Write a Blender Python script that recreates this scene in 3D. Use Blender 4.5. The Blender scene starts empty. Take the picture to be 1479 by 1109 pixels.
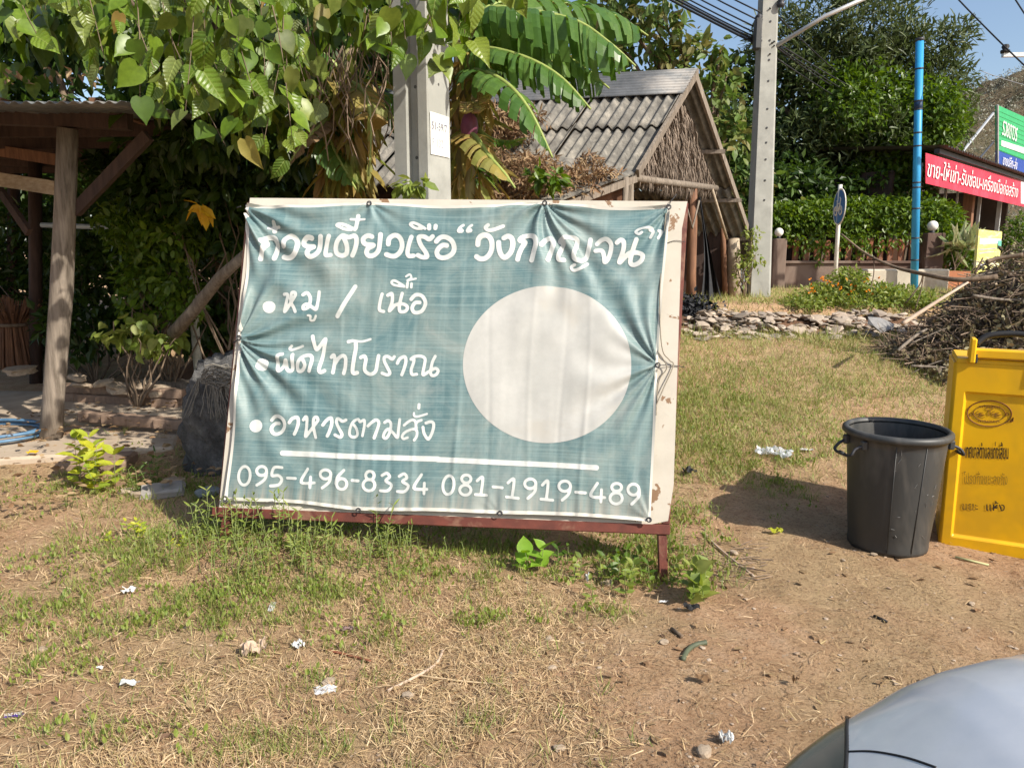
import bpy, math, random
import numpy as np
from mathutils import Vector, Matrix
from mathutils.bvhtree import BVHTree

random.seed(7); rng = np.random.default_rng(7)
S = bpy.context.scene
COL = S.collection
PI = math.pi

# ------------------------------------------------------------------ camera, sky, sun, exposure
F, PITCH, HCAM = 1080.0, math.radians(10), 1.6
cam_d = bpy.data.cameras.new('camera'); cam = bpy.data.objects.new('camera', cam_d); COL.objects.link(cam)
cam.location = (0, 0, HCAM); cam.rotation_euler = (math.radians(90) - PITCH, 0, 0)
cam_d.sensor_width = 36; cam_d.lens = F / 1479 * 36; cam_d.clip_start = .05; cam_d.clip_end = 3000
S.camera = cam
SUN_EL, SUN_AZ = math.radians(39), math.atan2(.76, -.65)       # azimuth from +Y towards +X
W = bpy.data.worlds.new('World'); S.world = W; W.use_nodes = True
nt = W.node_tree; bg = nt.nodes['Background']
sky = nt.nodes.new('ShaderNodeTexSky'); sky.sky_type = 'NISHITA'; sky.sun_disc = False
sky.sun_elevation = SUN_EL; sky.sun_rotation = SUN_AZ
sky.air_density = 1.0; sky.dust_density = 1.8; sky.ozone_density = 1.2
nt.links.new(sky.outputs[0], bg.inputs[0]); bg.inputs[1].default_value = .13
sd = bpy.data.lights.new('sun', 'SUN'); sd.energy = 5.0; sd.angle = math.radians(.55); sd.color = (1, .93, .82)
sun = bpy.data.objects.new('sun', sd); COL.objects.link(sun)
sdir = Vector((math.sin(SUN_AZ) * math.cos(SUN_EL), math.cos(SUN_AZ) * math.cos(SUN_EL), math.sin(SUN_EL)))
sun.rotation_euler = sdir.to_track_quat('Z', 'Y').to_euler(); sun.location = (6, -6, 9)
S.view_settings.view_transform = 'Standard'; S.view_settings.look = 'None'
S.view_settings.exposure = .45; S.view_settings.gamma = 1
S.render.engine = 'CYCLES'
S.cycles.max_bounces = 6; S.cycles.transparent_max_bounces = 8

# ------------------------------------------------------------------ geometry from the lens: where a thing stands
CP, SP = math.cos(PITCH), math.sin(PITCH)
def ray(px, py):
    v = -(py - 554.5) / F
    return np.array([(px - 739.5) / F, CP + v * SP, -SP + v * CP])
def at(px, py, Y):
    r = ray(px, py); t = Y / r[1]
    return Vector((r[0] * t, Y, HCAM + r[2] * t))
def smooth(a, b, x):
    t = np.clip((x - a) / (b - a), 0, 1); return t * t * (3 - 2 * t)
_G = rng.random((64, 64))
def vnoise(x, y):
    x = np.asarray(x, float); y = np.asarray(y, float)
    xi = np.floor(x).astype(int); yi = np.floor(y).astype(int); fx = x - xi; fy = y - yi
    fx = fx * fx * (3 - 2 * fx); fy = fy * fy * (3 - 2 * fy)
    a = _G[xi % 64, yi % 64]; b = _G[(xi + 1) % 64, yi % 64]; c = _G[xi % 64, (yi + 1) % 64]; d = _G[(xi + 1) % 64, (yi + 1) % 64]
    return (a * (1 - fx) + b * fx) * (1 - fy) + (c * (1 - fx) + d * fx) * fy
def fbm(x, y, o=4):
    s = 0; a = .5
    for k in range(o): s = s + a * vnoise(x * 2 ** k + 7 * k, y * 2 ** k + 3 * k); a *= .5
    return s
def gz(x, y):
    x = np.asarray(x, float); y = np.asarray(y, float)
    left = 1 - smooth(-2.0, -.6, x)
    ramp = .62 * smooth(3.8, 9.0, y) * 1.0 + .30 * smooth(9.3, 10.0, y)
    rl = .10 * smooth(4.6, 6.0, y) + .5 * smooth(9, 14, y)
    z = ramp * (1 - left) + rl * left + .13 * np.exp(-((x + 1.35) / .85) ** 2 - ((y - 3.72) / .42) ** 2) - .055 * np.exp(-((x - .74) / .28) ** 2 - ((y - 3.48) / .22) ** 2)
    near = 1 - smooth(12, 30, np.hypot(x, y))
    z = z + near * ((fbm(x * 1.3 + 5, y * 1.3) - .47) * .07 + (fbm(x * 7, y * 7 + 9) - .47) * .030 + (fbm(x * 23, y * 23 + 5, 2) - .37) * .018)
    return z
def gnd(px, py):
    r = ray(px, py); lo, hi = .5, 60.0
    f = lambda t: HCAM + r[2] * t - float(gz(r[0] * t, r[1] * t))
    t = lo
    while t < hi and f(t) > 0: t += .05
    a, b = t - .05, t
    for _ in range(20):
        m = (a + b) / 2
        if f(m) > 0: a = m
        else: b = m
    return Vector((r[0] * a, r[1] * a, HCAM + r[2] * a))

# ------------------------------------------------------------------ materials
def rgb(c): return (c[0], c[1], c[2], 1)
class NT:
    def __init__(s, name):
        s.m = bpy.data.materials.new(name); s.m.use_nodes = True; s.t = s.m.node_tree
        s.b = s.t.nodes['Principled BSDF']; s.out = s.t.nodes['Material Output']
    def n(s, typ, **kw):
        nd = s.t.nodes.new(typ)
        for k, v in kw.items():
            if k.startswith('i_'): nd.inputs[k[2:].replace('_', ' ')].default_value = v
            else: setattr(nd, k, v)
        return nd
    def l(s, a, b): s.t.links.new(a, b)
    def coord(s, which='Object', scale=(1, 1, 1), rot=(0, 0, 0)):
        tc = s.n('ShaderNodeTexCoord'); mp = s.n('ShaderNodeMapping'); mp.inputs['Scale'].default_value = scale; mp.inputs['Rotation'].default_value = rot
        s.l(tc.outputs[which], mp.inputs[0]); return mp.outputs[0]
    def noise(s, vec, scale, detail=4, rough=.6, dist=0):
        nd = s.n('ShaderNodeTexNoise'); nd.inputs['Scale'].default_value = scale; nd.inputs['Detail'].default_value = detail
        nd.inputs['Roughness'].default_value = rough; nd.inputs['Distortion'].default_value = dist
        if vec: s.l(vec, nd.inputs['Vector'])
        return nd.outputs['Fac']
    def ramp(s, fac, stops):
        r = s.n('ShaderNodeValToRGB'); e = r.color_ramp.elements
        while len(e) < len(stops): e.new(.5)
        for q, (p, c) in zip(e, stops):
            q.position = p; q.color = rgb(c) if not isinstance(c, (int, float)) else (c, c, c, 1)
        s.l(fac, r.inputs[0]); return r.outputs[0]
    def mix(s, fac, a, b, mode='MIX'):
        m = s.n('ShaderNodeMix', data_type='RGBA', blend_type=mode)
        if isinstance(fac, (int, float)): m.inputs[0].default_value = fac
        else: s.l(fac, m.inputs[0])
        for k, v in ((6, a), (7, b)):
            if isinstance(v, tuple): m.inputs[k].default_value = rgb(v)
            else: s.l(v, m.inputs[k])
        return m.outputs[2]
    def bump(s, h, strength=.3, dist=.01):
        b = s.n('ShaderNodeBump'); b.inputs['Strength'].default_value = strength; b.inputs['Distance'].default_value = dist
        s.l(h, b.inputs['Height']); s.l(b.outputs[0], s.b.inputs['Normal'])
_mc = {}
def M(name, c1, c2=None, scale=8, rough=.8, bump=.2, stretch=(1, 1, 1), metal=0, c3=None, dist=.004, spec=.35, coord='Object'):
    if name in _mc: return _mc[name]
    t = NT(name); c2 = c2 or tuple(v * .7 for v in c1)
    v = t.coord(coord, stretch)
    f = t.noise(v, scale, 6, .65)
    col = t.ramp(f, [(.3, c2), (.68, c1)])
    if c3:
        f2 = t.noise(v, scale * .35, 5, .7, .4); k = t.ramp(f2, [(.52, 0), (.62, 1)]); col = t.mix(k, col, c3)
    t.l(col, t.b.inputs['Base Color']); t.b.inputs['Roughness'].default_value = rough; t.b.inputs['Metallic'].default_value = metal
    t.b.inputs['Specular IOR Level'].default_value = spec
    if bump: t.bump(t.noise(v, scale * 4, 5, .7), bump, dist)
    _mc[name] = t.m; return t.m
def leafmat(name, cols, rough=.45, trans=.35, tint=None):
    t = NT(name); g = t.n('ShaderNodeNewGeometry')
    oi = t.n('ShaderNodeObjectInfo'); ad = t.n('ShaderNodeMath', operation='ADD'); fr = t.n('ShaderNodeMath', operation='FRACT')
    t.l(g.outputs['Random Per Island'], ad.inputs[0]); t.l(oi.outputs['Random'], ad.inputs[1]); t.l(ad.outputs[0], fr.inputs[0])
    n = len(cols); col = t.ramp(fr.outputs[0], [(i / (n - 1), c) for i, c in enumerate(cols)])
    v = t.coord('Object'); f = t.noise(v, 30, 3); col = t.mix(t.ramp(f, [(.35, .0), (.75, .45)]), col, tuple(x * .6 for x in cols[0]))
    t.l(col, t.b.inputs['Base Color']); t.b.inputs['Roughness'].default_value = rough; t.b.inputs['Specular IOR Level'].default_value = .4
    tr = t.n('ShaderNodeBsdfTranslucent'); hs = t.n('ShaderNodeHueSaturation'); hs.inputs['Saturation'].default_value = 1.1; hs.inputs['Value'].default_value = 1.6
    hs.inputs['Hue'].default_value = .49
    t.l(col, hs.inputs['Color']); t.l(hs.outputs[0], tr.inputs[0])
    ms = t.n('ShaderNodeMixShader'); ms.inputs[0].default_value = trans
    t.l(t.b.outputs[0], ms.inputs[1]); t.l(tr.outputs[0], ms.inputs[2]); t.l(ms.outputs[0], t.out.inputs[0])
    return t.m

m_heart = leafmat('heart_leaf', [(.05, .10, .01), (.11, .19, .016), (.17, .26, .025), (.065, .12, .012), (.22, .28, .035), (.13, .16, .055)], .38, .28)
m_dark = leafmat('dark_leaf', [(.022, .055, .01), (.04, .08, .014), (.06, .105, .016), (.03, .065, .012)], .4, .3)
m_vine = leafmat('vine_leaf', [(.05, .10, .012), (.09, .165, .016), (.14, .22, .025), (.06, .125, .014)], .4, .35)
m_olive = leafmat('olive_leaf', [(.05, .075, .025), (.08, .11, .035), (.11, .14, .05), (.06, .10, .025)], .5, .25)
m_teak = leafmat('teak_leaf', [(.08, .14, .03), (.12, .20, .04), (.18, .22, .06), (.24, .19, .07)], .5, .3)
m_hedge = leafmat('hedge_leaf', [(.055, .11, .012), (.11, .19, .018), (.17, .25, .025), (.07, .13, .015)], .4, .3)
m_banana = leafmat('banana_leaf', [(.055, .13, .025), (.10, .19, .035), (.075, .16, .03), (.14, .24, .05)], .35, .35)
m_bdry = leafmat('withered_banana_leaf', [(.30, .26, .06), (.35, .22, .07), (.18, .24, .05), (.28, .17, .07)], .6, .3)
m_straw = leafmat('straw', [(.62, .45, .24), (.44, .30, .16), (.74, .58, .36), (.26, .17, .09), (.50, .40, .20)], .7, .15)
m_grass = leafmat('grass_blade', [(.12, .19, .03), (.19, .26, .05), (.27, .30, .07), (.42, .38, .15), (.16, .23, .04)], .5, .3)
m_lawn = leafmat('lawn_blade', [(.17, .25, .05), (.30, .33, .09), (.46, .39, .17), (.22, .29, .06), (.52, .42, .21)], .6, .25)
m_weed = leafmat('weed_leaf', [(.13, .19, .03), (.20, .27, .045), (.25, .30, .06), (.32, .35, .09)], .5, .35)
m_deadleaf = leafmat('dead_leaf', [(.30, .18, .09), (.22, .13, .07), (.38, .27, .14), (.14, .08, .05), (.45, .33, .18)], .7, .15)
m_gold = leafmat('yellow_leaf', [(.70, .42, .02), (.75, .50, .03), (.65, .35, .02)], .5, .3)
m_thatch = leafmat('thatch_straw', [(.20, .155, .12), (.28, .22, .17), (.13, .10, .075), (.34, .27, .21)], .8, .05)
m_bark = M('bark', (.22, .16, .11), (.09, .065, .045), 14, .9, .6, (1, 1, .25))
m_stick = leafmat('dry_stick', [(.20, .14, .10), (.28, .20, .14), (.12, .085, .06), (.38, .28, .19)], .8, 0.0)
m_conc = M('concrete', (.37, .37, .335), (.26, .26, .235), 5, .9, .4, c3=(.31, .31, .28), dist=.003)
m_conc_dark = M('groove_concrete', (.26, .27, .26), (.17, .18, .17), 6, .9, .3)
m_black = M('black_plastic', (.048, .050, .050), (.032, .034, .034), 5, .5, .1, (1, 1, .4), c3=(.09, .086, .078), spec=.5, dist=.001)
m_rubber = M('dark_rubber', (.02, .02, .021), None, 10, .6, .1)
m_yellow = M('yellow_plastic', (.84, .48, .002), (.76, .41, .002), 2.2, .42, .06, c3=(.66, .37, .008), spec=.5, dist=.001)
m_redpaint = M('rusty_red_paint', (.16, .045, .03), (.085, .027, .02), 12, .6, .3, c3=(.20, .10, .065))
m_wood_red = M('reddish_wood', (.26, .13, .07), (.11, .055, .035), 10, .8, .4, (3, 3, .4))
m_wood_grey = M('weathered_wood', (.30, .25, .20), (.10, .08, .06), 12, .9, .8, (3, 3, .25), c3=(.20, .165, .13))
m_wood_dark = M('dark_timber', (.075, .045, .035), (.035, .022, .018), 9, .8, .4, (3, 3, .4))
m_wood_pale = M('pale_timber', (.48, .40, .30), (.28, .21, .14), 10, .8, .3, (.5, 3, 3))
m_white = M('white_paint', (.78, .76, .70), (.6, .58, .52), 9, .5, .05)
m_grey_metal = M('galvanised_steel', (.55, .56, .56), (.40, .41, .41), 7, .45, .05, metal=.5)
m_darkmetal = M('dark_steel', (.07, .07, .075), (.04, .04, .045), 6, .5, .1, metal=.4)
m_slate = leafmat('slate_stone', [(.42, .34, .26), (.30, .25, .20), (.55, .45, .35), (.20, .17, .145), (.46, .36, .27)], .85, 0)
m_stone = M('tan_rock', (.46, .37, .27), (.28, .21, .15), 9, .9, .5)
m_brick = M('old_brick', (.30, .21, .15), (.18, .12, .085), 14, .9, .4)
m_soil = M('red_soil', (.22, .12, .07), (.11, .06, .035), 7, 1, 1.0, dist=.03)

# ------------------------------------------------------------------ mesh helpers
def tag(o, label=None, cat=None, group=None, kind=None):
    if label: o['label'] = label
    if cat: o['category'] = cat
    if group: o['group'] = group
    if kind: o['kind'] = kind
    return o
def empty(name, loc, label=None, cat=None, group=None):
    o = bpy.data.objects.new(name, None); COL.objects.link(o); o.location = loc; o.empty_display_size = .1
    return tag(o, label, cat, group)
def link(name, me, parent=None, mw=None):
    o = bpy.data.objects.new(name, me); COL.objects.link(o)
    if parent is not None:
        o.parent = parent                      # shapes are given in place: undo the root's own location
        if parent.parent is None: o.matrix_parent_inverse = Matrix.Translation(-Vector(parent.location))
    if mw is not None: o.matrix_basis = mw
    return o
def root_loc(o):
    # parents in this script carry translation only at their root
    while o.parent is not None: o = o.parent
    return Vector(o.location)
def np_mesh(name, V, Fs, mat=None, smooth_=False, mi=None):
    """V (n,3); Fs (m,k) uniform polygons or list of arrays"""
    me = bpy.data.meshes.new(name)
    if not isinstance(Fs, list): Fs = [Fs]
    Fs = [np.asarray(f, dtype=np.int32) for f in Fs if len(f)]
    loops = np.concatenate([f.ravel() for f in Fs]); tot = np.concatenate([np.full(len(f), f.shape[1], np.int32) for f in Fs])
    start = np.concatenate([[0], np.cumsum(tot)[:-1]]).astype(np.int32)
    me.vertices.add(len(V)); me.vertices.foreach_set('co', np.asarray(V, np.float32).ravel())
    me.loops.add(len(loops)); me.loops.foreach_set('vertex_index', loops)
    me.polygons.add(len(tot)); me.polygons.foreach_set('loop_start', start)
    me.polygons.foreach_set('use_smooth', np.full(len(tot), smooth_))
    if mat is not None:
        for m_ in (mat if isinstance(mat, (list, tuple)) else [mat]): me.materials.append(m_)
    if mi is not None: me.polygons.foreach_set('material_index', np.asarray(mi, np.int32))
    me.update(calc_edges=True); me.validate(); return me
def basis(d, up=(0, 0, 1)):
    d = Vector(d).normalized(); u = Vector(up)
    if abs(d.dot(u)) > .98: u = Vector((1, 0, 0))
    s = d.cross(u).normalized(); return s, s.cross(d).normalized(), d
class MB:
    def __init__(s): s.v = []; s.f = []
    def poly(s, pts, faces):
        b = len(s.v); s.v += [tuple(p) for p in pts]; s.f += [tuple(b + i for i in f) for f in faces]; return s
    def box(s, c, size, R=None, bev=0, jit=0):
        c = Vector(c); hx, hy, hz = size[0] / 2, size[1] / 2, size[2] / 2
        if bev:
            b = min(bev, hx * .45, hy * .45, hz * .45); pts = []; 
            # chamfered box: 24 verts
            idx = {}
            for sx in (-1, 1):
                for sy in (-1, 1):
                    for sz in (-1, 1):
                        for a in range(3):
                            p = [sx * (hx - b), sy * (hy - b), sz * (hz - b)]; p[a] = (sx, sy, sz)[a] * (hx, hy, hz)[a]
                            idx[(sx, sy, sz, a)] = len(pts); pts.append(Vector(p))
            fs = []
            for a in range(3):
                o1, o2 = [(1, 2), (2, 0), (0, 1)][a]
                for sg in (-1, 1):
                    q = []
                    for (p1, p2) in ((-1, -1), (1, -1), (1, 1), (-1, 1)):
                        k = [0, 0, 0]; k[a] = sg; k[o1] = p1; k[o2] = p2; q.append(idx[(k[0], k[1], k[2], a)])
                    fs.append(q if sg > 0 else q[::-1])
            for a in range(3):
                o1, o2 = [(1, 2), (2, 0), (0, 1)][a]
                for p1 in (-1, 1):
                    for p2 in (-1, 1):
                        k0 = [0, 0, 0]; k1 = [0, 0, 0]; k0[o1] = k1[o1] = p1; k0[o2] = k1[o2] = p2; k0[a] = -1; k1[a] = 1
                        q = [idx[(*k0, o1)], idx[(*k1, o1)], idx[(*k1, o2)], idx[(*k0, o2)]]
                        fs.append(q if p1 * p2 < 0 else q[::-1])
            for sx in (-1, 1):
                for sy in (-1, 1):
                    for sz in (-1, 1):
                        q = [idx[(sx, sy, sz, 0)], idx[(sx, sy, sz, 1)], idx[(sx, sy, sz, 2)]]
                        fs.append(q if sx * sy * sz > 0 else q[::-1])
        else:
            pts = [Vector((x * hx, y * hy, z * hz)) for x in (-1, 1) for y in (-1, 1) for z in (-1, 1)]
            fs = [(0, 1, 3, 2), (4, 6, 7, 5), (0, 4, 5, 1), (2, 3, 7, 6), (0, 2, 6, 4), (1, 5, 7, 3)]
        if jit: pts = [p + Vector([random.uniform(-jit, jit) for _ in range(3)]) for p in pts]
        if R is not None: pts = [R @ p for p in pts]
        return s.poly([c + p for p in pts], fs)
    def bar(s, a, b, w, h, up=(0, 0, 1), bev=0):
        a, b = Vector(a), Vector(b); x, z, y = basis(b - a, up)
        R = Matrix((x, y, z)).transposed(); return s.box((a + b) / 2, (w, (b - a).length, h), R, bev)
    def tube(s, pts, r, n=8, caps=True):
        pts = [Vector(p) for p in pts]; m = len(pts); rs = r if isinstance(r, (list, tuple)) else [r] * m
        b = len(s.v); side = None
        for i, p in enumerate(pts):
            d = (pts[min(i + 1, m - 1)] - pts[max(i - 1, 0)])
            if d.length < 1e-9: d = Vector((0, 0, 1))
            d.normalize()
            if side is None: side = basis(d)[0]
            side = (side - d * side.dot(d)); side = side.normalized() if side.length > 1e-6 else basis(d)[0]
            o = d.cross(side)
            for k in range(n):
                a = 2 * PI * k / n; s.v.append(tuple(p + (side * math.cos(a) + o * math.sin(a)) * rs[i]))
        for i in range(m - 1):
            for k in range(n):
                k2 = (k + 1) % n; s.f.append((b + i * n + k, b + i * n + k2, b + (i + 1) * n + k2, b + (i + 1) * n + k))
        if caps:
            s.f.append(tuple(b + k for k in range(n))[::-1]); s.f.append(tuple(b + (m - 1) * n + k for k in range(n)))
        return s
    def lathe(s, prof, c=(0, 0, 0), n=32):
        b = len(s.v); m = len(prof)
        for (r, z) in prof:
            for k in range(n):
                a = 2 * PI * k / n; s.v.append((c[0] + r * math.cos(a), c[1] + r * math.sin(a), c[2] + z))
        for i in range(m - 1):
            for k in range(n):
                k2 = (k + 1) % n; s.f.append((b + i * n + k, b + i * n + k2, b + (i + 1) * n + k2, b + (i + 1) * n + k))
        return s
    def build(s, name, mat, parent=None, sm=False):
        me = bpy.data.meshes.new(name); me.from_pydata(s.v, [], s.f)
        if sm: me.polygons.foreach_set('use_smooth', [True] * len(me.polygons))
        me.materials.append(mat); me.update(); me.validate()
        return link(name, me, parent)
def spline(P, n=8):
    P = [np.array(p, float) for p in P]; out = []
    for i in range(len(P) - 1):
        p0, p1, p2, p3 = P[max(i - 1, 0)], P[i], P[i + 1], P[min(i + 2, len(P) - 1)]
        for k in range(n):
            t = k / n; out.append(.5 * ((2 * p1) + (-p0 + p2) * t + (2 * p0 - 5 * p1 + 4 * p2 - p3) * t * t + (-p0 + 3 * p1 - 3 * p2 + p3) * t ** 3))
    out.append(P[-1]); return out

# leaf templates: (verts, faces) along +Y, lying in XY
def T_leaf(kind):
    if kind == 'quad':      # folded lozenge
        V = [(0, 0, 0), (.28, .45, .08), (0, 1, -.08), (-.28, .45, .08)]; Fc = [(0, 1, 2), (0, 2, 3)]
    elif kind == 'lance':
        V = [(0, 0, 0), (.11, .3, .03), (.08, .7, .0), (0, 1, -.08), (-.08, .7, .0), (-.11, .3, .03), (0, .5, -.02)]; Fc = [(0, 1, 6), (1, 2, 6), (2, 3, 6), (3, 4, 6), (4, 5, 6), (5, 0, 6)]
    elif kind == 'oval':
        V = [(0, 0, 0), (.22, .25, .04), (.24, .6, .03), (0, 1, -.1), (-.24, .6, .03), (-.22, .25, .04), (0, .45, -.02)]; Fc = [(0, 1, 6), (1, 2, 6), (2, 3, 6), (3, 4, 6), (4, 5, 6), (5, 0, 6)]
    elif kind == 'heart':
        half = [(0, .02, 0), (.16, -.07, .02), (.34, .0, .05), (.44, .18, .08), (.43, .38, .08), (.34, .58, .05), (.2, .78, .0), (.08, .93, -.06), (0, 1.08, -.13)]
        mid = [(0, .02, 0), (0, .2, -.02), (0, .4, -.03), (0, .6, -.05), (0, .8, -.08), (0, 1.08, -.13)]
        V = list(half) + [(-x, y, z) for x, y, z in half[1:-1]] + mid[1:-1]
        R_ = list(range(9)); L_ = [0] + list(range(9, 16)) + [8]; Mi = [0, 16, 17, 18, 19, 8]
        Fc = []
        for Q, fl in ((R_, False), (L_, True)):
            q = [(Q[0], Q[1], Mi[1]), (Q[1], Q[2], Mi[1]), (Q[2], Q[3], Mi[1]), (Q[3], Q[4], Mi[2]), (Q[3], Mi[2], Mi[1]), (Q[4], Q[5], Mi[3]), (Q[4], Mi[3], Mi[2]), (Q[5], Q[6], Mi[4]), (Q[5], Mi[4], Mi[3]), (Q[6], Q[7], Mi[4]), (Q[7], Q[8], Mi[4])]
            Fc += [tuple(reversed(f)) if fl else f for f in q]
    elif kind == 'blade':
        V = [(-.5, 0, 0), (.5, 0, 0), (.4, .5, .12), (-.4, .5, .12), (0, 1, 0)]; Fc = [(0, 1, 2), (0, 2, 3), (3, 2, 4)]
    return np.array(V, float), np.array(Fc)
def scatter(P, D, Nn, size, kind, width=None):
    """leaves at P pointing along D with normal ~Nn -> V,F"""
    V0, F0 = T_leaf(kind); n = len(P)
    D = D / (np.linalg.norm(D, axis=1, keepdims=True) + 1e-9)
    X = np.cross(D, Nn); X /= (np.linalg.norm(X, axis=1, keepdims=True) + 1e-9); Z = np.cross(X, D)
    s = np.asarray(size).reshape(-1, 1, 1); w = s if width is None else np.asarray(width).reshape(-1, 1, 1)
    V = P[:, None, :] + X[:, None, :] * V0[None, :, 0:1] * w + D[:, None, :] * V0[None, :, 1:2] * s + Z[:, None, :] * V0[None, :, 2:3] * s
    Fc = (F0[None] + (np.arange(n) * len(V0))[:, None, None]).reshape(-1, F0.shape[1])
    return V.reshape(-1, 3), Fc
def rndu(n):
    v = rng.normal(size=(n, 3)); return v / np.linalg.norm(v, axis=1, keepdims=True)
def foliage(name, clumps, n, size, kind, mat, parent=None, droop=.5, shell=.55, jitter=.7, tag_stuff=False, updir=(0, 0, 1)):
    """n leaves spread over ellipsoid clumps (c, r)"""
    C = np.array([c for c, r in clumps], float); Rr = np.array([r for c, r in clumps], float)
    wt = (Rr[:, 0] * Rr[:, 1] + Rr[:, 1] * Rr[:, 2] + Rr[:, 0] * Rr[:, 2]); wt /= wt.sum()
    k = rng.choice(len(clumps), n, p=wt); u = rndu(n)
    rad = shell + (1 - shell) * rng.random(n) ** .6
    # break the surface of each clump into small tufts
    tuft = rng.integers(0, 26, n); td = rndu(26 * len(clumps))[k * 26 + tuft]
    u2 = td * (.75) + u * .45; u2 /= np.linalg.norm(u2, axis=1, keepdims=True)
    P = C[k] + u2 * Rr[k] * (rad * (1 + .25 * (rng.random(26 * len(clumps))[k * 26 + tuft] - .5)))[:, None]
    D = u2 * .6 + rng.normal(size=(n, 3)) * jitter; D[:, 2] -= droop
    N_ = u2 * .5 + np.array(updir) * .9 + rng.normal(size=(n, 3)) * .5
    s = size * (.6 + .8 * rng.random(n))
    V, Fc = scatter(P, D, N_, s, kind); 
    o = link(name, np_mesh(name, V, Fc, mat), parent)
    if tag_stuff: o['kind'] = 'stuff'
    return o
def limbs(mb, base, tips, r0, r1=.01, wob=.12, n=5):
    base = Vector(base)
    for t in tips:
        t = Vector(t); d = t - base; L = d.length; pts = []
        for i in range(n + 1):
            q = i / n; w = wob * L * math.sin(PI * q) * .5
            pts.append(base + d * q + Vector((random.uniform(-w, w), random.uniform(-w, w), w * .4)))
        mb.tube(pts, [r0 * (1 - i / n) + r1 * i / n for i in range(n + 1)], 6)
def inst(name, me, parent, loc, rot=(0, 0, 0), sc=(1, 1, 1), base=None):
    """a part sharing mesh data; loc is in world space, parent has only translation"""
    o = bpy.data.objects.new(name, me); COL.objects.link(o)
    if parent is not None: o.parent = parent; loc = Vector(loc) - root_loc(parent)
    o.location = loc; o.rotation_euler = rot; o.scale = sc; return o
def rock_mesh(name, mat, seed, flat=1.0, n=1):
    r = random.Random(seed); V = []; 
    import bmesh
    bm = bmesh.new(); bmesh.ops.create_icosphere(bm, subdivisions=n, radius=.5)
    for v in bm.verts:
        v.co *= r.uniform(.78, 1.18); v.co.x = max(-.42, min(.42, v.co.x)); v.co.z = max(-.36, min(.36, v.co.z)); v.co.z *= flat
    me = bpy.data.meshes.new(name); bm.to_mesh(me); bm.free(); me.materials.append(mat); return me
# ================================================================== THE SETTING
# ground: one sheet, dense near the camera, out past the hill
def axis(lo, hi, step, far):
    a = list(np.arange(lo, hi + 1e-6, step)); k = step
    x = hi
    while x < far: k *= 1.18; x += k; a.append(x)
    k = step; x = lo
    while x > -far: k *= 1.18; x -= k; a.insert(0, x)
    return np.array(a)
gx = axis(-5.2, 5.2, .04, 700); gy = axis(1.2, 10, .04, 900)
GX, GY = np.meshgrid(gx, gy); GZ = gz(GX, GY)
nx, ny = len(gx), len(gy); ii = np.arange(nx * ny).reshape(ny, nx)
t = NT('bare_earth'); v = t.coord('Object')
big = t.noise(v, .9, 6, .65, .5); mid = t.noise(v, 5, 6, .7); fine = t.noise(v, 60, 6, .75)
dirt = t.ramp(mid, [(.25, (.40, .24, .135)), (.5, (.60, .38, .225)), (.8, (.72, .51, .34))])
dry = t.ramp(mid, [(.3, (.44, .30, .17)), (.7, (.62, .45, .26))])
col = t.mix(t.ramp(big, [(.42, 0), (.60, 1)]), dirt, dry)
col = t.mix(t.ramp(fine, [(.36, 1), (.5, 0)]), col, t.mix(1, col, (.55, .50, .46), 'MULTIPLY'))
col = t.mix(t.ramp(t.noise(v, 34, 3, .5), [(.66, 0), (.72, .6)]), col, (.55, .43, .31))
t.l(col, t.b.inputs['Base Color']); t.b.inputs['Roughness'].default_value = .95; t.b.inputs['Specular IOR Level'].default_value = .1
t.bump(t.noise(v, 45, 8, .8), 1.0, .035)
ground = link('ground', np_mesh('ground', np.stack([GX, GY, GZ], -1).reshape(-1, 3), np.stack([ii[:-1, :-1], ii[:-1, 1:], ii[1:, 1:], ii[1:, :-1]], -1).reshape(-1, 4), t.m, True))
tag(ground, kind='structure')
# hill far behind on the right
hx = np.linspace(60, 520, 180); hy = np.linspace(260, 620, 110); HX, HY = np.meshgrid(hx, hy)
prof = np.interp(HX / HY * 400, [80, 150, 205, 240, 262, 290, 340, 420], [10, 40, 78, 92, 96, 88, 92, 60])
HZ = prof * smooth(250, 400, HY) * (1 - .0 * HY) + (fbm(HX * .02, HY * .02, 5) - .5) * 34 + (fbm(HX * .09, HY * .09, 4) - .5) * 12
HZ = HZ * smooth(255, 300, HY) - 2; k = np.arange(hx.size * hy.size).reshape(hy.size, hx.size)
t = NT('scrub_hillside'); v = t.coord('Object')
f = t.noise(v, .10, 8, .75); col = t.ramp(f, [(.32, (.12, .12, .07)), (.48, (.24, .19, .13)), (.6, (.19, .17, .11)), (.75, (.36, .30, .24))])
f2 = t.noise(v, .35, 5, .8); col = t.mix(t.ramp(f2, [(.5, 0), (.62, .7)]), col, (.055, .06, .03))
t.l(col, t.b.inputs['Base Color']); t.b.inputs['Roughness'].default_value = 1; t.b.inputs['Specular IOR Level'].default_value = 0
t.bump(t.noise(v, .25, 8, .8), 1, 5)
tag(link('hill', np_mesh('hill', np.stack([HX, HY, HZ], -1).reshape(-1, 3), np.stack([k[:-1, :-1], k[:-1, 1:], k[1:, 1:], k[1:, :-1]], -1).reshape(-1, 4), t.m, True)), kind='structure')
n = 9000; bxy = np.stack([rng.uniform(90, 400, n), rng.uniform(265, 420, n)], 1)
ixx = np.clip(np.searchsorted(hx, bxy[:, 0]), 0, hx.size - 1); iyy = np.clip(np.searchsorted(hy, bxy[:, 1]), 0, hy.size - 1)
P = np.column_stack([bxy, HZ[iyy, ixx]])
P = np.repeat(P, 7, 0) + rng.normal(size=(n * 7, 3)) * np.array([1.1, 1.1, .8]) + np.array([0, 0, 1.0])
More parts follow.
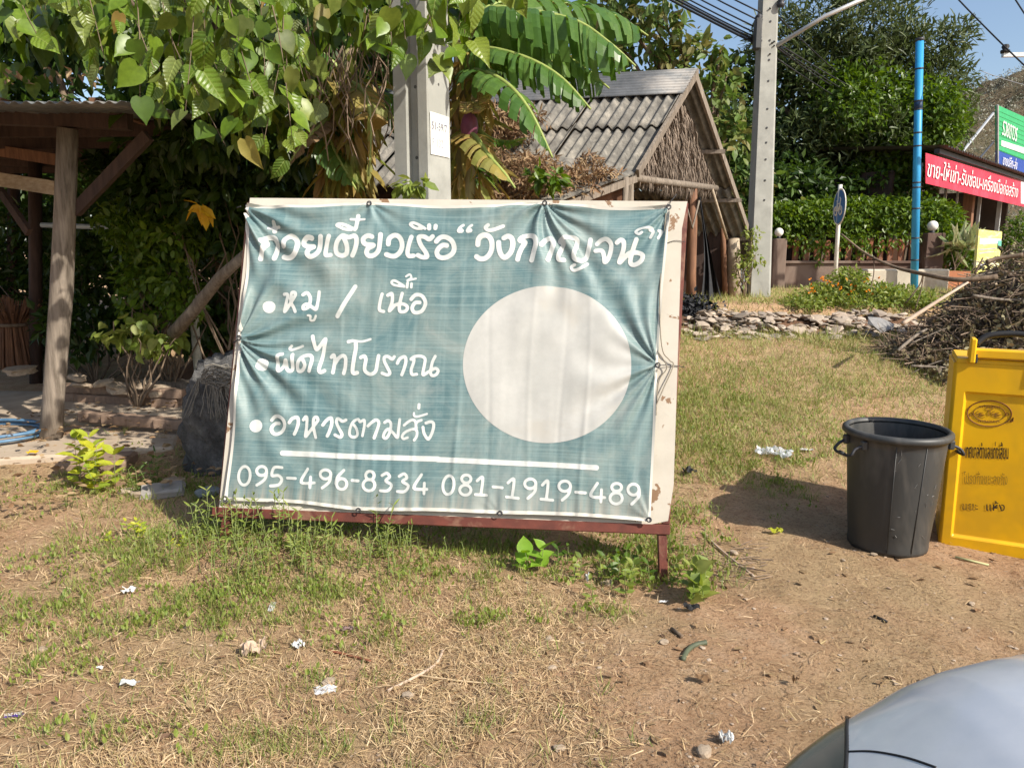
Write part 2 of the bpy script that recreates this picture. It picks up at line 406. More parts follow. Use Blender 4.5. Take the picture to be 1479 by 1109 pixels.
V, Fc = scatter(P, rndu(n * 7), rndu(n * 7), rng.uniform(.5, 1.3, n * 7), 'quad')
m_scrub = leafmat('hill_scrub', [(.20, .22, .15), (.28, .28, .22), (.35, .34, .29), (.22, .25, .17), (.44, .42, .37)], .9, .1)
tag(link('hill_scrub', np_mesh('hill_scrub', V, Fc, m_scrub)), kind='stuff')

# ================================================================== ROADSIDE SIGN
TB = 3.773
cBR, cTL, cTR, cBL = [Vector(ray(*p) * TB * k) + Vector((0, 0, HCAM)) for p, k in (((966, 757), 1), ((361, 286), 1.069), ((993, 291), 1.031), ((316, 735), 1.038))]
sU = (cBR - cBL).normalized(); sN = sU.cross(cTL - cBL).normalized(); sV = sN.cross(sU).normalized()
if sN.y > 0: raise SystemExit('sign normal')
SO = cBL; SR = Matrix((sU, sV, sN)).transposed()
def suv(px, py):
    r = Vector(ray(px, py)); o = Vector((0, 0, HCAM)); t_ = (SO - o).dot(sN) / r.dot(sN); p = o + r * t_ - SO
    return p.dot(sU), p.dot(sV)
def SP3(u, v, h=0): return SO + sU * u + sV * v + sN * h
sign = empty('roadside_sign', gnd(640, 800), 'leaning wooden sign board with faded teal noodle shop banner in the middle of the lot', 'sign board')
def in_plane(name, poly_px, h0, h1, mat, parent):
    """prism over a polygon given in the sign's plane"""
    uv = [suv(*p) for p in poly_px]; n_ = len(uv); pts = [SP3(u, v, h1) for u, v in uv] + [SP3(u, v, h0) for u, v in uv]
    fs = [tuple(range(n_)), tuple(range(2 * n_ - 1, n_ - 1, -1))] + [(i, i + n_, (i + 1) % n_ + n_, (i + 1) % n_) for i in range(n_)]
    return MB().poly(pts, [f[::-1] for f in fs]).build(name, mat, parent)
t = NT('peeling_white_board'); v = t.coord('Object')
f = t.noise(v, 9, 5, .6, .3); k = t.ramp(f, [(.625, 0), (.64, 1)]); base = t.ramp(t.noise(v, 3, 5), [(.3, (.44, .40, .33)), (.7, (.56, .52, .44))])
streak = t.ramp(t.noise(t.coord('Object', (14, 14, 1.2)), 3, 4, .7), [(.5, 0), (.8, .35)])
col = t.mix(streak, base, (.5, .43, .33)); col = t.mix(k, col, (.22, .13, .07)); t.l(col, t.b.inputs['Base Color'])
t.b.inputs['Roughness'].default_value = .7; t.bump(f, .4, .004); m_board = t.m
in_plane('plywood_panel', [(361, 286), (993, 291), (985, 330), (973, 700), (965, 752), (940, 757), (316, 735)], -.012, 0, m_board, sign)
def rail(name, a, b, w, d, h=-.035, mat=None, par=sign):
    A, B = SP3(*suv(*a), h), SP3(*suv(*b), h); mb = MB(); x = (B - A).normalized(); y = sN.cross(x); R = Matrix((y, x, sN)).transposed()
    mb.box((A + B) / 2, (w, (B - A).length, d), R, .004); return mb.build(name, mat or m_redpaint, par)
rail('bottom_rail', (306, 739), (968, 765), .052, .05, -.022)
rail('top_rail', (363, 290), (992, 295), .04, .04, -.036)
rail('side_rail', (989, 292), (962, 757), .04, .05, -.030)
rail('side_rail', (361, 290), (318, 735), .04, .05, -.038)
rail('leg', (957, 772), (959, 842), .045, .045, -.03); rail('leg', (325, 745), (320, 800), .045, .045, -.03)
for px_ in (955, 350):
    a = SP3(*suv(px_, 420), -.06); b = Vector((a.x + .05, a.y + 1.0, float(gz(a.x, a.y + 1.0)) - .05)); MB().bar(a, b, .035, .035).build('rear_strut', m_redpaint, sign)
# --- the banner cloth: relief as a function of the plane coordinates
ties = [(suv(*p), R_, A_, n_) for p, R_, A_, n_ in (((352, 300), .52, .034, 17), ((968, 299), .46, .021, 15), ((346, 489), .50, .030, 19), ((950, 527), .44, .021, 17),
        ((535, 294), .20, .010, 9), ((787, 294), .5, .022, 15), ((520, 738), .10, .004, 9), ((722, 742), .10, .004, 9), ((327, 722), .16, .005, 11), ((938, 752), .2, .007, 13))]
def relief(u, v):
    u = np.asarray(u, float); v = np.asarray(v, float); h = .020 + 0 * u
    for q, ((a, b), R_, A_, n_) in enumerate(ties):
        du, dv = u - a, v - b; r = np.hypot(du, dv); th = np.arctan2(dv, -du if a > 1.6 else du); th = np.where(b > 1.2, np.arctan2(du, -dv), th)
        w = np.exp(-(r / R_) ** 1.5) * np.clip(r / .05, 0, 1)
        h = h + A_ * w * (np.sin(n_ * th + q * 1.7 + 2.8 * np.sin(2.3 * th + q) + 9 * vnoise(u * 2.4 + q, v * 2.4)) * .5 + np.sin((n_ * .53) * th + 4 * q + 6 * vnoise(u * 3, v * 3 + q)) * .55 - .2)
    # vertical creases from folding and hanging, stronger in the lower half
    low = .35 + .65 * smooth(.9, .2, v)
    for c, a in ((.62, .004), (.70, -.003), (.80, .004), (.90, -.003), (1.03, .0025), (1.24, .004), (1.40, -.003), (1.62, .003), (.5, -.002), (1.9, .004), (1.78, -.003)):
        cc = c + .012 * np.sin(v * 4 + c * 9) + .03 * (v - .7) * (c - 1.1); h = h + a * low * np.exp(-((u - cc) / .012) ** 2)
    h = h + .016 * (vnoise(u * 3 + 3, v * 2.2 + 9) - .5) +   .006 * (vnoise(u * 9, v * 4 + 2) - .5) * 1.0 + .005 * low * (vnoise(u * 24, v * 3.5) - .5)
    h = h + .004 * smooth(.28, .0, v) * np.sin(u * 55 + 3 * np.sin(u * 13)) * smooth(.0, .05, v)
    return .004 + .006 * np.log1p(np.exp((h + .006) / .006))      # the board behind stops the cloth
def edge(P, n_): 
    Q = np.array([suv(*p) for p in P]); d = np.concatenate([[0], np.cumsum(np.hypot(*np.diff(Q, axis=0).T))]); d /= d[-1]; s_ = np.linspace(0, 1, n_)
    return np.stack([np.interp(s_, d, Q[:, 0]), np.interp(s_, d, Q[:, 1])], 1)
def edge_s(P, n_): return edge([tuple(p) for p in spline(P, 6)], n_)
NU, NV = 300, 220
Et = edge_s([(358, 297), (450, 299), (535, 294), (660, 300), (787, 294), (880, 302), (967, 298)], NU)
Eb = edge_s([(327, 722), (430, 726), (520, 736), (620, 737), (722, 741), (830, 744), (938, 752)], NU)
El = edge_s([(327, 722), (341, 600), (347, 489), (356, 400), (358, 297)], NV)
Er = edge_s([(938, 752), (944, 640), (949, 527), (957, 410), (967, 298)], NV)
s_ = np.linspace(0, 1, NU)[None, :, None]; r_ = np.linspace(0, 1, NV)[:, None, None]
CG = (1 - r_) * Eb[None] + r_ * Et[None] + (1 - s_) * El[:, None] + s_ * Er[:, None] - ((1 - s_) * (1 - r_) * Eb[0] + s_ * (1 - r_) * Eb[-1] + (1 - s_) * r_ * Et[0] + s_ * r_ * Et[-1])
def to3(u, v, h):
    o_, a_, b_, n_ = [np.array(q) for q in (SO, sU, sV, sN)]
    return o_ + u[..., None] * a_ + v[..., None] * b_ + h[..., None] * n_
CV = to3(CG[..., 0], CG[..., 1], relief(CG[..., 0], CG[..., 1])).reshape(-1, 3)
k = np.arange(NU * NV).reshape(NV, NU); CF = np.stack([k[:-1, :-1], k[:-1, 1:], k[1:, 1:], k[1:, :-1]], -1).reshape(-1, 4)
t = NT('faded_teal_vinyl'); uvn = t.n('ShaderNodeTexCoord'); mp = t.n('ShaderNodeMapping'); mp.inputs['Scale'].default_value = (2.0, 1.43, 1); t.l(uvn.outputs['UV'], mp.inputs[0]); v = mp.outputs[0]
f = t.noise(v, 3.0, 9, .72, .5); col = t.ramp(f, [(.30, (.042, .108, .122)), (.43, (.085, .155, .165)), (.56, (.145, .205, .20)), (.70, (.25, .28, .26))])
mp2 = t.n('ShaderNodeMapping'); mp2.inputs['Scale'].default_value = (26, 1.0, 1); t.l(uvn.outputs['UV'], mp2.inputs[0])
col = t.mix(t.ramp(t.noise(mp2.outputs[0], 1.6, 4, .6), [(.5, 0), (.8, .35)]), col, (.34, .44, .43))
mp3 = t.n('ShaderNodeMapping'); mp3.inputs['Scale'].default_value = (3, 260, 1); t.l(uvn.outputs['UV'], mp3.inputs[0])
col = t.mix(t.ramp(t.noise(mp3.outputs[0], 1, 2, .5), [(.4, 0), (.7, .22)]), col, (.38, .50, .48))
sx = t.n('ShaderNodeSeparateXYZ'); t.l(uvn.outputs['UV'], sx.inputs[0])
# grime along the bottom of the print, then the unprinted white hem
gr = t.ramp(sx.outputs[1], [(.0, 1), (.10, 0)]); gn = t.n('ShaderNodeMath', operation='MULTIPLY'); t.l(gr, gn.inputs[0]); t.l(t.ramp(t.noise(mp2.outputs[0], 2.4, 5, .7), [(.35, 0), (.6, 1)]), gn.inputs[1])
col = t.mix(gn.outputs[0], col, (.30, .29, .25))
def band(sock, op, val):
    m_ = t.n('ShaderNodeMath', operation=op); t.l(sock, m_.inputs[0]); m_.inputs[1].default_value = val; return m_.outputs[0]
hems = [band(sx.outputs[1], 'LESS_THAN', .011), band(sx.outputs[0], 'LESS_THAN', .007), band(sx.outputs[0], 'GREATER_THAN', .9945), band(sx.outputs[1], 'GREATER_THAN', .991)]
col = t.mix(t.ramp(t.noise(v, 1.3, 6, .75, .8), [(.52, 0), (.68, .5)]), col, (.30, .33, .31)); col = t.mix(t.ramp(t.noise(v, 11, 4, .7), [(.66, 0), (.72, .35)]), col, (.09, .12, .12))
a = hems[0]
for b in hems[1:]:
    m_ = t.n('ShaderNodeMath', operation='MAXIMUM'); t.l(a, m_.inputs[0]); t.l(b, m_.inputs[1]); a = m_.outputs[0]
col = t.mix(a, col, (.58, .56, .50)); t.l(col, t.b.inputs['Base Color']); t.b.inputs['Roughness'].default_value = .5; t.b.inputs['Specular IOR Level'].default_value = .35
t.bump(t.noise(v, 40, 5, .7), .12, .003)
def uvmesh(name, V, Fq, mat, uvs):
    me = np_mesh(name, V, Fq, mat, True); ul = me.uv_layers.new(name='UVMap'); ul.data.foreach_set('uv', uvs[Fq.ravel()].astype(np.float32).ravel()); return me
uvs = np.stack(np.broadcast_arrays(np.linspace(0, 1, NU)[None, :], np.linspace(0, 1, NV)[:, None]), -1).reshape(-1, 2)
banner = link('banner', uvmesh('banner', CV, CF, t.m, uvs), sign)
m_print = M('white_print', (.62, .63, .60), (.46, .49, .47), 16, .5, .05)
m_printc = M('faded_white_print', (.47, .465, .435), (.36, .36, .335), 4, .5, .15, c3=(.41, .395, .355))
def march(name, sdf, u0, u1, v0, v1, cell, mat, parent, lift):
    """mesh of the region sdf<0 on a grid laid over the cloth (marching squares)"""
    us = np.arange(u0, u1 + cell, cell); vs = np.arange(v0, v1 + cell, cell); U_, V_ = np.meshgrid(us, vs); D_ = sdf(U_, V_)
    verts = []; vid = {}; faces = []
    def vert(key, p):
        if key not in vid: vid[key] = len(verts); verts.append(p)
        return vid[key]
    ny_, nx_ = D_.shape; ins = D_ < 0
    cells = np.argwhere(ins[:-1, :-1] | ins[:-1, 1:] | ins[1:, :-1] | ins[1:, 1:])
    for j, i in cells:
        cs = [(j, i), (j, i + 1), (j + 1, i + 1), (j + 1, i)]; poly = []
        for q in range(4):
            a_, b_ = cs[q], cs[(q + 1) % 4]; da, db = D_[a_], D_[b_]
            if da < 0: poly.append(vert(a_, (us[a_[1]], vs[a_[0]])))
            if (da < 0) != (db < 0):
                w = da / (da - db); key = (min(a_, b_), max(a_, b_)); poly.append(vert(key, (us[a_[1]] * (1 - w) + us[b_[1]] * w, vs[a_[0]] * (1 - w) + vs[b_[0]] * w)))
        if len(poly) >= 3: faces.append(poly)
    A = np.array(verts); P3 = to3(A[:, 0], A[:, 1], relief(A[:, 0], A[:, 1]) + lift)
    me = bpy.data.meshes.new(name); me.from_pydata(P3.tolist(), [], faces); me.polygons.foreach_set('use_smooth', [True] * len(faces)); me.materials.append(mat); me.update()
    return link(name, me, parent)
c0 = np.array(suv(789.5, 526.5)); eh = np.array(suv(911, 527)) - c0; ev = np.array(suv(790, 415)) - c0
ru, rv = abs(eh[0]), abs(ev[1])
march('printed_disc', lambda U_, V_: (np.hypot((U_ - c0[0]) / ru, (V_ - c0[1]) / rv) - 1) * ru, c0[0] - ru - .02, c0[0] + ru + .02, c0[1] - rv - .02, c0[1] + rv + .02, .0065, m_printc, banner, .0012)
# brush lettering: centre lines in enlarged crops of the picture plane (x0, y0, scale), laid onto the sign
def ell(cx, cy, rx, ry, n_=12, tilt=0): return [(cx + rx * math.cos(2 * PI * i / n_) + tilt * -math.sin(2 * PI * i / n_) * ry, cy + ry * math.sin(2 * PI * i / n_)) for i in range(n_ + 1)]
TXT = {
 'a': ((365, 300, 9.244), 66, [[(125, 695), (150, 600), (185, 530), (205, 490), (150, 460), (190, 420), (250, 410), (320, 430), (350, 500), (330, 600), (305, 690)],
   [(310, 230), (310, 330)], (36, [(225, 285), (385, 285)]),
   [(445, 535), (450, 470), (490, 420), (550, 405), (610, 450), (625, 530), (600, 620), (540, 675), (480, 685), (430, 670)],
   [(815, 430), (760, 420), (710, 460), (710, 510), (760, 535), (835, 540), (780, 570), (755, 630), (790, 675), (850, 660), (905, 600), (925, 510), (938, 415)],
   (58, [(1050, 410), (1020, 500), (1000, 610), (1010, 660), (1065, 655)]),
   (60, [(1255, 450), (1285, 540), (1275, 635), (1210, 662), (1150, 630), (1135, 560), (1165, 470), (1230, 405), (1310, 425), (1390, 405), (1415, 470), (1395, 570), (1355, 660)]),
   (42, [(1340, 322), (1250, 312), (1150, 262), (1190, 240), (1290, 268), (1390, 322)]), (52, [(1425, 130), (1400, 300)]), (34, [(1330, 178), (1510, 178)])]),
 'b': ((510, 300, 9.244), 62, [[(275, 415), (220, 402), (165, 440), (165, 490), (210, 520), (295, 528), (225, 570), (203, 625), (240, 668), (310, 652), (362, 590), (378, 500), (388, 385)],
   [(490, 510), (500, 440), (560, 395), (620, 405), (660, 460), (670, 540), (640, 620), (580, 668), (520, 668), (465, 648)],
   (56, [(795, 415), (765, 500), (742, 610), (760, 665), (820, 662)]),
   (58, [(1075, 410), (1030, 448), (970, 415), (900, 412), (895, 460), (930, 540), (985, 620), (1000, 675), (940, 682), (880, 655)]),
   (38, [(930, 305), (850, 298), (780, 250), (820, 228), (900, 258), (975, 305)]), (54, [(1030, 262), (1030, 305)]), (54, [(1116, 268), (1112, 300)]),
   [(1125, 475), (1180, 425), (1250, 420), (1330, 470), (1362, 560), (1330, 640), (1240, 688), (1160, 678), (1130, 620), (1160, 560), (1215, 525), (1262, 530)]]),
 'c': ((650, 310, 9.244), 66, [(36, [(190, 168), (145, 200), (122, 240)]), (58, [(135, 245), (165, 243)]), (36, [(302, 170), (265, 198), (240, 240)]), (58, [(252, 245), (280, 240)]),
   [(378, 420), (390, 350), (440, 305), (510, 305), (560, 370), (565, 470), (535, 550), (475, 605), (410, 610), (362, 580)],
   (46, [(518, 170), (482, 205), (520, 235), (600, 222), (715, 175)]),
   [(725, 335), (780, 312), (830, 345), (842, 430), (810, 530), (740, 592), (690, 560), (662, 480), (655, 395)],
   (62, [(905, 615), (925, 540), (960, 460), (1005, 385), (935, 362), (980, 315), (1060, 298), (1130, 330), (1148, 410), (1120, 520), (1092, 630)]),
   (62, [(1222, 425), (1270, 368), (1340, 340), (1378, 400), (1350, 510), (1308, 620)])]),
 'd': ((800, 315, 8.70), 54, [[(125, 545), (65, 540), (55, 490), (95, 410), (120, 340), (78, 312), (130, 272), (220, 265), (290, 295), (285, 370), (248, 460), (260, 530), (330, 556), (400, 525), (430, 430), (458, 285)],
   (38, [(258, 605), (216, 632), (250, 672), (330, 650), (420, 592)]),
   (52, [(538, 345), (590, 300), (660, 292), (712, 350), (705, 450), (672, 540), (632, 575), (625, 500), (600, 430), (520, 432)]),
   (54, [(785, 335), (830, 302), (868, 325), (862, 430), (815, 575), (880, 515), (950, 462), (1040, 455), (1105, 490), (1080, 565), (1000, 605), (955, 570), (975, 450), (1025, 300)]),
   (34, [(1090, 210), (1052, 232), (1020, 200), (1070, 162), (1150, 150), (1230, 152)]), (36, [(1195, 172), (1245, 185), (1205, 265)]), (36, [(1310, 180), (1350, 185), (1305, 265)])]),
 'e': ((370, 390, 5.478), 27, [(98, [(113, 299), (114, 299)]), [(235, 200), (265, 205), (252, 260), (235, 335), (285, 270), (325, 215), (325, 190), (300, 190), (292, 225), (290, 265), (308, 300), (325, 337)],
   [(385, 205), (415, 188), (440, 230), (430, 300), (392, 318), (388, 292), (420, 278), (465, 308), (490, 318), (500, 260), (506, 178)], (18, [(425, 368), (445, 372), (440, 402), (468, 402), (486, 370)]),
   (36, [(795, 140), (655, 372)]), [(1008, 200), (992, 260), (985, 322), (1018, 335)],
   [(1052, 210), (1085, 198), (1085, 260), (1062, 330), (1110, 285), (1170, 277), (1205, 300), (1190, 332), (1148, 335), (1142, 290), (1165, 195)],
   (20, [(1180, 142), (1100, 128), (1082, 105), (1110, 96), (1180, 138)]), (22, [(1208, 112), (1203, 148)]), (22, [(1238, 118), (1236, 146)]), (16, [(1195, 62), (1225, 46), (1236, 72), (1205, 94), (1272, 78)]),
   (30, [(1235, 240), (1270, 207), (1320, 215), (1348, 270), (1318, 332), (1262, 344), (1242, 308), (1265, 268), (1302, 266)])]),
 'f': ((360, 475, 9.86), 54, [(180, [(203, 512), (208, 512)]), [(500, 370), (452, 382), (432, 450), (435, 580), (465, 600), (520, 530), (552, 455), (558, 560), (595, 605), (640, 585), (645, 480), (642, 375)],
   (38, [(622, 248), (588, 285), (620, 303), (700, 282), (782, 252)]),
   [(800, 455), (828, 530), (790, 598), (730, 605), (716, 540), (742, 460), (800, 402), (880, 382), (922, 420), (918, 500), (888, 610)],
   [(925, 115), (945, 200), (978, 300), (1040, 245), (1108, 155), (1090, 290), (1060, 440), (1028, 585), (1050, 628), (1100, 605)],
   [(1190, 410), (1225, 382), (1240, 430), (1230, 540), (1215, 630)], [(1238, 510), (1300, 425), (1370, 392), (1400, 440), (1390, 560), (1368, 640)]]),
 'g': ((495, 475, 9.86), 52, [(46, [(100, 195), (160, 178)]), (34, [(95, 185), (180, 178), (270, 190), (340, 178), (412, 156)]), (58, [(205, 215), (208, 300), (185, 450), (163, 600), (182, 640), (230, 632)]),
   [(280, 418), (330, 396), (352, 450), (335, 560), (350, 618), (420, 653), (490, 610), (512, 500), (530, 392)],
   (46, [(750, 405), (720, 440), (660, 402), (612, 412), (612, 470), (650, 550), (690, 635), (650, 662), (580, 638)]),
   (48, [(795, 498), (830, 435), (898, 405), (915, 470), (892, 570), (858, 660)]),
   (44, [(1068, 652), (1002, 655), (990, 590), (1020, 500), (1028, 440), (985, 440), (1040, 402), (1130, 398), (1185, 435), (1175, 530), (1155, 660), (1240, 615), (1330, 570), (1372, 605), (1338, 662), (1278, 668), (1265, 600), (1290, 480), (1330, 398)])]),
 'h': ((355, 575, 9.86), 48, [(182, [(181, 397), (186, 397)]), (50, [(398, 315), (440, 268), (510, 262), (578, 320), (585, 410), (530, 488), (450, 512), (402, 470), (402, 410), (450, 362), (505, 360)]),
   [(658, 350), (700, 292), (768, 278), (780, 360), (755, 450), (725, 512)],
   (44, [(850, 310), (880, 268), (902, 290), (895, 420), (880, 545), (940, 475), (1000, 400), (1058, 320), (1040, 272), (1002, 290), (992, 360), (1000, 440), (1025, 560)]),
   [(1128, 385), (1180, 315), (1240, 284), (1250, 370), (1222, 470), (1192, 538)],
   (44, [(1450, 312), (1400, 330), (1335, 292), (1315, 340), (1350, 430), (1395, 515), (1370, 556), (1298, 522)])]),
 'i': ((490, 575, 9.86), 44, [(40, [(232, 385), (268, 440), (278, 525), (228, 556), (172, 525), (177, 430), (220, 342), (290, 302), (320, 338), (378, 315), (380, 400), (352, 535)]),
   [(432, 398), (490, 342), (548, 312), (583, 350), (560, 450), (518, 565)],
   (42, [(662, 348), (710, 322), (750, 362), (738, 480), (690, 566), (647, 556), (662, 490), (710, 442), (780, 490), (845, 560), (860, 450), (878, 305)]),
   (38, [(938, 388), (1010, 332), (1075, 312), (1112, 360)]), (38, [(990, 560), (932, 578), (912, 540), (960, 482), (1060, 442), (1118, 462), (1118, 540), (1082, 598)]), (38, [(1112, 430), (1112, 350), (1185, 314)]),
   (32, [(1080, 215), (1082, 252), (1130, 265), (1262, 226)]), (44, [(1150, 95), (1146, 145)]),
   (44, [(1248, 355), (1320, 337), (1358, 370), (1340, 480), (1282, 582), (1222, 500), (1207, 415)])]),
 'j': ((335, 650, 4.93), 21, [(38, [(378, 20), (640, 32), (900, 45), (1472, 62)]), ell(107, 180, 42, 66, 14, .08), ell(229, 146, 34, 32), [(263, 150), (258, 190), (235, 220), (195, 246)],
   [(373, 122), (318, 122), (300, 178), (345, 178), (368, 206), (345, 244), (290, 252)], [(408, 196), (466, 199)],
   [(552, 132), (505, 226), (598, 230)], [(572, 190), (568, 264)], ell(680, 170, 38, 32), [(716, 172), (706, 222), (655, 266)],
   [(808, 142), (765, 190), (752, 235)], ell(794, 238, 36, 38), [(866, 213), (910, 216)], ell(993, 178, 30, 30), ell(986, 246, 42, 40),
   [(1078, 178), (1112, 162), (1132, 188), (1104, 215), (1145, 245), (1120, 284), (1066, 285)], [(1200, 184), (1235, 166), (1254, 194), (1224, 220), (1265, 250), (1240, 290), (1188, 290)],
   [(1358, 172), (1305, 266), (1396, 275)], [(1378, 232), (1375, 306)]]),
 'k': ((630, 660, 4.771), 20, [(36, [(16, 16), (160, 22), (520, 40), (860, 56), (1100, 71)]), ell(91, 190, 38, 64, 14, .08), ell(213, 148, 32, 27), ell(206, 224, 39, 34),
   [(287, 160), (325, 138), (312, 254)], [(275, 254), (350, 260)], [(395, 202), (458, 208)], [(497, 175), (538, 150), (525, 272)], [(487, 271), (568, 280)],
   ell(650, 181, 38, 33), [(688, 182), (680, 235), (632, 281)], [(732, 190), (770, 163), (760, 284)], [(722, 286), (803, 293)], ell(885, 197, 40, 35), [(924, 200), (912, 250), (867, 292)],
   [(960, 238), (1026, 243)], [(1108, 177), (1062, 262), (1158, 275)], [(1136, 222), (1132, 304)], ell(1240, 205, 34, 27), ell(1236, 280, 42, 38), ell(1355, 220, 38, 37), [(1393, 224), (1388, 270), (1342, 320)]])}
for key, ((x0, y0, sc), w0, strokes) in TXT.items():
    segs = []
    for st in strokes:
        w, pts = (st if isinstance(st, tuple) else (w0, st))
        pl = spline(pts, 5) if len(pts) > 2 else pts
        q = np.array([suv(x0 + p[0] / sc, y0 + p[1] / sc) for p in pl]); rad = w / sc / 2 * .00346 * (1.1 if key in 'abcd' else 1.04)
        segs += [(q[i], q[i + 1], rad) for i in range(len(q) - 1)]
    allp = np.array([s[0] for s in segs] + [s[1] for s in segs]); lo = allp.min(0) - .04; hi = allp.max(0) + .04
    def sdf(U_, V_, segs=segs):
        D_ = np.full(U_.shape, 1.0); us, vs = U_[0], V_[:, 0]
        for a, b, rad in segs:
            m_ = rad + .012; i0, i1 = np.searchsorted(us, [min(a[0], b[0]) - m_, max(a[0], b[0]) + m_]); j0, j1 = np.searchsorted(vs, [min(a[1], b[1]) - m_, max(a[1], b[1]) + m_])
            if i1 <= i0 or j1 <= j0: continue
            uu, vv = U_[j0:j1, i0:i1], V_[j0:j1, i0:i1]; d = b - a; L2 = d @ d + 1e-12
            tt = np.clip(((uu - a[0]) * d[0] + (vv - a[1]) * d[1]) / L2, 0, 1); dd = np.hypot(uu - a[0] - tt * d[0], vv - a[1] - tt * d[1]) - rad
            D_[j0:j1, i0:i1] = np.minimum(D_[j0:j1, i0:i1], dd)
        return D_
    march('lettering', sdf, lo[0], hi[0], lo[1], hi[1], .0042, m_print, banner, .0022)
# eyelets, their ties and a slack cord on the right margin
for (px_, py_) in ((535, 296), (787, 296), (965, 301), (520, 736), (723, 740), (936, 749), (329, 719), (949, 528), (349, 489)):
    u, v = suv(px_, py_); c = SP3(u, v, float(relief(u, v)) + .004); mb = MB()
    ring = [c + sU * (.011 * math.cos(a)) + sV * (.011 * math.sin(a)) for a in np.linspace(0, 2 * PI, 13)]; mb.tube(ring, .0035, 5, False).build('eyelet', m_darkmetal, banner, True)
def cord(pts, r=.0022, mat=None, par=sign, name='cord'):
    q = [SP3(*suv(x, y), h) for x, y, h in pts]; MB().tube([Vector(p) for p in spline(q, 6)], r, 5).build(name, mat or m_darkmetal, par, True)
m_cord = M('old_string', (.30, .26, .20), None, 30, .9, 0)
cord([(965, 301, .03), (968, 293, .02), (974, 285, .0), (978, 279, -.02)]); cord([(961, 310, .022), (952, 420, .03), (955, 500, .02), (966, 520, .015), (972, 528, .012), (958, 560, .02), (945, 590, .02)], .003, m_cord)
cord([(949, 508, .02), (957, 520, .03), (962, 533, .02), (951, 552, .01), (947, 600, .012)], .003, m_cord); cord([(949, 528, .025), (972, 528, .008), (990, 531, .004)], .002)
cord([(350, 300, .02), (342, 300, .0)], .003); cord([(349, 489, .02), (337, 495, .0)], .003); cord([(962, 352, .004), (975, 348, .006), (989, 350, .004)], .0016)
# ================================================================== CONCRETE POLES, WIRES, STREET FURNITURE
# near pole behind the sign: square section with a groove down its left face
def text_mesh(s, size=1.0):
    c = bpy.data.curves.new('lettering', 'FONT'); c.body = s; c.resolution_u = 2; o = bpy.data.objects.new('lettering', c); COL.objects.link(o)
    bpy.context.view_layer.update(); me = bpy.data.meshes.new_from_object(o.evaluated_get(bpy.context.evaluated_depsgraph_get()))
    bpy.data.objects.remove(o); me.name = 'lettering'
    co = np.empty(len(me.vertices) * 3); me.vertices.foreach_get('co', co); co = co.reshape(-1, 3); return me, co
def write(s, corner, X, Y, w, h, mat, parent, lift=.003, name='lettering', shear=0, bold=0):
    """print s into the rectangle at corner with axes X (right) and Y (up)"""
    me, co = text_mesh(s); lo = co.min(0); hi = co.max(0); X = Vector(X).normalized(); Y = Vector(Y).normalized(); N_ = X.cross(Y)
    u = (co[:, 0] - lo[0]) / (hi[0] - lo[0]) * w; v = (co[:, 1] - lo[1]) / (hi[1] - lo[1]) * h
    P = np.array(corner) + u[:, None] * np.array(X) + v[:, None] * np.array(Y) + (v * shear)[:, None] * np.array(X) + lift * np.array(N_)
    me.vertices.foreach_set('co', P.astype(np.float32).ravel()); me.materials.clear(); me.materials.append(mat); me.update(); o = link(name, me, parent)
    for k_ in range(bold):
        me2 = me.copy(); me2.vertices.foreach_set('co', (P + np.array(X) * (k_ + 1) * .012 * h + np.array(N_) * .0004 * (k_ + 1)).astype(np.float32).ravel()); link(name, me2, parent)
    return o
YP = 4.75
pc = at(621, 290, YP); base = Vector((pc.x, YP, float(gz(pc.x, YP)))); aL = math.radians(26)
dL = Vector((-math.cos(aL), math.sin(aL), 0)); dR = Vector((math.sin(aL), math.cos(aL), 0)); sdP = .272
pole = empty('concrete_pole', base + (dL + dR) * sdP / 2, 'square grooved concrete utility pole standing right behind the teal banner', 'utility pole')
def col_prof(poly, z0, z1, name, mat, par, taper=1.0, c=None):
    n_ = len(poly); c = c or Vector((0, 0, 0)); b = [Vector((p.x, p.y, z0)) for p in poly]; tp = [Vector((c.x + (p.x - c.x) * taper, c.y + (p.y - c.y) * taper, z1)) for p in poly]
    return MB().poly(b + tp, [tuple(range(n_))[::-1], tuple(range(n_, 2 * n_))] + [(i, (i + 1) % n_, (i + 1) % n_ + n_, i + n_) for i in range(n_)]).build(name, mat, par)
P0 = Vector((base.x, base.y, 0)); q = lambda a, b: P0 + dL * a * sdP + dR * b * sdP
poly = [q(.03, 0), q(0, .04), q(0, 1), q(1, 1), q(1, .04), q(.97, 0), q(.62, 0), q(.58, .17), q(.32, .17), q(.28, 0)]
col_prof(poly, base.z - .3, 9.2, 'shaft', m_conc, pole, .8, P0 + (dL + dR) * sdP / 2)
for z in np.arange(.5, 6, .42):
    k_ = (z - base.z + .3) / 9.3 * .2
    MB().tube([P0 + dL * sdP * .45 + dR * (sdP * .165) + Vector((0, 0, z)), P0 + dL * sdP * .45 + dR * (sdP * .176) + Vector((0, 0, z))], .011, 8).build('bolt_hole', m_black, pole)
    zz = z + .02; MB().tube([P0 + dL * .02 + dR * sdP * .5 + Vector((0, 0, zz)), P0 - dL * .003 + dR * sdP * .5 + Vector((0, 0, zz))], .008, 8).build('bolt_hole', m_black, pole)
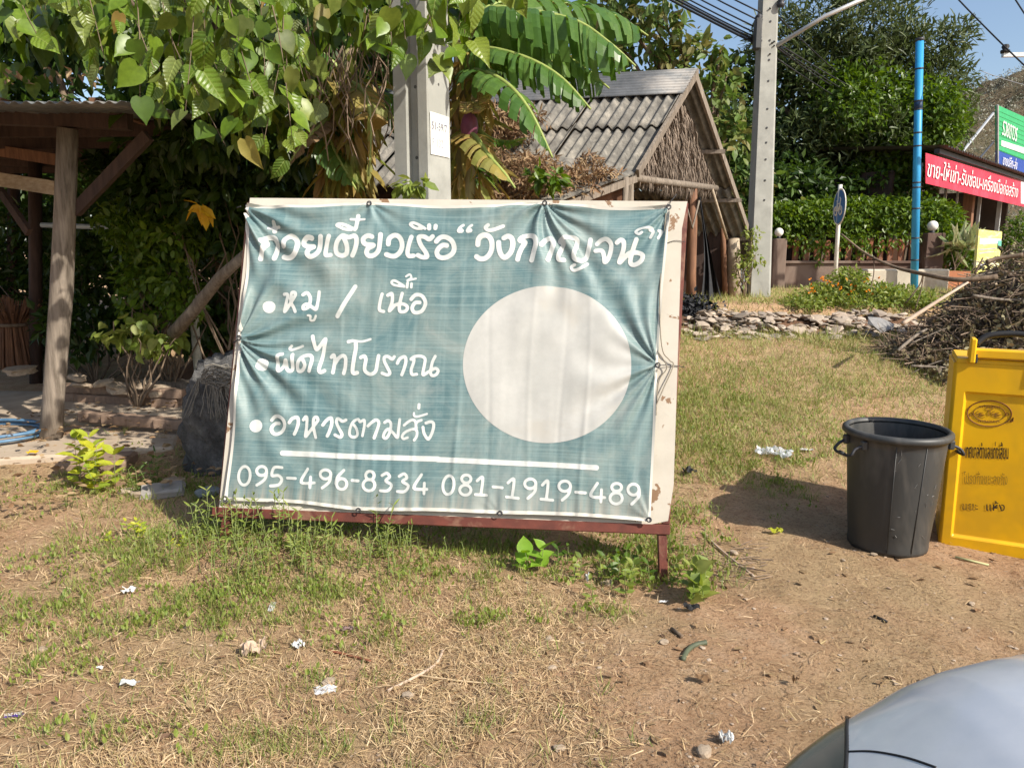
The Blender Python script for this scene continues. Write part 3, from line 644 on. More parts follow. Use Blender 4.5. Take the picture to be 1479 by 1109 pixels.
# the taper pulls the faces in with height: bolt holes and paper follow the shaft
pcx = P0 + (dL + dR) * sdP / 2
for o in pole.children:
    if o.name.startswith('bolt_hole'):
        for v_ in o.data.vertices:
            k_ = 1 - .2 * (v_.co.z - base.z + .3) / (9.2 - base.z + .3); v_.co.x = pcx.x + (v_.co.x - pcx.x) * k_; v_.co.y = pcx.y + (v_.co.y - pcx.y) * k_
zt, zb = at(635, 160, YP).z, at(635, 222, YP).z
kt = 1 - .2 * ((zt + zb) / 2 - base.z + .3) / (9.2 - base.z + .3)
pr = lambda a, z: Vector(((pcx + (q(0, a) - pcx) * kt).x, (pcx + (q(0, a) - pcx) * kt).y, z)) - dL * .006
MB().poly([pr(.06, zb), pr(.94, zb), pr(.94, zt), pr(.06, zt)], [(0, 1, 2, 3)]).build('paper_notice', m_white, pole)
m_ink = M('blue_grey_ink', (.16, .17, .24), None, 5, .6, 0); m_inkp = M('faded_ink', (.42, .42, .47), None, 5, .6, 0)
write('51-59/7', pr(.12, zt - .10), dR, (0, 0, 1), sdP * .7 * kt, .045, m_ink, pole, .002)
write('F 132', pr(.14, zb + .05), dR, (0, 0, 1), sdP * .5 * kt, .05, m_inkp, pole, .002)
# far pole by the road
YQ = 11.5; qb = at(1094, 432, YQ); qt = at(1110, 0, YQ); up_ = (qt - qb); upn = up_ / up_.z
rp = empty('concrete_pole', Vector((qb.x, YQ, float(gz(qb.x, YQ)))), 'tall tapering concrete power pole beside the thatched hut, carrying wires', 'utility pole')
def qp(z): return qb + upn * (z - qb.z)
mb = MB(); zs = [float(gz(qb.x, YQ)) - .2, 10.5]; pts = []
for z in zs:
    w = .165 if z < 2 else .062; c = qp(z)
    for (a, b) in ((-1, -1), (.75, -1), (1, -.75), (1, 1), (-1, 1)): pts.append(c + Vector((a * w * .95, b * w, 0)))
mb.poly(pts, [(0, 1, 6, 5), (1, 2, 7, 6), (2, 3, 8, 7), (3, 4, 9, 8), (4, 0, 5, 9), (5, 6, 7, 8, 9)]).build('shaft', m_conc, rp)
z = at(1100, 245, YQ).z; c = qp(z); MB().box(c, (.262, .262, .022)).build('steel_band', m_grey_metal, rp)
z = at(1100, 122, YQ).z; c = qp(z); MB().box(c, (.22, .22, .012)).build('steel_band', m_grey_metal, rp)
for py_ in (35, 62, 90, 120, 160, 187, 208, 232, 262, 290): 
    z = at(1100, py_, YQ).z; c = qp(z); w = .165 + (.062 - .165) * (z - zs[0]) / (zs[1] - zs[0]); MB().box(c + Vector((.0, -w - .004, 0)), (.022, .012, .022)).build('bolt_hole', m_darkmetal, rp)
a, b = at(1122, 66, 11.4), at(1262, -8, 11.0); MB().tube([a, (a + b) / 2 + Vector((0, 0, .05)), b], .03, 8).build('lamp_arm', m_grey_metal, rp, True)
for (x_, y_) in ((1128, 5), (1096, 28), (1095, 58)):
    c = at(x_, y_, 11.35); MB().lathe([(.0, -.06), (.045, -.05), (.06, -.01), (.035, .01), (.055, .03), (.03, .06), (0, .065)], c, 10).build('insulator', m_darkmetal, rp, True)
c = at(1094, 50, 11.3); MB().box(c, (.10, .12, .42), None, .02).build('cable_box', m_black, rp)
# wires: each a thing of its own
def wire(a, b, sag, r, label, grp='wires running to the roadside pole', mat=None, name='overhead_wire'):
    a, b = Vector(a), Vector(b); n_ = 16; pts = [a.lerp(b, i / n_) - Vector((0, 0, sag * 4 * (i / n_) * (1 - i / n_))) for i in range(n_ + 1)]
    o = MB().tube(pts, r, 5).build(name, mat or m_rubber, None, True); return tag(o, label, 'wire', grp)
pa = lambda px_, py_: at(px_, py_, 11.35)
lab = ['topmost', 'second', 'third', 'fourth', 'fifth', 'sixth', 'lowest']
for i, (p, q_) in enumerate((((1040, -20), (1098, 18)), ((1020, -20), (1096, 30)), ((1000, -16), (1096, 42)), ((985, -14), (1095, 50)), ((962, -22), (1094, 56)), ((948, -26), (1094, 60)), ((930, -30), (1093, 64)))):
    wire(at(p[0] - 260, p[1] - 150, 14), pa(*q_), .1, .011 if i < 5 else .018, f'{lab[i]} black wire reaching the left side of the far concrete pole', )
lab2 = ['thin', 'pale thin', 'second thin', 'third thin', 'lowest thin']
for i, (p, q_, Y2) in enumerate((((1112, 12), (1250, 135), 22), ((1118, 60), (1300, 158), 24), ((1118, 66), (1240, 142), 22), ((1115, 62), (1285, 165), 26), ((1112, 78), (1268, 170), 26))):
    wire(pa(*p), at(*q_, Y2), .08, .011, f'{lab2[i]} drop wire running from the far concrete pole across the big tree', 'wires crossing the big tree')
wire(at(1330, -60, 13), at(1520, 132, 11), .05, .012, 'black wire crossing the sky above the hill, passing the insulator', 'wires above the hill')
wire(at(1430, -60, 13), at(1500, 50, 12), .02, .012, 'short black wire in the top right corner of the sky', 'wires above the hill')
wire(at(1415, 102, 30), at(1560, 140, 28), .1, .012, 'faint pale wire just under the ridge of the hill', 'wires above the hill', m_grey_metal)
o = empty('bracket_arm', at(1500, 78, 12), 'black insulator on a grey steel arm poking in from the right edge of the sky', 'insulator bracket')
MB().bar(at(1448, 80, 12), at(1620, 77, 12), .06, .06).build('steel_arm', m_grey_metal, o)
c = at(1452, 71, 12); MB().lathe([(0, -.07), (.06, -.06), (.065, -.02), (.035, -.01), (.055, .03), (.04, .06), (.0, .07)], c, 12).build('insulator', m_rubber, o, True)
xx = at(1620, 77, 12); MB().tube([Vector((xx.x, 12, float(gz(xx.x, 12)))), Vector((xx.x, 12, xx.z + 1))], .14, 8).build('shaft', m_conc, o)
# bicycle sign
YB = 12.8; b0 = at(1206.5, 415, YB); b1 = at(1211, 322, YB); bc = at(1212, 299, YB - .06)
bs = empty('bicycle_sign', Vector((b0.x, YB, float(gz(b0.x, YB)))), 'round blue bicycle lane sign on a slim white post', 'road sign')
MB().tube([Vector((b0.x - .01, YB, float(gz(b0.x, YB)) - .1)), b1, b1 + (b1 - b0).normalized() * .62], .035, 8).build('post', m_white, bs, True)
Nd = Vector((-.996, .087, 0)).normalized(); Xd = Vector((0, 0, 1)).cross(Nd).normalized()      # faces along the road: seen nearly edge on
def disc(r, off, n_=28):
    return [bc + Nd * off + Xd * (r * math.cos(2 * PI * i / n_)) + Vector((0, 0, r * math.sin(2 * PI * i / n_))) for i in range(n_)]
def slab(name, ptsf, ptsb, mat, par):
    n_ = len(ptsf); return MB().poly(ptsf + ptsb, [tuple(range(n_)), tuple(range(2 * n_ - 1, n_ - 1, -1))] + [(i, i + n_, (i + 1) % n_ + n_, (i + 1) % n_) for i in range(n_)]).build(name, mat, par)
m_blue = M('sign_blue', (.02, .14, .42), (.018, .11, .34), 5, .4, 0)
slab('white_rim', disc(.30, .0), disc(.30, -.012), m_white, bs); slab('blue_face', disc(.272, .005), disc(.272, .001), m_blue, bs)
mb = MB(); pt = lambda x, y: bc + Nd * .012 + Xd * x + Vector((0, 0, y))
for cx in (-.115, .115): mb.tube([pt(cx + .07 * math.cos(a), -.06 + .07 * math.sin(a)) for a in np.linspace(0, 2 * PI, 15)], .012, 4)
for L in (((-.115, -.06), (-.05, .05), (.08, .05), (.115, -.06)), ((-.05, .05), (.0, -.06), (.08, .05)), ((-.115, -.06), (0, -.06)), ((-.05, .05), (-.06, .10), (-.09, .10)), ((.08, .05), (.09, .13), (.05, .15))): mb.tube([pt(*p) for p in L], .012, 4)
mb.build('bicycle_symbol', m_white, bs)
# blue pipe pole
YU = 13.2; u0 = at(1321, 388, YU); u1 = at(1328.5, 58, YU); m_bl = M('blue_pipe_paint', (.03, .30, .58), (.025, .23, .47), 4, .45, .05, (1, 1, .5), c3=(.05, .36, .62))
bp = empty('blue_pole', Vector((u0.x, YU, float(gz(u0.x, YU)))), 'tall bright blue pipe post with dark joints in front of the big tree', 'pole')
mb = MB(); mb.tube([u0 + (u0 - u1).normalized() * .5, u1], .062, 12).build('pipe', m_bl, bp, True)
for py_ in (98, 143, 155, 188, 207, 260, 267, 298, 342, 375):
    c = u0.lerp(u1, (388 - py_) / 330); d = (u1 - u0).normalized(); MB().tube([c - d * .012, c + d * .012], .0665, 12).build('joint_ring', m_darkmetal, bp, True)
c = u0.lerp(u1, (388 - 150) / 330); MB().tube([c - d * .07, c + d * .08], .0645, 12).build('dark_sleeve', M('dark_blue', (.012, .04, .10), None, 5, .5, 0), bp, True)
MB().tube([u1 - d * .02, u1 + d * .03], .068, 12).build('cap', m_darkmetal, bp, True)

# ================================================================== FENCE WALL WITH HEDGE
YF = 15.0
def zat(px_, py_, Y): return at(px_, py_, Y)
fw = empty('fence_wall', at(1230, 425, YF), 'brown plastered wall topped by reddish wood slats, in front of the hedge', 'fence')
m_plaster = M('brown_plaster', (.135, .085, .065), (.07, .045, .035), 3, .9, .3, (1, 1, .5), c3=(.19, .14, .11))
zt = at(1200, 381, YF).z; xl, xr = at(1062, 380, YF).x, at(1358, 380, YF).x; zb = .55
MB().box(((xl + xr) / 2, YF, (zt + zb) / 2), (xr - xl, .18, zt - zb), None, .01).build('plaster_wall', m_plaster, fw)
MB().box(((xl + xr) / 2, YF - .02, zt + .03), (xr - xl, .24, .055), None, .01).build('coping', m_plaster, fw)
x = 1104
zp1 = at(1200, 346, YF).z; slats = []
m_slat = M('red_stained_slat', (.30, .11, .05), (.17, .06, .03), 8, .7, .3, (3, 3, .6), c3=(.22, .12, .08))
me_s = None
while x < 1345:
    if not (1111 < x < 1136):
        a = at(x, 346, YF); 
        if me_s is None:
            tmp = MB().box((0, 0, 0), (.115, .03, zp1 - zt - .05), None, .006).build('slat', m_slat, fw); me_s = tmp.data; tmp.matrix_parent_inverse = Matrix(); tmp.location = Vector((a.x, YF, (zp1 + zt + .05) / 2)) - fw.location
        else: inst('slat', me_s, fw, (a.x, YF + random.uniform(-.01, .01), (zp1 + zt + .05) / 2 + random.uniform(-.02, .03)), (0, random.uniform(-.03, .03), 0))
    x += 15.3
MB().box(((xl + xr) / 2, YF + .05, (zp1 + zt) / 2 + .1), (xr - xl, .04, .05)).build('rail', m_slat, fw)
def post(px0, px1, pyt, Y, par, mat, zbot=.5):
    a, b = at(px0, pyt, Y), at(px1, pyt, Y); w = b.x - a.x
    MB().box(((a.x + b.x) / 2, Y, (a.z + zbot) / 2), (w, w, a.z - zbot), None, .012).build('post', mat, par); return Vector(((a.x + b.x) / 2, Y, a.z))
p1 = post(1115, 1134, 345, YF - .12, fw, m_plaster); p2 = post(1333, 1359, 337, YF - .12, fw, m_plaster)
p3 = post(1362, 1373, 338, YF + 1.0, fw, m_slat)
m_globe = M('white_glass_globe', (.80, .78, .72), (.72, .70, .64), 3, .25, 0, spec=.6)
def globe(c, r, label):
    g = empty('globe_lamp', c, label, 'lamp', 'white globe lamps along the fence'); 
    MB().lathe([(r * .45, 0), (r * .5, .02), (r * .45, .045), (r * .4, .05)], c, 12).build('base', m_darkmetal, g, True)
    cc = c + Vector((0, 0, .04 + r)); MB().lathe([(max(r * math.sin(a), .0005), -r * math.cos(a)) for a in np.linspace(0, PI, 13)], cc, 20).build('globe', m_globe, g, True)
globe(p1, .085, 'white globe lamp on the left fence post, nearest the concrete power pole'); globe(p2, .10, 'white globe lamp on the brown post just right of the blue pole'); globe(p3, .085, 'white globe lamp on the second post right of the blue pole, smaller and behind')
p4 = at(1405, 346, 15.2); o = MB().tube([Vector((p4.x, 15.2, .8)), p4], .03, 8).build('lamp_stem', m_darkmetal); tag(o, 'thin dark stem under the globe lamp beside the yellow board', 'lamp post'); globe(p4, .10, 'white globe lamp standing behind spiky leaves beside the yellow board')
# hedge
hc = [((at(px_, py_ - 9, 15.75)), (rx, .5, rz * .85)) for px_, py_, rx, rz in ((1085, 335, .8, .35), (1130, 325, .9, .38), (1175, 322, .9, .42), (1225, 322, .9, .45), (1275, 320, .9, .45), (1320, 318, .8, .45), (1352, 326, .5, .40), (1364, 350, .25, .5))]
hedge = empty('hedge', Vector((hc[3][0].x, 15.6, .8)), 'clipped bright green hedge spilling over the slatted brown fence wall', 'hedge')
foliage('leaves', [(tuple(c), r) for c, r in hc], 15000, .10, 'quad', m_hedge, hedge, .3, .6, .6, True)
hv = [((at(px_, py_, 15.0 - .12)), (rx, .12, rz)) for px_, py_, rx, rz in ((1160, 352, .25, .25), (1185, 358, .2, .35), (1230, 355, .45, .33), (1262, 350, .4, .25), (1205, 345, .7, .2), (1300, 345, .6, .2), (1144, 348, .2, .2), (1365, 352, .12, .5))]
foliage('trailing_leaves', [(tuple(c), r) for c, r in hv], 1000, .085, 'quad', m_hedge, hedge, .7, .3, .5, True)
mb = MB(); 
for i in range(14): a = at(1085 + i * 20, 345, 15.6); mb.tube([Vector((a.x, 15.6, .8)), Vector((a.x + .1, 15.6, a.z + .2))], .03, 5)
mb.build('stems', m_bark, hedge)['kind'] = 'stuff'
# pale low block wall and step right of it
cw = empty('low_wall', at(1310, 425, 13.6), 'low pale concrete block wall behind the weeds, under the blue pole', 'wall')
a, b = at(1250, 389, 13.5), at(1369, 389, 13.5); MB().box(((a.x + b.x) / 2, 13.6, (a.z + .5) / 2), (b.x - a.x, .35, a.z - .5), None, .02).build('block', M('pale_render', (.55, .50, .40), (.42, .37, .29), 4, .9, .3, c3=(.36, .30, .23)), cw)
a, b = at(1369, 392, 14), at(1400, 392, 14); MB().box(((a.x + b.x) / 2, 14.2, (a.z + .5) / 2), (b.x - a.x, .5, a.z - .5)).build('brick_step', M('orange_step', (.42, .17, .08), (.3, .12, .06), 8, .8, .3), cw)

# ================================================================== SHOP BUILDING ON THE RIGHT
Y0, Y1 = 16.2, 23.2
def bl(px_, py_, off=0):      # a point on the shop front: depth grows to the right
    r = ray(px_, py_); A = at(1337, 300, Y0); B = at(1479, 300, Y1); dx, dy = B.x - A.x, B.y - A.y; q_ = Vector((-dy, dx, 0)).normalized() * off; A = A + q_; B = B + q_
    t_ = (A.x * dy - A.y * dx) / (r[0] * dy - r[1] * dx); return Vector((r[0] * t_, r[1] * t_, HCAM + r[2] * t_))
shop = empty('shop_building', Vector((bl(1400, 380).x, bl(1400, 380).y, .9)), 'dark open fronted shop with a corrugated roof behind the red banner', 'building')
A = bl(1337, 300); B = bl(1560, 300); fd = (Vector((B.x, B.y, 0)) - Vector((A.x, A.y, 0))).normalized(); fn = Vector((-fd.y, fd.x, 0)) 
if fn.y < 0: fn = -fn
m_shopw = M('shop_wall_painted_shade', (.075, .055, .045), (.04, .03, .025), 2, .9, .2); m_roofm = M('dark_roof_sheet', (.10, .095, .09), (.06, .055, .05), 4, .7, .1, metal=.3)  # near-black wall colour paints in the shade of the shop interior
g0 = Vector((A.x, A.y, .85))
def onf(s_, d_, z): return Vector((A.x, A.y, 0)) + fd * s_ + fn * d_ + Vector((0, 0, z))
def quadbox(name, s0, s1, d0, d1, z0, z1, mat, par=shop):
    pts = [onf(s, d, z) for s in (s0, s1) for d in (d0, d1) for z in (z0, z1)]
    return MB().poly(pts, [(0, 1, 3, 2), (4, 6, 7, 5), (0, 4, 5, 1), (2, 3, 7, 6), (0, 2, 6, 4), (1, 5, 7, 3)]).build(name, mat, par)
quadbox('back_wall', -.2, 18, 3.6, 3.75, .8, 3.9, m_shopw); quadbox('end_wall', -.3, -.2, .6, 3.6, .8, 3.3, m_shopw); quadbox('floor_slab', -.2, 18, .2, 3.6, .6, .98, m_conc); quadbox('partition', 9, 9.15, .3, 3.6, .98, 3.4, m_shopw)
for d_ in np.arange(.6, 3.5, .19): quadbox('wall_slat', -.33, -.305, d_, d_ + .07, 1.4, 3.3, m_wood_dark)
for s, w, m_ in ((.05, .05, m_grey_metal), (2.0, .05, m_grey_metal), (3.0, .04, m_grey_metal), (5.2, .07, m_grey_metal), (4.4, .22, m_wood_red), (7.5, .1, m_grey_metal), (1.3, .14, m_wood_dark)): quadbox('post', s, s + w, .15, .15 + w, .9, 3.45, m_)
quadbox('window_panel', 3.4, 4.2, 3.5, 3.56, 1.7, 2.9, M('pale_panel', (.35, .33, .30), (.28, .26, .23), 3, .7, 0)); quadbox('cabinet', 5.4, 6.6, 2.4, 3.2, .98, 2.0, m_wood_red); quadbox('doorway', 1.8, 2.7, 3.5, 3.57, .98, 2.9, m_wood_dark)
ez = bl(1337, 217).z
def roof_pts(s): return onf(s, -.35, ez + .05)
mb = MB(); NS = 120
for k_, (d_, z_) in enumerate(((-.4, ez), (-.4, ez + .02), (6, ez + 1.2), (6, ez + 1.18))):
    pass
ss = np.linspace(-.55, 11, 260); pts = []; 
for d_, z_ in ((-.45, ez + .02), (4.2, ez + .35)):
    for s in ss: pts.append(onf(s, d_, z_ + .025 * math.sin(s * 2 * PI / .2)))
n_ = len(ss); mb.poly(pts, [(i, i + 1, n_ + i + 1, n_ + i) for i in range(n_ - 1)]).build('roof', m_roofm, shop)
quadbox('eave_beam', -.5, 11, -.3, -.2, ez - .10, ez - .01, m_darkmetal)
# red banner
m_red = M('red_vinyl', (.55, .03, .065), (.47, .025, .055), 3, .5, .03, c3=(.60, .05, .09)); m_wl = M('white_vinyl_lettering', (.82, .80, .80), None, 3, .5, 0)
rb = empty('shop_banner', bl(1400, 250), 'long red banner with white Thai lettering hung under the shop roof', 'banner')
cs = [bl(1337, 265, -.25), bl(1500, 304, -.25), bl(1500, 269, -.25), bl(1337, 221, -.25)]
slab('sheet', cs, [c + fn * .01 for c in cs], m_red, rb)
sd_ = lambda px_, py_: bl(px_, py_, -.25)
X = fd; 
def wr(s, px0, px1, pyt, pyb, mat, par, off=.27, bold=0, pf=bl):
    a = pf(px0, pyb, -off); b = pf(px1, pyb, -off); tt = pf(px0, pyt, -off); return write(s, a, fd, (0, 0, 1), (Vector((b.x, b.y, 0)) - Vector((a.x, a.y, 0))).length, tt.z - a.z, mat, par, .0, bold=bold)
wr('ขาย-ให้เช่า-รับซ่อม-เครื่องมือก่อสร้าง', 1339, 1473, 226, 255, m_wl, rb, bold=1)
slab('edge_tab', [sd_(1474, 262) - fn * .01, sd_(1500, 268) - fn * .01, sd_(1500, 298) - fn * .01, sd_(1474, 294) - fn * .01], [sd_(1474, 262), sd_(1500, 268), sd_(1500, 298), sd_(1474, 294)], m_wl, rb)
# green and blue signboard on the roof
gb = empty('roof_signboard', bl(1460, 230), 'green and blue signboard with white Thai lettering above the shop roof', 'sign board')
m_gr = M('green_board', (.03, .36, .13), (.025, .30, .10), 3, .5, .03); m_bb = M('blue_board', (.015, .06, .32), (.012, .045, .25), 3, .5, .03)
def gp(px_, py_): return bl(px_, py_, .4)
def gquad(name, p, m_): slab(name, [gp(*c) for c in p], [gp(*c) + fn * .06 for c in p], m_, gb)
gquad('green_panel', [(1441, 217), (1560, 262), (1560, 205), (1441, 152)], m_gr); gquad('blue_panel', [(1441, 241), (1560, 270), (1560, 262.6), (1441, 217.6)], m_bb)
gl = [gp(1443, 205) - fn * .015, gp(1560, 240) - fn * .015, gp(1560, 248) - fn * .015, gp(1443, 212) - fn * .015]
slab('white_stripe', [gp(1446, 211) - fn * .01, gp(1560, 250) - fn * .01, gp(1560, 240) - fn * .01, gp(1446, 203) - fn * .01], [gp(1446, 211), gp(1560, 250), gp(1560, 240), gp(1446, 203)], m_wl, gb)
a = gp(1446, 195); write('รวยถาวร', a - fn * .02, fd, (0, 0, 1), 1.9, gp(1446, 173).z - a.z, m_wl, gb, 0, bold=1)
a = gp(1447, 238); write('ขายปลีก-ส่ง', a - fn * .02, fd, (0, 0, 1), 1.9, gp(1447, 221).z - a.z, m_wl, gb, 0, bold=1)
for i in range(9): 
    p = [(1441, 160 + i * 7), (1560, 213 + i * 6)]; MB().tube([gp(*p[0]) - fn * .004, gp(*p[1]) - fn * .004], .006, 4).build('panel_rib', m_gr, gb)
MB().tube([gp(1441, 163) + fn * .1, bl(1388, 222)], .035, 6).build('strut', m_grey_metal, gb); MB().tube([gp(1441, 205) + fn * .1, bl(1412, 232)], .025, 6).build('strut', m_darkmetal, gb); MB().tube([gp(1441, 247), gp(1441, 152)], .03, 6).build('strut', m_grey_metal, gb)
# yellow board
yb = empty('yellow_board', at(1430, 400, 11.5), 'small faded yellow sandwich board with a pale blue band, behind the brush pile', 'sign board')
m_yb = M('faded_yellow_print', (.68, .62, .12), (.60, .58, .22), 9, .6, .05, (1, 1, 3), c3=(.66, .60, .40)); 
P4 = [at(1409, 396, 11.45), at(1443, 385, 11.75), at(1447.5, 335, 11.85), at(1414, 331, 11.55)]; n4 = (P4[1] - P4[0]).cross(P4[3] - P4[0]).normalized()
slab('board', P4, [p - n4 * .04 for p in P4], m_yb, yb)
def yq(name, u0, u1, v0, v1, m_, o_=.004):
    f_ = lambda u, v: (P4[0].lerp(P4[1], u)).lerp(P4[3].lerp(P4[2], u), v) + n4 * o_; slab(name, [f_(u0, v0), f_(u1, v0), f_(u1, v1), f_(u0, v1)], [f_(u0, v0) - n4 * .003, f_(u1, v0) - n4 * .003, f_(u1, v1) - n4 * .003, f_(u0, v1) - n4 * .003], m_, yb)
yq('blue_band', .06, .98, .66, .80, M('pale_blue_band', (.50, .53, .62), None, 9, .6, 0)); yq('faded_lines', .08, .8, .52, .55, m_inkp); yq('faded_lines', .08, .7, .44, .47, m_inkp); yq('faded_lines', .1, .8, .16, .20, m_inkp); yq('green_corner', .84, .99, .52, .74, M('teal_patch', (.12, .42, .33), None, 9, .6, 0), .008)
for u in (.03, .97): a = P4[0].lerp(P4[1], u); MB().bar(a - n4 * .02, Vector((a.x, a.y, float(gz(a.x, a.y)))) - n4 * .02, .04, .04).build('leg', m_wood_pale, yb)
# ================================================================== THATCHED HUT
Rr = at(1000, 112, 9.6); E_ = at(918, 250, 8.4); hR = at(765, 122, 10.1) - Rr; hR.z = 0; hR.normalize()      # ridge runs left
gv = E_ - Rr; gh = Vector((gv.x, gv.y, 0)); gh.normalize()
hut = empty('thatched_hut', Vector((2.1, 9.4, float(gz(2.1, 9.4)))), 'small old hut with grey corrugated roof and a thatched gable', 'hut')
t = NT('old_fibre_cement'); v = t.coord('Object'); f = t.noise(v, 5, 8, .72, .3)
col = t.ramp(f, [(.3, (.06, .055, .05)), (.5, (.16, .15, .13)), (.7, (.33, .30, .25))]); col = t.mix(t.ramp(t.noise(v, 26, 5, .7), [(.55, 0), (.7, .7)]), col, (.08, .07, .055))
t.l(col, t.b.inputs['Base Color']); t.b.inputs['Roughness'].default_value = .95; t.bump(t.noise(v, 40, 5, .7), .5, .01); m_fib = t.m
m_zinc = M('dark_ribbed_sheet', (.16, .165, .17), (.09, .095, .10), 5, .55, .1, metal=.3, c3=(.21, .20, .19))
def corr(name, o, U_, D_, w, L, pitch, amp, mat, par, ragged=0, thick=.012):
    U_ = Vector(U_).normalized(); D_ = Vector(D_).normalized(); N_ = U_.cross(D_); 
    if N_.z < 0: N_ = -N_
    n = int(w / pitch * 8); top = []; bot = []; V = []; Fs = []; rows = 7
    for lay in (0, 1):
        for j in range(rows + 1):
            for i in range(n + 1):
                u = w * i / n; d = L * j / rows
                if j == rows and ragged: d += ragged * (vnoise(u * 6, L * 9) - .5)
                V.append(Vector(o) + U_ * u + D_ * float(d) + N_ * (amp * math.cos(2 * PI * u / pitch) - lay * thick + .004 * float(vnoise(u * 3, d * 3))))
    m = (rows + 1) * (n + 1); ix = lambda l, j, i: l * m + j * (n + 1) + i
    for j in range(rows):
        for i in range(n):
            Fs.append((ix(0, j, i), ix(0, j + 1, i), ix(0, j + 1, i + 1), ix(0, j, i + 1))); Fs.append((ix(1, j, i), ix(1, j, i + 1), ix(1, j + 1, i + 1), ix(1, j + 1, i)))
    for i in range(n): Fs.append((ix(0, rows, i), ix(1, rows, i), ix(1, rows, i + 1), ix(0, rows, i + 1))); Fs.append((ix(0, 0, i), ix(0, 0, i + 1), ix(1, 0, i + 1), ix(1, 0, i)))
    for j in range(rows): Fs.append((ix(0, j, 0), ix(1, j, 0), ix(1, j + 1, 0), ix(0, j + 1, 0))); Fs.append((ix(0, j, n), ix(0, j + 1, n), ix(1, j + 1, n), ix(1, j, n)))
    return MB().poly(V, Fs).build(name, mat, par, True)
SL = gv.length; sd1 = gv.normalized(); nF = hR.cross(sd1); nF = nF if nF.z > 0 else -nF
PI_ = .125; SW = PI_ * 8.5
for k_ in range(5):
    o_ = Rr + hR * (k_ * (SW - .03)) + nF * .02 * (k_ % 2)
    corr('roof_sheet', o_ + sd1 * (SL * .5) - nF * .0, hR, sd1, SW, SL * .56, PI_, .027, m_fib, hut, .16)
    corr('roof_sheet', o_ + sd1 * (SL * .20) + nF * .045, hR, sd1 - nF * .01, SW, SL * .36, PI_, .027, m_fib, hut, .05)
corr('ridge_sheet', Rr + nF * .10 - hR * .05 - sd1 * .02, sd1, hR, SL * .27, 4.6, .062, .010, m_zinc, hut, 0, .006)
# back slope, seen from beneath
def solve_back(px_, py_):
    r = ray(px_, py_); A = (Rr.x, Rr.y); d = -gh; t_ = (A[0] * d.y - A[1] * d.x) / (r[0] * d.y - r[1] * d.x); return Vector((r[0] * t_, r[1] * t_, HCAM + r[2] * t_))
Bk = solve_back(1083, 352); bd = Bk - Rr; BL = bd.length; bd.normalize()
for k_ in range(4): corr('roof_sheet', Rr + hR * (k_ * (SW - .03)) + Vector((0, 0, .01 * (k_ % 2))), hR, bd, SW, BL * .62, PI_, .03, m_fib, hut, .1); corr('roof_sheet', Rr + bd * BL * .6 + hR * (k_ * (SW - .03)) - Vector((0, 0, .03)), hR, bd, SW, BL * .55, PI_, .03, m_fib, hut, .1)
off = -hR * .04
MB().bar(Rr + off + nF * .03 - sd1 * .06, Rr + off + sd1 * (SL + .05) + nF * .03, .035, .10, nF).build('verge_board', m_wood_grey, hut)
MB().bar(Rr + off, Rr + off + bd * (BL + .1), .035, .09, (0, 0, 1)).build('verge_board', m_wood_grey, hut)
for f_ in (.36, .66, .93): 
    c = Rr + bd * BL * f_; MB().bar(c - hR * .12 - Vector((0, 0, .07)), c + hR * 3 - Vector((0, 0, .07)), .05, .05).build('purlin', m_wood_grey, hut)
# gable plane a little inside the verge
gO = Rr + hR * .22
def gpl(px_, py_, off=0):
    r = ray(px_, py_); A = gO + hR * off; d = gh; t_ = (A.x * d.y - A.y * d.x) / (r[0] * d.y - r[1] * d.x); return Vector((r[0] * t_, r[1] * t_, HCAM + r[2] * t_))
th_px = [(985, 146), (936, 232), (921, 247), (962, 262), (1012, 268), (1033, 268), (1022, 240), (1006, 200), (1000, 172)]
thatch = slab('thatch', [gpl(*p) for p in th_px], [gpl(*p, .12) for p in th_px], M('thatch_base', (.16, .12, .09), (.08, .06, .045), 20, 1, .6), hut)
Pn, Dn = [], []
from mathutils.geometry import intersect_point_tri_2d
def inpoly(x, y, P):
    c = False; j = len(P) - 1
    for i in range(len(P)):
        if (P[i][1] > y) != (P[j][1] > y) and x < (P[j][0] - P[i][0]) * (y - P[i][1]) / (P[j][1] - P[i][1]) + P[i][0]: c = not c
        j = i
    return c
while len(Pn) < 5200:
    x_, y_ = random.uniform(915, 1038), random.uniform(140, 266)
    if inpoly(x_, y_, th_px): Pn.append(gpl(x_, y_, -.02 - random.random() * .05)); Dn.append((random.gauss(0, .16), random.gauss(0, .12), -1))
Pn = np.array([tuple(p) for p in Pn]); Dn = np.array(Dn); V, Fc = scatter(Pn, Dn, np.tile(np.array(-hR), (len(Pn), 1)) + rng.normal(size=(len(Pn), 3)) * .5, rng.uniform(.12, .26, len(Pn)), 'blade', rng.uniform(.008, .02, len(Pn)))
link('thatch_straw', np_mesh('thatch_straw', V, Fc, m_thatch), hut)['kind'] = 'stuff'
MB().tube([gpl(905, 256, -.08), gpl(950, 262, -.08), gpl(1034, 272, -.08)], .045, 8).build('tie_beam', m_wood_grey, hut, True)
def gpost(px0, px1, pyt, pyb, off, mat, name='post', dx=0):
    a = gpl((px0 + px1) / 2, pyt, off); b = gpl((px0 + px1) / 2 + dx, pyb, off); w = (px1 - px0) / F * a.y
    g_ = float(gz(b.x, b.y)); b = Vector((b.x, b.y, g_ - .05)); mb = MB(); mb.tube([a, a.lerp(b, .3), a.lerp(b, .7), b], [w * .42, w * .5, w * .48, w * .55], 9); return mb.build(name, mat, hut, True)
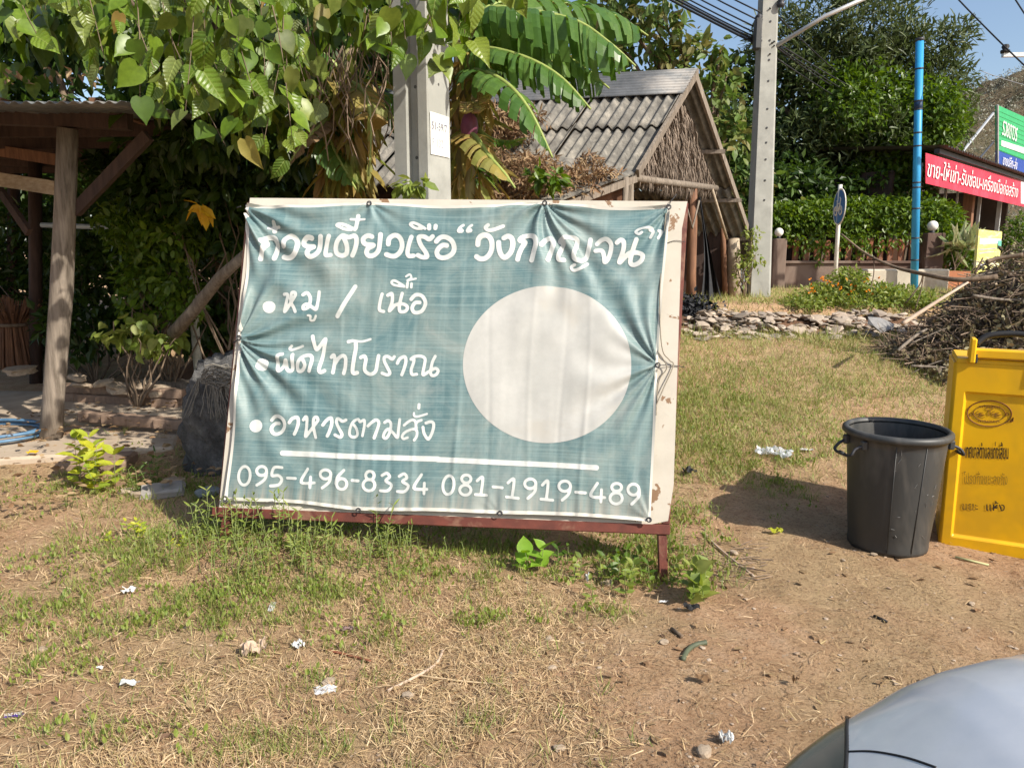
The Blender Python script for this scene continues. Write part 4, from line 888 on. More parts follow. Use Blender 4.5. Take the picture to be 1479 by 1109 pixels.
gpost(994, 1008, 272, 455, -.05, m_wood_red, dx=-4); gpost(1050, 1069, 345, 445, -.10, m_wood_pale, dx=0); gpost(1040, 1048, 330, 447, .0, m_wood_red, dx=3); gpost(906, 916, 256, 380, -.05, m_wood_grey)
MB().tube([gpl(1028, 272, -.1), gpl(1050, 345, -.1)], .022, 6).build('brace', m_wood_pale, hut, True)
MB().tube([gpl(1010, 290, -.3), gpl(1000, 330, -.3), gpl(992, 300, -.3)], .012, 5).build('hanging_stick', m_wood_grey, hut, True)
# dark plank wall and interior behind
a0, a1 = gpl(900, 420, .1), gpl(1082, 430, .1)
A = gpl(1082, 300, 1.4); 
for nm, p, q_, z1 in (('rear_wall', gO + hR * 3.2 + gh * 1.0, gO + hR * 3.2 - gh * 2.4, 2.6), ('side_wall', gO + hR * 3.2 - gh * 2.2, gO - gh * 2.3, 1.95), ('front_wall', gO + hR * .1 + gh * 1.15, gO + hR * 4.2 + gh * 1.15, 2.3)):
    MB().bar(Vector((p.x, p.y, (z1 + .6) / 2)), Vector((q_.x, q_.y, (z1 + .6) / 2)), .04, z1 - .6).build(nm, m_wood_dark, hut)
a = gpl(1062, 380, -.02); b = gpl(1090, 380, -.02)
corr('side_sheet', Vector((a.x, a.y, gpl(1070, 384, -.02).z)), (0, 0, -1), (b - a), .62, (b - a).length, .06, .01, m_zinc, hut, 0, .004)
# black netting
us = np.linspace(0, 1, 22); vs_ = np.linspace(0, 1, 30); V = []
for v_ in vs_:
    for u_ in us:
        x0 = 1009 + 8 * math.sin(v_ * 3) ; x1 = np.interp(v_, [0, .3, .6, .85, 1], [1012, 1020, 1030, 1040, 1050]); p = gpl(x0 + (x1 - x0) * u_, 285 + v_ * 163, -.12 - .05 * math.sin(u_ * 12 + v_ * 3)); V.append(p)
Fs = [(j * 22 + i, j * 22 + i + 1, (j + 1) * 22 + i + 1, (j + 1) * 22 + i) for j in range(29) for i in range(21)]
o = MB().poly(V, Fs).build('shade_net', M('black_net', (.035, .038, .042), (.02, .02, .023), 18, .8, .4), None, True); tag(o, 'black shade net hanging in folds at the hut doorway', 'net')
P = np.array([tuple(gpl(1003, 452, -.3))]) + rng.normal(size=(600, 3)) * np.array([.12, .10, .05]); P[:, 2] = gz(P[:, 0], P[:, 1]) + rng.random(600) * .16
V, Fc = scatter(P, rndu(600), rndu(600), rng.uniform(.04, .1, 600), 'quad'); o = link('net_heap', np_mesh('net_heap', V, Fc, M('black_net', (0, 0, 0)))); tag(o, 'small crumpled black heap at the foot of the reddish hut post', 'plastic heap', kind='stuff')
# lean-to roof with its slatted wall
L0, L1, L2, L3 = at(918, 249, 8.35), at(806, 291, 7.7), at(690, 270, 8.5), at(760, 215, 9.0)
lt = empty('lean_to', Vector((L1.x + .5, 8.2, float(gz(L1.x, 8.2)))), 'low lean-to roof edge buried in dry leaves, joined left of the thatched gable', 'shed')
for k_ in range(4):
    f0, f1 = k_ / 4, (k_ + 1) / 4 + .03; a, b, c, d = L0.lerp(L1, f0), L0.lerp(L1, f1), L3.lerp(L2, f1), L3.lerp(L2, f0); n_ = (b - a).cross(d - a).normalized(); n_ = n_ if n_.z > 0 else -n_; li = n_ * (.012 * (k_ % 2))
    slab('roof_sheet', [a + li, b + li, c + li, d + li], [p + li - n_ * .018 for p in (a, b, c, d)], m_fib, lt)
MB().bar(L0 - Vector((0, 0, .07)), L1 - Vector((0, 0, .07)), .05, .07).build('edge_beam', m_wood_grey, lt)
slm = None
for k_ in range(24):
    f_ = .08 + k_ / 24 * .62; p = L0.lerp(L1, f_) + Vector((-.05, .12, -.1)); h_ = 1.0
    if slm is None: o = MB().box((0, 0, 0), (.03, .012, 1.0)).build('bamboo_slat', m_wood_red, lt); o.matrix_parent_inverse = Matrix(); slm = o.data; o.location = p - Vector((0, 0, .5)) - lt.location
    else: inst('bamboo_slat', slm, lt, p - Vector((0, 0, .5)), (0, 0, random.uniform(-.2, .2)))
for px_ in (904, 838): a = at(px_, 256 if px_ > 900 else 280, 8.25); MB().tube([a, Vector((a.x, a.y, .6))], .035, 7).build('post', m_wood_grey, lt, True)
lc = [(tuple(at(px_, py_, Y)), r) for px_, py_, Y, r in ((800, 268, 8.1, (.5, .4, .16)), (850, 250, 8.3, (.35, .3, .08)), (760, 252, 8.4, (.45, .4, .2)), (740, 280, 8.0, (.5, .3, .2)), (705, 185, 9.0, (.4, .3, .3)), (740, 180, 9.0, (.4, .3, .22)), (775, 235, 8.6, (.3, .2, .12)), (700, 250, 8.3, (.4, .3, .3)), (850, 232, 8.7, (.16, .2, .08)))]
o = foliage('dry_leaf_pile', lc, 9000, .085, 'lance', m_deadleaf, None, .3, .3, 1.0); tag(o, 'brown dead leaves and vines heaped on the lean-to roof left of the hut', 'dead leaves', kind='stuff')
o = foliage('creeper', [(tuple(at(px_, py_, 7.6)), r) for px_, py_, r in ((660, 248, (.22, .1, .12)), (795, 262, (.14, .1, .12)), (690, 250, (.2, .1, .1)), (775, 255, (.1, .1, .1)))], 260, .10, 'oval', m_vine, None, .4, .3, .7); tag(o, 'small green creeper growing in the dry leaves above the sign, right of the near pole', 'plant')

# ================================================================== BANANA PLANTS
def banana_leaf(pts, width, par, mat, tears=34, droop=.9, seed=0, petiole=0.12):
    """pts: (px,py,Y) along the midrib; blades hang to both sides in torn strips"""
    r_ = random.Random(seed); C = spline([np.array(at(*p)) for p in pts], 10); C = [Vector(c) for c in C]
    seg = [0]; 
    for i in range(1, len(C)): seg.append(seg[-1] + (C[i] - C[i - 1]).length)
    L = seg[-1]
    def pos(t_):
        s = t_ * L; i = max(0, min(len(C) - 2, int(np.searchsorted(seg, s)) - 1)); f_ = (s - seg[i]) / max(seg[i + 1] - seg[i], 1e-6); return C[i].lerp(C[i + 1], f_), (C[min(i + 2, len(C) - 1)] - C[max(i - 1, 0)]).normalized()
    mb = MB()
    for side in (-1, 1):
        t_ = petiole
        while t_ < .995:
            dt = r_.choice((.018, .028, .045, .06)) * r_.uniform(.8, 1.2); t2 = min(t_ + dt, 1); gap = r_.choice((0, 0, .002, .004, .008))
            dr = droop * r_.uniform(.55, 1.35); wj = r_.uniform(.88, 1.08); tw = r_.uniform(-.12, .12)
            rows = []
            for tt in (t_, (t_ + t2) / 2, t2 - gap):
                p, d = pos(tt); s = basis(d)[0] * side; w = width * (max(0, math.sin(PI * min(1, .12 + (tt - petiole) / (1 - petiole) * .93))) ** .55) * wj
                fw_ = d * .25 * w; row = []
                for q in range(5):
                    a = q / 4; ang = dr * a; x_ = w * a * math.cos(ang * .75); z_ = -w * a * math.sin(ang * .75) + .04 * w * math.sin(a * PI)
                    row.append(p + s * x_ + Vector((0, 0, z_)) + fw_ * a + d * tw * w * a * .3 + Vector((0, 0, .006 * math.sin(tt * 90))))
                rows.append(row)
            b = len(mb.v)
            for row in rows: mb.v += [tuple(x) for x in row]
            for j in range(2):
                for q in range(4):
                    f4 = (b + j * 5 + q, b + j * 5 + q + 1, b + (j + 1) * 5 + q + 1, b + (j + 1) * 5 + q); mb.f.append(f4 if side > 0 else f4[::-1])
            t_ = t2
    leaf = mb.build('leaf', mat, par, False)
    MB().tube(C, [.022 * (1 - .8 * i / len(C)) + .003 for i in range(len(C))], 6).build('midrib', M('banana_midrib', (.30, .36, .10), (.22, .27, .07), 10, .5, 0), leaf, True)
    return leaf
YN = 6.2; nb = at(668, 300, YN); ban = empty('banana_plant', Vector((nb.x, YN, float(gz(nb.x, YN)))), 'banana plant with long torn green leaves and a purple flower right of the near pole', 'banana plant')
m_pseudo = M('banana_stem', (.26, .25, .10), (.13, .10, .05), 8, .7, .3, (2, 2, .3), c3=(.20, .14, .07))
top = at(668, 30, YN); MB().tube([Vector((nb.x, YN, .1)), Vector((nb.x, YN, 1.2)), at(668, 150, YN), top], [.13, .11, .09, .05], 12).build('stem', m_pseudo, ban, True)
for i, (pts, w, m_, dr) in enumerate((
    ([(664, 60, 6.2), (700, 16, 6.1), (750, 14, 6.0), (830, 30, 5.9), (880, 62, 5.8), (918, 96, 5.75)], .42, m_banana, 1.25),
    ([(668, 30, 6.3), (740, 0, 6.6), (820, 6, 6.9), (890, 24, 7.1), (936, 52, 7.2)], .46, m_banana, 1.2),
    ([(664, 84, 6.25), (710, 56, 6.2), (770, 60, 6.1), (835, 92, 6.0), (880, 128, 5.95)], .34, m_banana, 1.15),
    ([(664, 80, 6.2), (700, 70, 5.9), (760, 84, 5.7), (810, 112, 5.6), (853, 158, 5.5)], .26, m_banana, 1.1),
    ([(662, 105, 6.2), (690, 102, 5.8), (730, 120, 5.5), (765, 160, 5.35), (798, 228, 5.3)], .22, m_banana, .95),
    ([(662, 190, 6.2), (684, 196, 5.6), (705, 224, 5.4), (728, 250, 5.3), (744, 272, 5.25)], .17, m_bdry, .6),
    ([(660, 60, 6.2), (690, 30, 6.8), (740, 50, 7.4), (800, 90, 8.0)], .4, m_banana, 1.1),
    ([(664, 70, 6.3), (640, 20, 6.6), (600, -10, 6.9), (540, 20, 7.1)], .36, m_banana, 1.1),
    ([(664, 20, 6.2), (665, -40, 6.5), (700, -80, 6.8), (770, -70, 7.0)], .4, m_banana, 1.1),
    ([(668, 160, 6.2), (700, 196, 6.0), (730, 205, 5.9), (760, 200, 5.8)], .12, m_banana, .5))):
    banana_leaf(pts, w, ban, m_, seed=i, droop=dr)
# flower on its bent stalk, hanging dead leaf sheaths
st = [Vector(p) for p in spline([np.array(at(*p)) for p in ((666, 120, 6.1), (680, 112, 5.8), (690, 128, 5.7), (680, 165, 5.68))], 6)]; MB().tube(st, .022, 7).build('flower_stalk', m_pseudo, ban, True)
c = at(678, 178, 5.68); MB().lathe([(.002, -.19), (.03, -.15), (.055, -.09), (.066, -.03), (.055, .03), (.03, .07), (.01, .09)], c, 16).build('flower', M('purple_bract', (.20, .05, .09), (.12, .03, .06), 14, .5, .1), ban, True)
for k_, (px_, py_, a) in enumerate(((700, 136, .5), (690, 150, .1), (672, 150, -.4))):
    c = at(px_, py_, 5.62); d = Vector((math.cos(a), -.2, math.sin(a) * .5)).normalized(); mb = MB()
    for j in range(5): e = c - d * .04 + Vector((0, -.02 * j, -.018 * j)); mb.tube([e, e + d * .05, e + d * .10 + Vector((0, 0, .02))], [.008, .013, .004], 6)
    mb.build('young_fruit', M('fruit_green', (.35, .33, .08), (.3, .15, .08), 20, .5, 0), ban, True)
o = foliage('dead_leaf_sheaths', [(tuple(at(672, py_, 6.1)), (.22, .2, .3)) for py_ in (120, 175, 230, 262)], 240, .22, 'lance', m_bdry, ban, 1.2, .3, .5)
YM = 6.6; nb2 = at(500, 300, YM); ban2 = empty('banana_plant', Vector((nb2.x, YM, float(gz(nb2.x, YM)))), 'banana plant in shade left of the near pole, one withered yellow leaf hanging', 'banana plant')
MB().tube([Vector((nb2.x, YM, .1)), at(500, 200, YM), at(505, 60, YM)], [.12, .10, .05], 12).build('stem', m_pseudo, ban2, True)
for i, (pts, w, m_, dr) in enumerate((([(506, 120, 6.5), (520, 128, 6.1), (532, 150, 5.9), (535, 200, 5.85), (532, 255, 5.8)], .15, m_bdry, .35), ([(500, 110, 6.6), (470, 150, 6.3), (480, 210, 6.2), (515, 275, 6.1)], .24, m_banana, .8),
    ([(500, 110, 6.6), (440, 60, 6.5), (400, 90, 6.4), (380, 160, 6.3)], .3, m_banana, .9), ([(502, 90, 6.6), (540, 40, 6.5), (590, 60, 6.6), (620, 120, 6.7)], .3, m_banana, .9), ([(500, 140, 6.6), (470, 175, 6.2), (440, 205, 6.0), (402, 262, 5.9)], .14, M('dead_banana_leaf', (.26, .17, .09), (.15, .09, .05), 12, .8, .3), .3),
    ([(500, 120, 6.6), (560, 140, 6.9), (600, 200, 7.0), (590, 260, 7.0)], .25, m_banana, .8))):
    banana_leaf(pts, w, ban2, m_, seed=20 + i, droop=dr)
foliage('dead_leaf_sheaths', [(tuple(at(505, py_, 6.4)), (.28, .2, .35)) for py_ in (150, 210, 265)], 320, .26, 'lance', m_bdry, ban2, 1.3, .3, .45)
# sprig on the near pole
o = foliage('papaya_sprig', [(tuple(at(596, 268, 4.55)), (.09, .06, .05))], 46, .085, 'oval', m_weed, None, .5, .2, .6); tag(o, 'small green leafy sprig poking up over the sign in front of the near pole', 'plant')
# ================================================================== TREES AND GREENERY
def tree(name, base, tips, r0, groups, label, cat='tree', grp=None, bark=None, wob=.12):
    o = empty(name, Vector(base), label, cat, grp); mb = MB(); b = Vector(base) - Vector((0, 0, .2)); fork = tips[0]
    mb.tube([b, b.lerp(Vector(fork), .5) + Vector((.04, 0, 0)), Vector(fork)], [r0, r0 * .85, r0 * .7], 10).build('trunk', bark or m_bark, o, True)
    lm = MB(); limbs(lm, fork, tips[1:], r0 * .6, .012, wob); lm.build('limbs', bark or m_bark, o, True)['kind'] = 'stuff'
    for (cl, n, sz, kind, mat, dr) in groups: foliage('crown', cl, n, sz, kind, mat, o, dr, .35, .75, True)
    return o
# big dense tree behind the fence
YT = 18.0; e = lambda px_, py_, r, Y=YT, sy=1.0: (tuple(at(px_, py_, Y)), (r, r * sy, r * .85))
big_o = [e(1130, 60, .9), e(1180, 35, .9), e(1235, 38, 1.0), e(1290, 45, .9), e(1335, 72, .8), e(1382, 50, .45), e(1368, 110, .7), e(1378, 155, .55), e(1370, 190, .5), e(1275, 90, 1.0), e(1215, 95, 1.0), e(1340, 130, .9), e(1150, 110, .9), e(1205, 190, .9, 17.4), e(1270, 205, .9, 17.2), e(1160, 200, .7, 17.4)]
big_g = [e(1305, 165, 1.0, 17.3), e(1338, 185, .8, 17.0), e(1350, 160, .7, 16.9), e(1240, 150, 1.0, 17.2), e(1300, 225, .7, 17.0), e(1280, 262, .45, 16.8), e(1250, 255, .5, 17), e(1325, 238, .4, 16.9), e(1215, 140, .8, 17.4)]
big_d = [e(1110, 150, 1.0, 18.5), e(1090, 220, 1.2, 18.5), e(1140, 260, 1.0, 18.5), e(1200, 245, 1.0, 18.4), e(1255, 225, 1.0, 18.6), e(1315, 200, 1.0, 18.6), e(1070, 110, .7, 18.5), e(1280, 140, 1.2, 19), e(1200, 120, 1.2, 19), e(1070, 300, 1.0, 18.6), e(1130, 300, .8, 18.6), e(1180, 290, .7, 18.8), e(1090, 275, .8, 17), e(1140, 270, .8, 16.9), e(1190, 280, .7, 16.9), e(1225, 285, .5, 16.8), e(1290, 285, .5, 16.9), e(1320, 275, .4, 16.6), e(1100, 310, .7, 17.2), e(1160, 310, .6, 17.2)]
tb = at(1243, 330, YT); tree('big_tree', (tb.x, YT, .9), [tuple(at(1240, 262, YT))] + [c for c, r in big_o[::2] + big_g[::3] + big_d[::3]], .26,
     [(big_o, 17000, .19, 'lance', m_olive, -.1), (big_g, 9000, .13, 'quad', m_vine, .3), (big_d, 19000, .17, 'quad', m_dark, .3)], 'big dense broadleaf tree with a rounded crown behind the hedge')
# loose teak-like tree between hut and far pole, and one behind it
t1 = [e(905, 20, .55, 13), e(950, 45, .6, 13), e(985, 70, .45, 13), e(930, 80, .5, 13), e(1010, 90, .45, 13), e(1035, 150, .5, 13), e(1020, 180, .45, 13), e(870, 50, .5, 13), e(1050, 200, .5, 13), e(880, -10, .5, 13), e(960, 0, .35, 13), e(1042, 70, .2, 13), e(1050, 110, .3, 13)]
tb = at(1035, 330, 13); tree('loose_tree', (tb.x, 13, .85), [tuple(at(1025, 230, 13))] + [c for c, r in t1], .10, [(t1, 1300, .19, 'oval', m_teak, .5)], 'open branched tree with yellowish leaves showing sky, above the hut ridge')
t2 = [e(790, 105, .9, 15), e(740, 60, 1.0, 15), e(850, 125, .8, 15), e(905, 135, .6, 15), e(1012, 160, .6, 15.5), e(1050, 250, 1.0, 16), e(1062, 190, .7, 16), e(1080, 300, 1.2, 16.5), e(980, 130, .5, 15.5)]
tb = at(880, 330, 15); tree('background_tree', (tb.x, 15, .9), [tuple(at(880, 240, 15))] + [c for c, r in t2], .16, [(t2, 5500, .17, 'quad', m_dark, .3), (t2, 1200, .2, 'oval', m_teak, .3)], 'mid green tree filling the gap behind the hut roof')
# dark wall of trees on the left behind everything
LAB = ['dark leafy tree behind the open timber pavilion at the left edge', 'dark leafy tree behind the pavilion post', 'dark tree behind the climbing shrub left of the banner', 'dark tree above the left end of the banner', 'dark tree behind the second banana plant', 'dark tree behind the near pole and banana leaves']
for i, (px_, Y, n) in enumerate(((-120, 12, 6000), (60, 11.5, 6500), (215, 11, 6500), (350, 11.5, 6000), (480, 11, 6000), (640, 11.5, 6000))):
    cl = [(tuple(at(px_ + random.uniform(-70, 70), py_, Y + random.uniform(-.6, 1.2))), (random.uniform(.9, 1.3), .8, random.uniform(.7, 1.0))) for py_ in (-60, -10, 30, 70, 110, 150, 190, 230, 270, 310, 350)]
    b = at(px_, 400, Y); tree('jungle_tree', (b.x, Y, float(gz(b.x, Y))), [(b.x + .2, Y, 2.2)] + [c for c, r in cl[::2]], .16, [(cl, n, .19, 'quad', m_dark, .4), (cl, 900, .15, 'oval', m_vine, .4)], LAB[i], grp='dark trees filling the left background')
# vines and shrubs nearer by
def shrub(name, cl, n, size, kind, mat, label, cat='shrub', stems=6, droop=.4, grp=None):
    c0 = Vector(cl[0][0]); b = Vector((c0.x, c0.y, float(gz(c0.x, c0.y)))); o = empty(name, b, label, cat, grp)
    mb = MB(); limbs(mb, b, [c for c, r in cl] + [tuple(Vector(c) + Vector((random.uniform(-.2, .2), 0, .1))) for c, r in cl[:stems]], .012, .004, .2); mb.build('stems', m_bark, o, True)['kind'] = 'stuff'
    foliage('leaves', cl, n, size, kind, mat, o, droop, .3, .7, True); return o
s_ = lambda px_, py_, Y, rx, rz: (tuple(at(px_, py_, Y)), (rx, .35, rz))
shrub('climbing_shrub', [s_(225, 360, 7.4, .25, .35), s_(205, 420, 7.4, .25, .4), s_(250, 340, 7.4, .3, .2), s_(245, 400, 7.4, .25, .3), s_(195, 350, 7.5, .3, .3), s_(290, 345, 7.6, .2, .2), s_(180, 320, 7.6, .3, .25), s_(215, 310, 7.6, .35, .2), s_(270, 440, 7.4, .25, .2)], 3400, .085, 'oval', m_hedge, 'bright leafy climbing shrub hanging on the fence between pavilion post and banner')  # brighter leaf colour paints in the sunlight that the heart-leaf canopy blocks
shrub('young_heart_vine', [s_(190, 490, 6.9, .2, .14), s_(165, 480, 6.9, .12, .12), s_(225, 495, 6.9, .16, .12), s_(245, 488, 6.9, .1, .1), s_(205, 460, 6.95, .15, .12)], 110, .095, 'heart', m_weed, 'pale green heart leaved vine low down in front of the soil mound', droop=1.0)
shrub('shade_shrub', [s_(330, 280, 7.2, .5, .4), s_(300, 250, 7.2, .4, .4), s_(250, 270, 7.4, .5, .35), s_(410, 240, 7.6, .5, .45), s_(330, 220, 7.5, .5, .4), s_(190, 260, 7.7, .6, .4), s_(460, 280, 7.6, .4, .3), s_(340, 330, 7.6, .35, .3)], 4200, .13, 'oval', m_dark, 'deep green shaded bush behind the top left corner of the banner')
shrub('undergrowth', [s_(130, 470, 8.2, .6, .35), s_(60, 480, 9.2, .5, .3), s_(160, 430, 8.6, .6, .5), s_(20, 420, 9.5, .8, .6), s_(120, 380, 8.9, .6, .5), s_(290, 470, 8.0, .5, .3), s_(330, 420, 8.2, .5, .6), s_(-40, 380, 9.6, .8, .8), s_(290, 400, 8.8, .8, .7), s_(70, 340, 9.6, .7, .5)], 7500, .12, 'quad', m_dark, 'dark undergrowth below the trees behind the pavilion floor')
# hanging dry roots and twigs
mb = MB()
for i in range(46):
    a = at(random.uniform(440, 560), random.uniform(10, 90), random.uniform(5.6, 6.4)); pts = [a]; 
    for k_ in range(5): a = a + Vector((random.uniform(-.08, .08), random.uniform(-.05, .05), -random.uniform(.06, .2))); pts.append(a)
    mb.tube(pts, .0045, 4)
o = mb.build('hanging_roots', m_stick, None); tag(o, 'tangle of thin dry hanging roots above the banner left of the near pole', 'roots', kind='stuff')
o = foliage('withered_leaf', [(tuple(at(285, 300, 6.5)), (.05, .03, .12))], 9, .17, 'oval', m_gold, None, .9, .2, .4); tag(o, 'single orange yellow withered leaf cluster hanging above the pipe rail', 'leaf')

# overhanging heart-leaved tree: each leaf a part
kb = at(330, 300, 8.4); ht = empty('heart_leaf_tree', Vector((kb.x, 8.4, float(gz(kb.x, 8.4)))), 'tree whose big bright heart shaped leaves hang over the top left of the picture', 'tree')
mb = MB(); fork = Vector((kb.x - .2, 8.0, 3.3)); mb.tube([Vector((kb.x, 8.4, 0)), Vector((kb.x - .1, 8.3, 1.7)), fork], [.14, .12, .10], 10).build('trunk', m_bark, ht, True)
def veined(src):
    m2 = src.copy(); m2.name = 'veined_leaf'; t2_ = m2.node_tree; b_ = t2_.nodes['Principled BSDF']; L_ = b_.inputs['Base Color'].links[0]; csock = L_.from_socket
    nn = t2_.nodes.new; tc = nn('ShaderNodeTexCoord'); sx_ = nn('ShaderNodeSeparateXYZ'); t2_.links.new(tc.outputs['Object'], sx_.inputs[0])
    def mth(op, a, b=None):
        q = nn('ShaderNodeMath'); q.operation = op
        for i_, v_ in enumerate((a, b)):
            if v_ is None: continue
            if isinstance(v_, (int, float)): q.inputs[i_].default_value = v_
            else: t2_.links.new(v_, q.inputs[i_])
        return q.outputs[0]
    ax = mth('ABSOLUTE', sx_.outputs[0]); mid = mth('LESS_THAN', ax, .014); w_ = mth('SUBTRACT', sx_.outputs[1], mth('MULTIPLY', ax, .75)); fr = mth('ABSOLUTE', mth('SUBTRACT', mth('FRACT', mth('MULTIPLY', w_, 6.5)), .5)); vein = mth('MULTIPLY', mth('LESS_THAN', fr, .045), .6)
    fac = mth('MULTIPLY', mth('MAXIMUM', mid, vein), .6); mx = nn('ShaderNodeMix'); mx.data_type = 'RGBA'; t2_.links.new(fac, mx.inputs[0]); t2_.links.new(csock, mx.inputs[6]); mx.inputs[7].default_value = (.30, .36, .10, 1)
    t2_.links.new(mx.outputs[2], b_.inputs['Base Color']); bp_ = nn('ShaderNodeBump'); bp_.inputs['Strength'].default_value = .6; bp_.inputs['Distance'].default_value = .004; t2_.links.new(mth('MULTIPLY', fr, 2.0), bp_.inputs['Height']); t2_.links.new(bp_.outputs[0], b_.inputs['Normal']); return m2
m_hv = veined(m_heart)
meshes = []
for k_ in range(7):
    V0, F0 = T_leaf('heart'); r_ = np.random.default_rng(k_); V0 = V0.copy(); w = 1 + .25 * (r_.random() - .5); V0[:, 0] *= w * .76
    V0[:, 2] += .10 * (r_.random() - .3) * np.sin(V0[:, 1] * PI) + (.3 * (r_.random() - .2)) * np.abs(V0[:, 0]) + .14 * np.sin(V0[:, 1] * 11 + k_) * np.abs(V0[:, 0]) - .12 * V0[:, 1] ** 2 * r_.random()
    V0[:, 0] += .10 * (r_.random() - .5) * V0[:, 1] ** 2; meshes.append(np_mesh('leaf', V0, F0, m_hv, True))
dry_mesh = meshes[3].copy(); dry_mesh.materials[0] = m_bdry
lowb = np.array([(-60, 90), (0, 95), (40, 100), (80, 75), (110, 60), (150, 110), (190, 175), (240, 195), (280, 190), (320, 215), (370, 235), (400, 262), (430, 235), (460, 170), (490, 90), (530, 90), (575, 70), (600, 45), (640, 40), (700, 20), (770, 10)])
twm = MB(); nleaf = 0; twigs = []
for i in range(50):
    px_ = random.choice((random.uniform(-50, 560), random.uniform(150, 460))) if i < 43 else random.uniform(560, 740); bot = np.interp(px_, lowb[:, 0], lowb[:, 1]) - random.uniform(0, 1) ** .7 * 110
    Y = random.uniform(3.9, 5.3)
    if i < 7: px_ = 545 + i * 21; bot = 52 + 14 * (i % 3); Y = 4.0 + .05 * i
    a = at(px_ - random.uniform(-30, 90), -70 - random.uniform(0, 60), Y + .3); b = at(px_, max(bot, -10), Y); m_ = a.lerp(b, .5) + Vector((random.uniform(-.2, .2), random.uniform(-.1, .1), .10))
    twm.tube([Vector(p) for p in spline([a, m_, b], 5)], [.0048 - .0003 * q for q in range(11)], 5); twigs.append(spline([a, m_, b], 14)); limb_to = a
    if i % 4 == 0: mm = fork.lerp(a, .5) + Vector((0, 0, .5)); mb2 = MB().tube([Vector(p) for p in spline([fork, mm, a], 5)], [.035 - .0028 * q for q in range(11)], 6).build('limb', m_bark, ht, True)
twm.build('twigs', m_bark, ht, True)['kind'] = 'stuff'
extra_P, extra_D, extra_N = [], [], []
order = [(tw, q) for tw in twigs for q in range(4, 29, 2)]; random.shuffle(order)
for tw, q in order:
    p = Vector(tw[min(q, len(tw) - 1)]) + Vector((random.uniform(-.08, .08), random.uniform(-.10, .05), random.uniform(-.04, .04)))
    d = Vector((random.gauss(0, .5), random.gauss(-.2, .4), -1 + random.uniform(0, .4))).normalized()
    nrm = Vector((random.gauss(.25, .75), -1 + random.gauss(0, .5), random.uniform(-.2, 1.1)))
    if nleaf < 296:
        x = d.cross(nrm).normalized(); z = x.cross(d); R = Matrix((x, d, z)).transposed(); s = random.choice((random.uniform(.075, .13), random.uniform(.12, .19)))
        o = inst('leaf', random.choice(meshes) if random.random() > .07 else dry_mesh, ht, p, R.to_euler(), (s, s, s)); nleaf += 1
    else: extra_P.append(tuple(p)); extra_D.append(tuple(d)); extra_N.append(tuple(nrm))
V, Fc = scatter(np.array(extra_P), np.array(extra_D), np.array(extra_N), rng.uniform(.08, .15, len(extra_P)), 'heart'); link('more_leaves', np_mesh('more_leaves', V, Fc, m_heart, True), ht)['kind'] = 'stuff'
cl = [(tuple(at(px_, py_, Y)), (.35, .35, .25)) for px_, py_, Y in ((30, 20, 5.6), (110, 10, 5.8), (200, 60, 5.8), (270, 90, 5.7), (340, 110, 5.8), (400, 60, 5.6), (470, 20, 5.8), (540, 10, 5.7), (20, 80, 6.0), (240, 140, 6.0), (380, 170, 6.1), (320, 20, 6.0), (160, 30, 5.9), (620, 0, 5.8), (80, -30, 5.9), (430, 120, 6.2))]
foliage('small_leaves', cl, 650, .14, 'heart', m_heart, ht, 1.1, .2, .45, True)
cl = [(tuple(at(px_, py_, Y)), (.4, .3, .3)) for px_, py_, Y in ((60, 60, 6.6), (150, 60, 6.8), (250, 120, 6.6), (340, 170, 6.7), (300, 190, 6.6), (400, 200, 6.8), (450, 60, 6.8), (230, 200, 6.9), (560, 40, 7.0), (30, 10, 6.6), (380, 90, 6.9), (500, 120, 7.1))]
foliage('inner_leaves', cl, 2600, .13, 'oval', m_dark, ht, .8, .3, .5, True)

# ================================================================== OPEN TIMBER PAVILION
YV = 5.9; pb = gnd(72, 634); pt_ = at(98, 186, YV - .05)
pav = empty('timber_pavilion', pb, 'open timber pavilion with a low corrugated roof at the left edge', 'pavilion')
MB().tube([pb - Vector((0, 0, .05)), pb.lerp(pt_, .12) + Vector((.01, 0, 0)), pb.lerp(pt_, .5) + Vector((.025, 0, 0)), pb.lerp(pt_, .75) + Vector((.015, 0, 0)), pt_], [.088, .078, .082, .076, .072], 12).build('post', m_wood_grey, pav, True)
zb = at(100, 168, YV).z
MB().bar(at(-160, 158, YV), at(188, 172, YV - .05), .09, .16).build('eave_beam', m_wood_dark, pav)
MB().bar(at(108, 306, YV), at(214, 196, YV - .1), .055, .085).build('knee_brace', m_wood_dark, pav)
for i, Y in enumerate((6.6, 7.3, 8.0, 8.7, 9.4)): MB().bar(Vector((-7.5, Y, zb - .02)), Vector((-2.75 - .1 * i, Y, zb + .02)), .06, .12).build('rafter', m_wood_dark, pav)
for i, x in enumerate((-7.0, -6.2, -5.4, -4.6, -3.8, -3.1)): MB().bar(Vector((x, 5.8, zb + .08)), Vector((x + .1, 9.6, zb + .06)), .05, .07).build('roof_batten', m_wood_red, pav)
MB().bar(at(-60, 250, 7.0), at(80, 272, 6.6), .03, .12).build('tie_board', m_wood_pale, pav)
MB().bar(at(-20, 215, 7.4), at(88, 232, 7.0), .03, .10).build('tie_board', m_wood_red, pav); MB().bar(at(0, 275, 6.6), at(42, 336, 6.4), .04, .07).build('knee_brace', m_wood_dark, pav)
for k_ in range(5):
    x1 = -2.50 - k_ * 1.02; corr('roof_sheet', (x1, 5.02, at(60, 148, 5.02).z + .01 * (k_ % 2)), (-1, 0, 0), (0, 1, .10), 1.06, 4.6, .076, .009, m_zinc, pav, .04, .005)
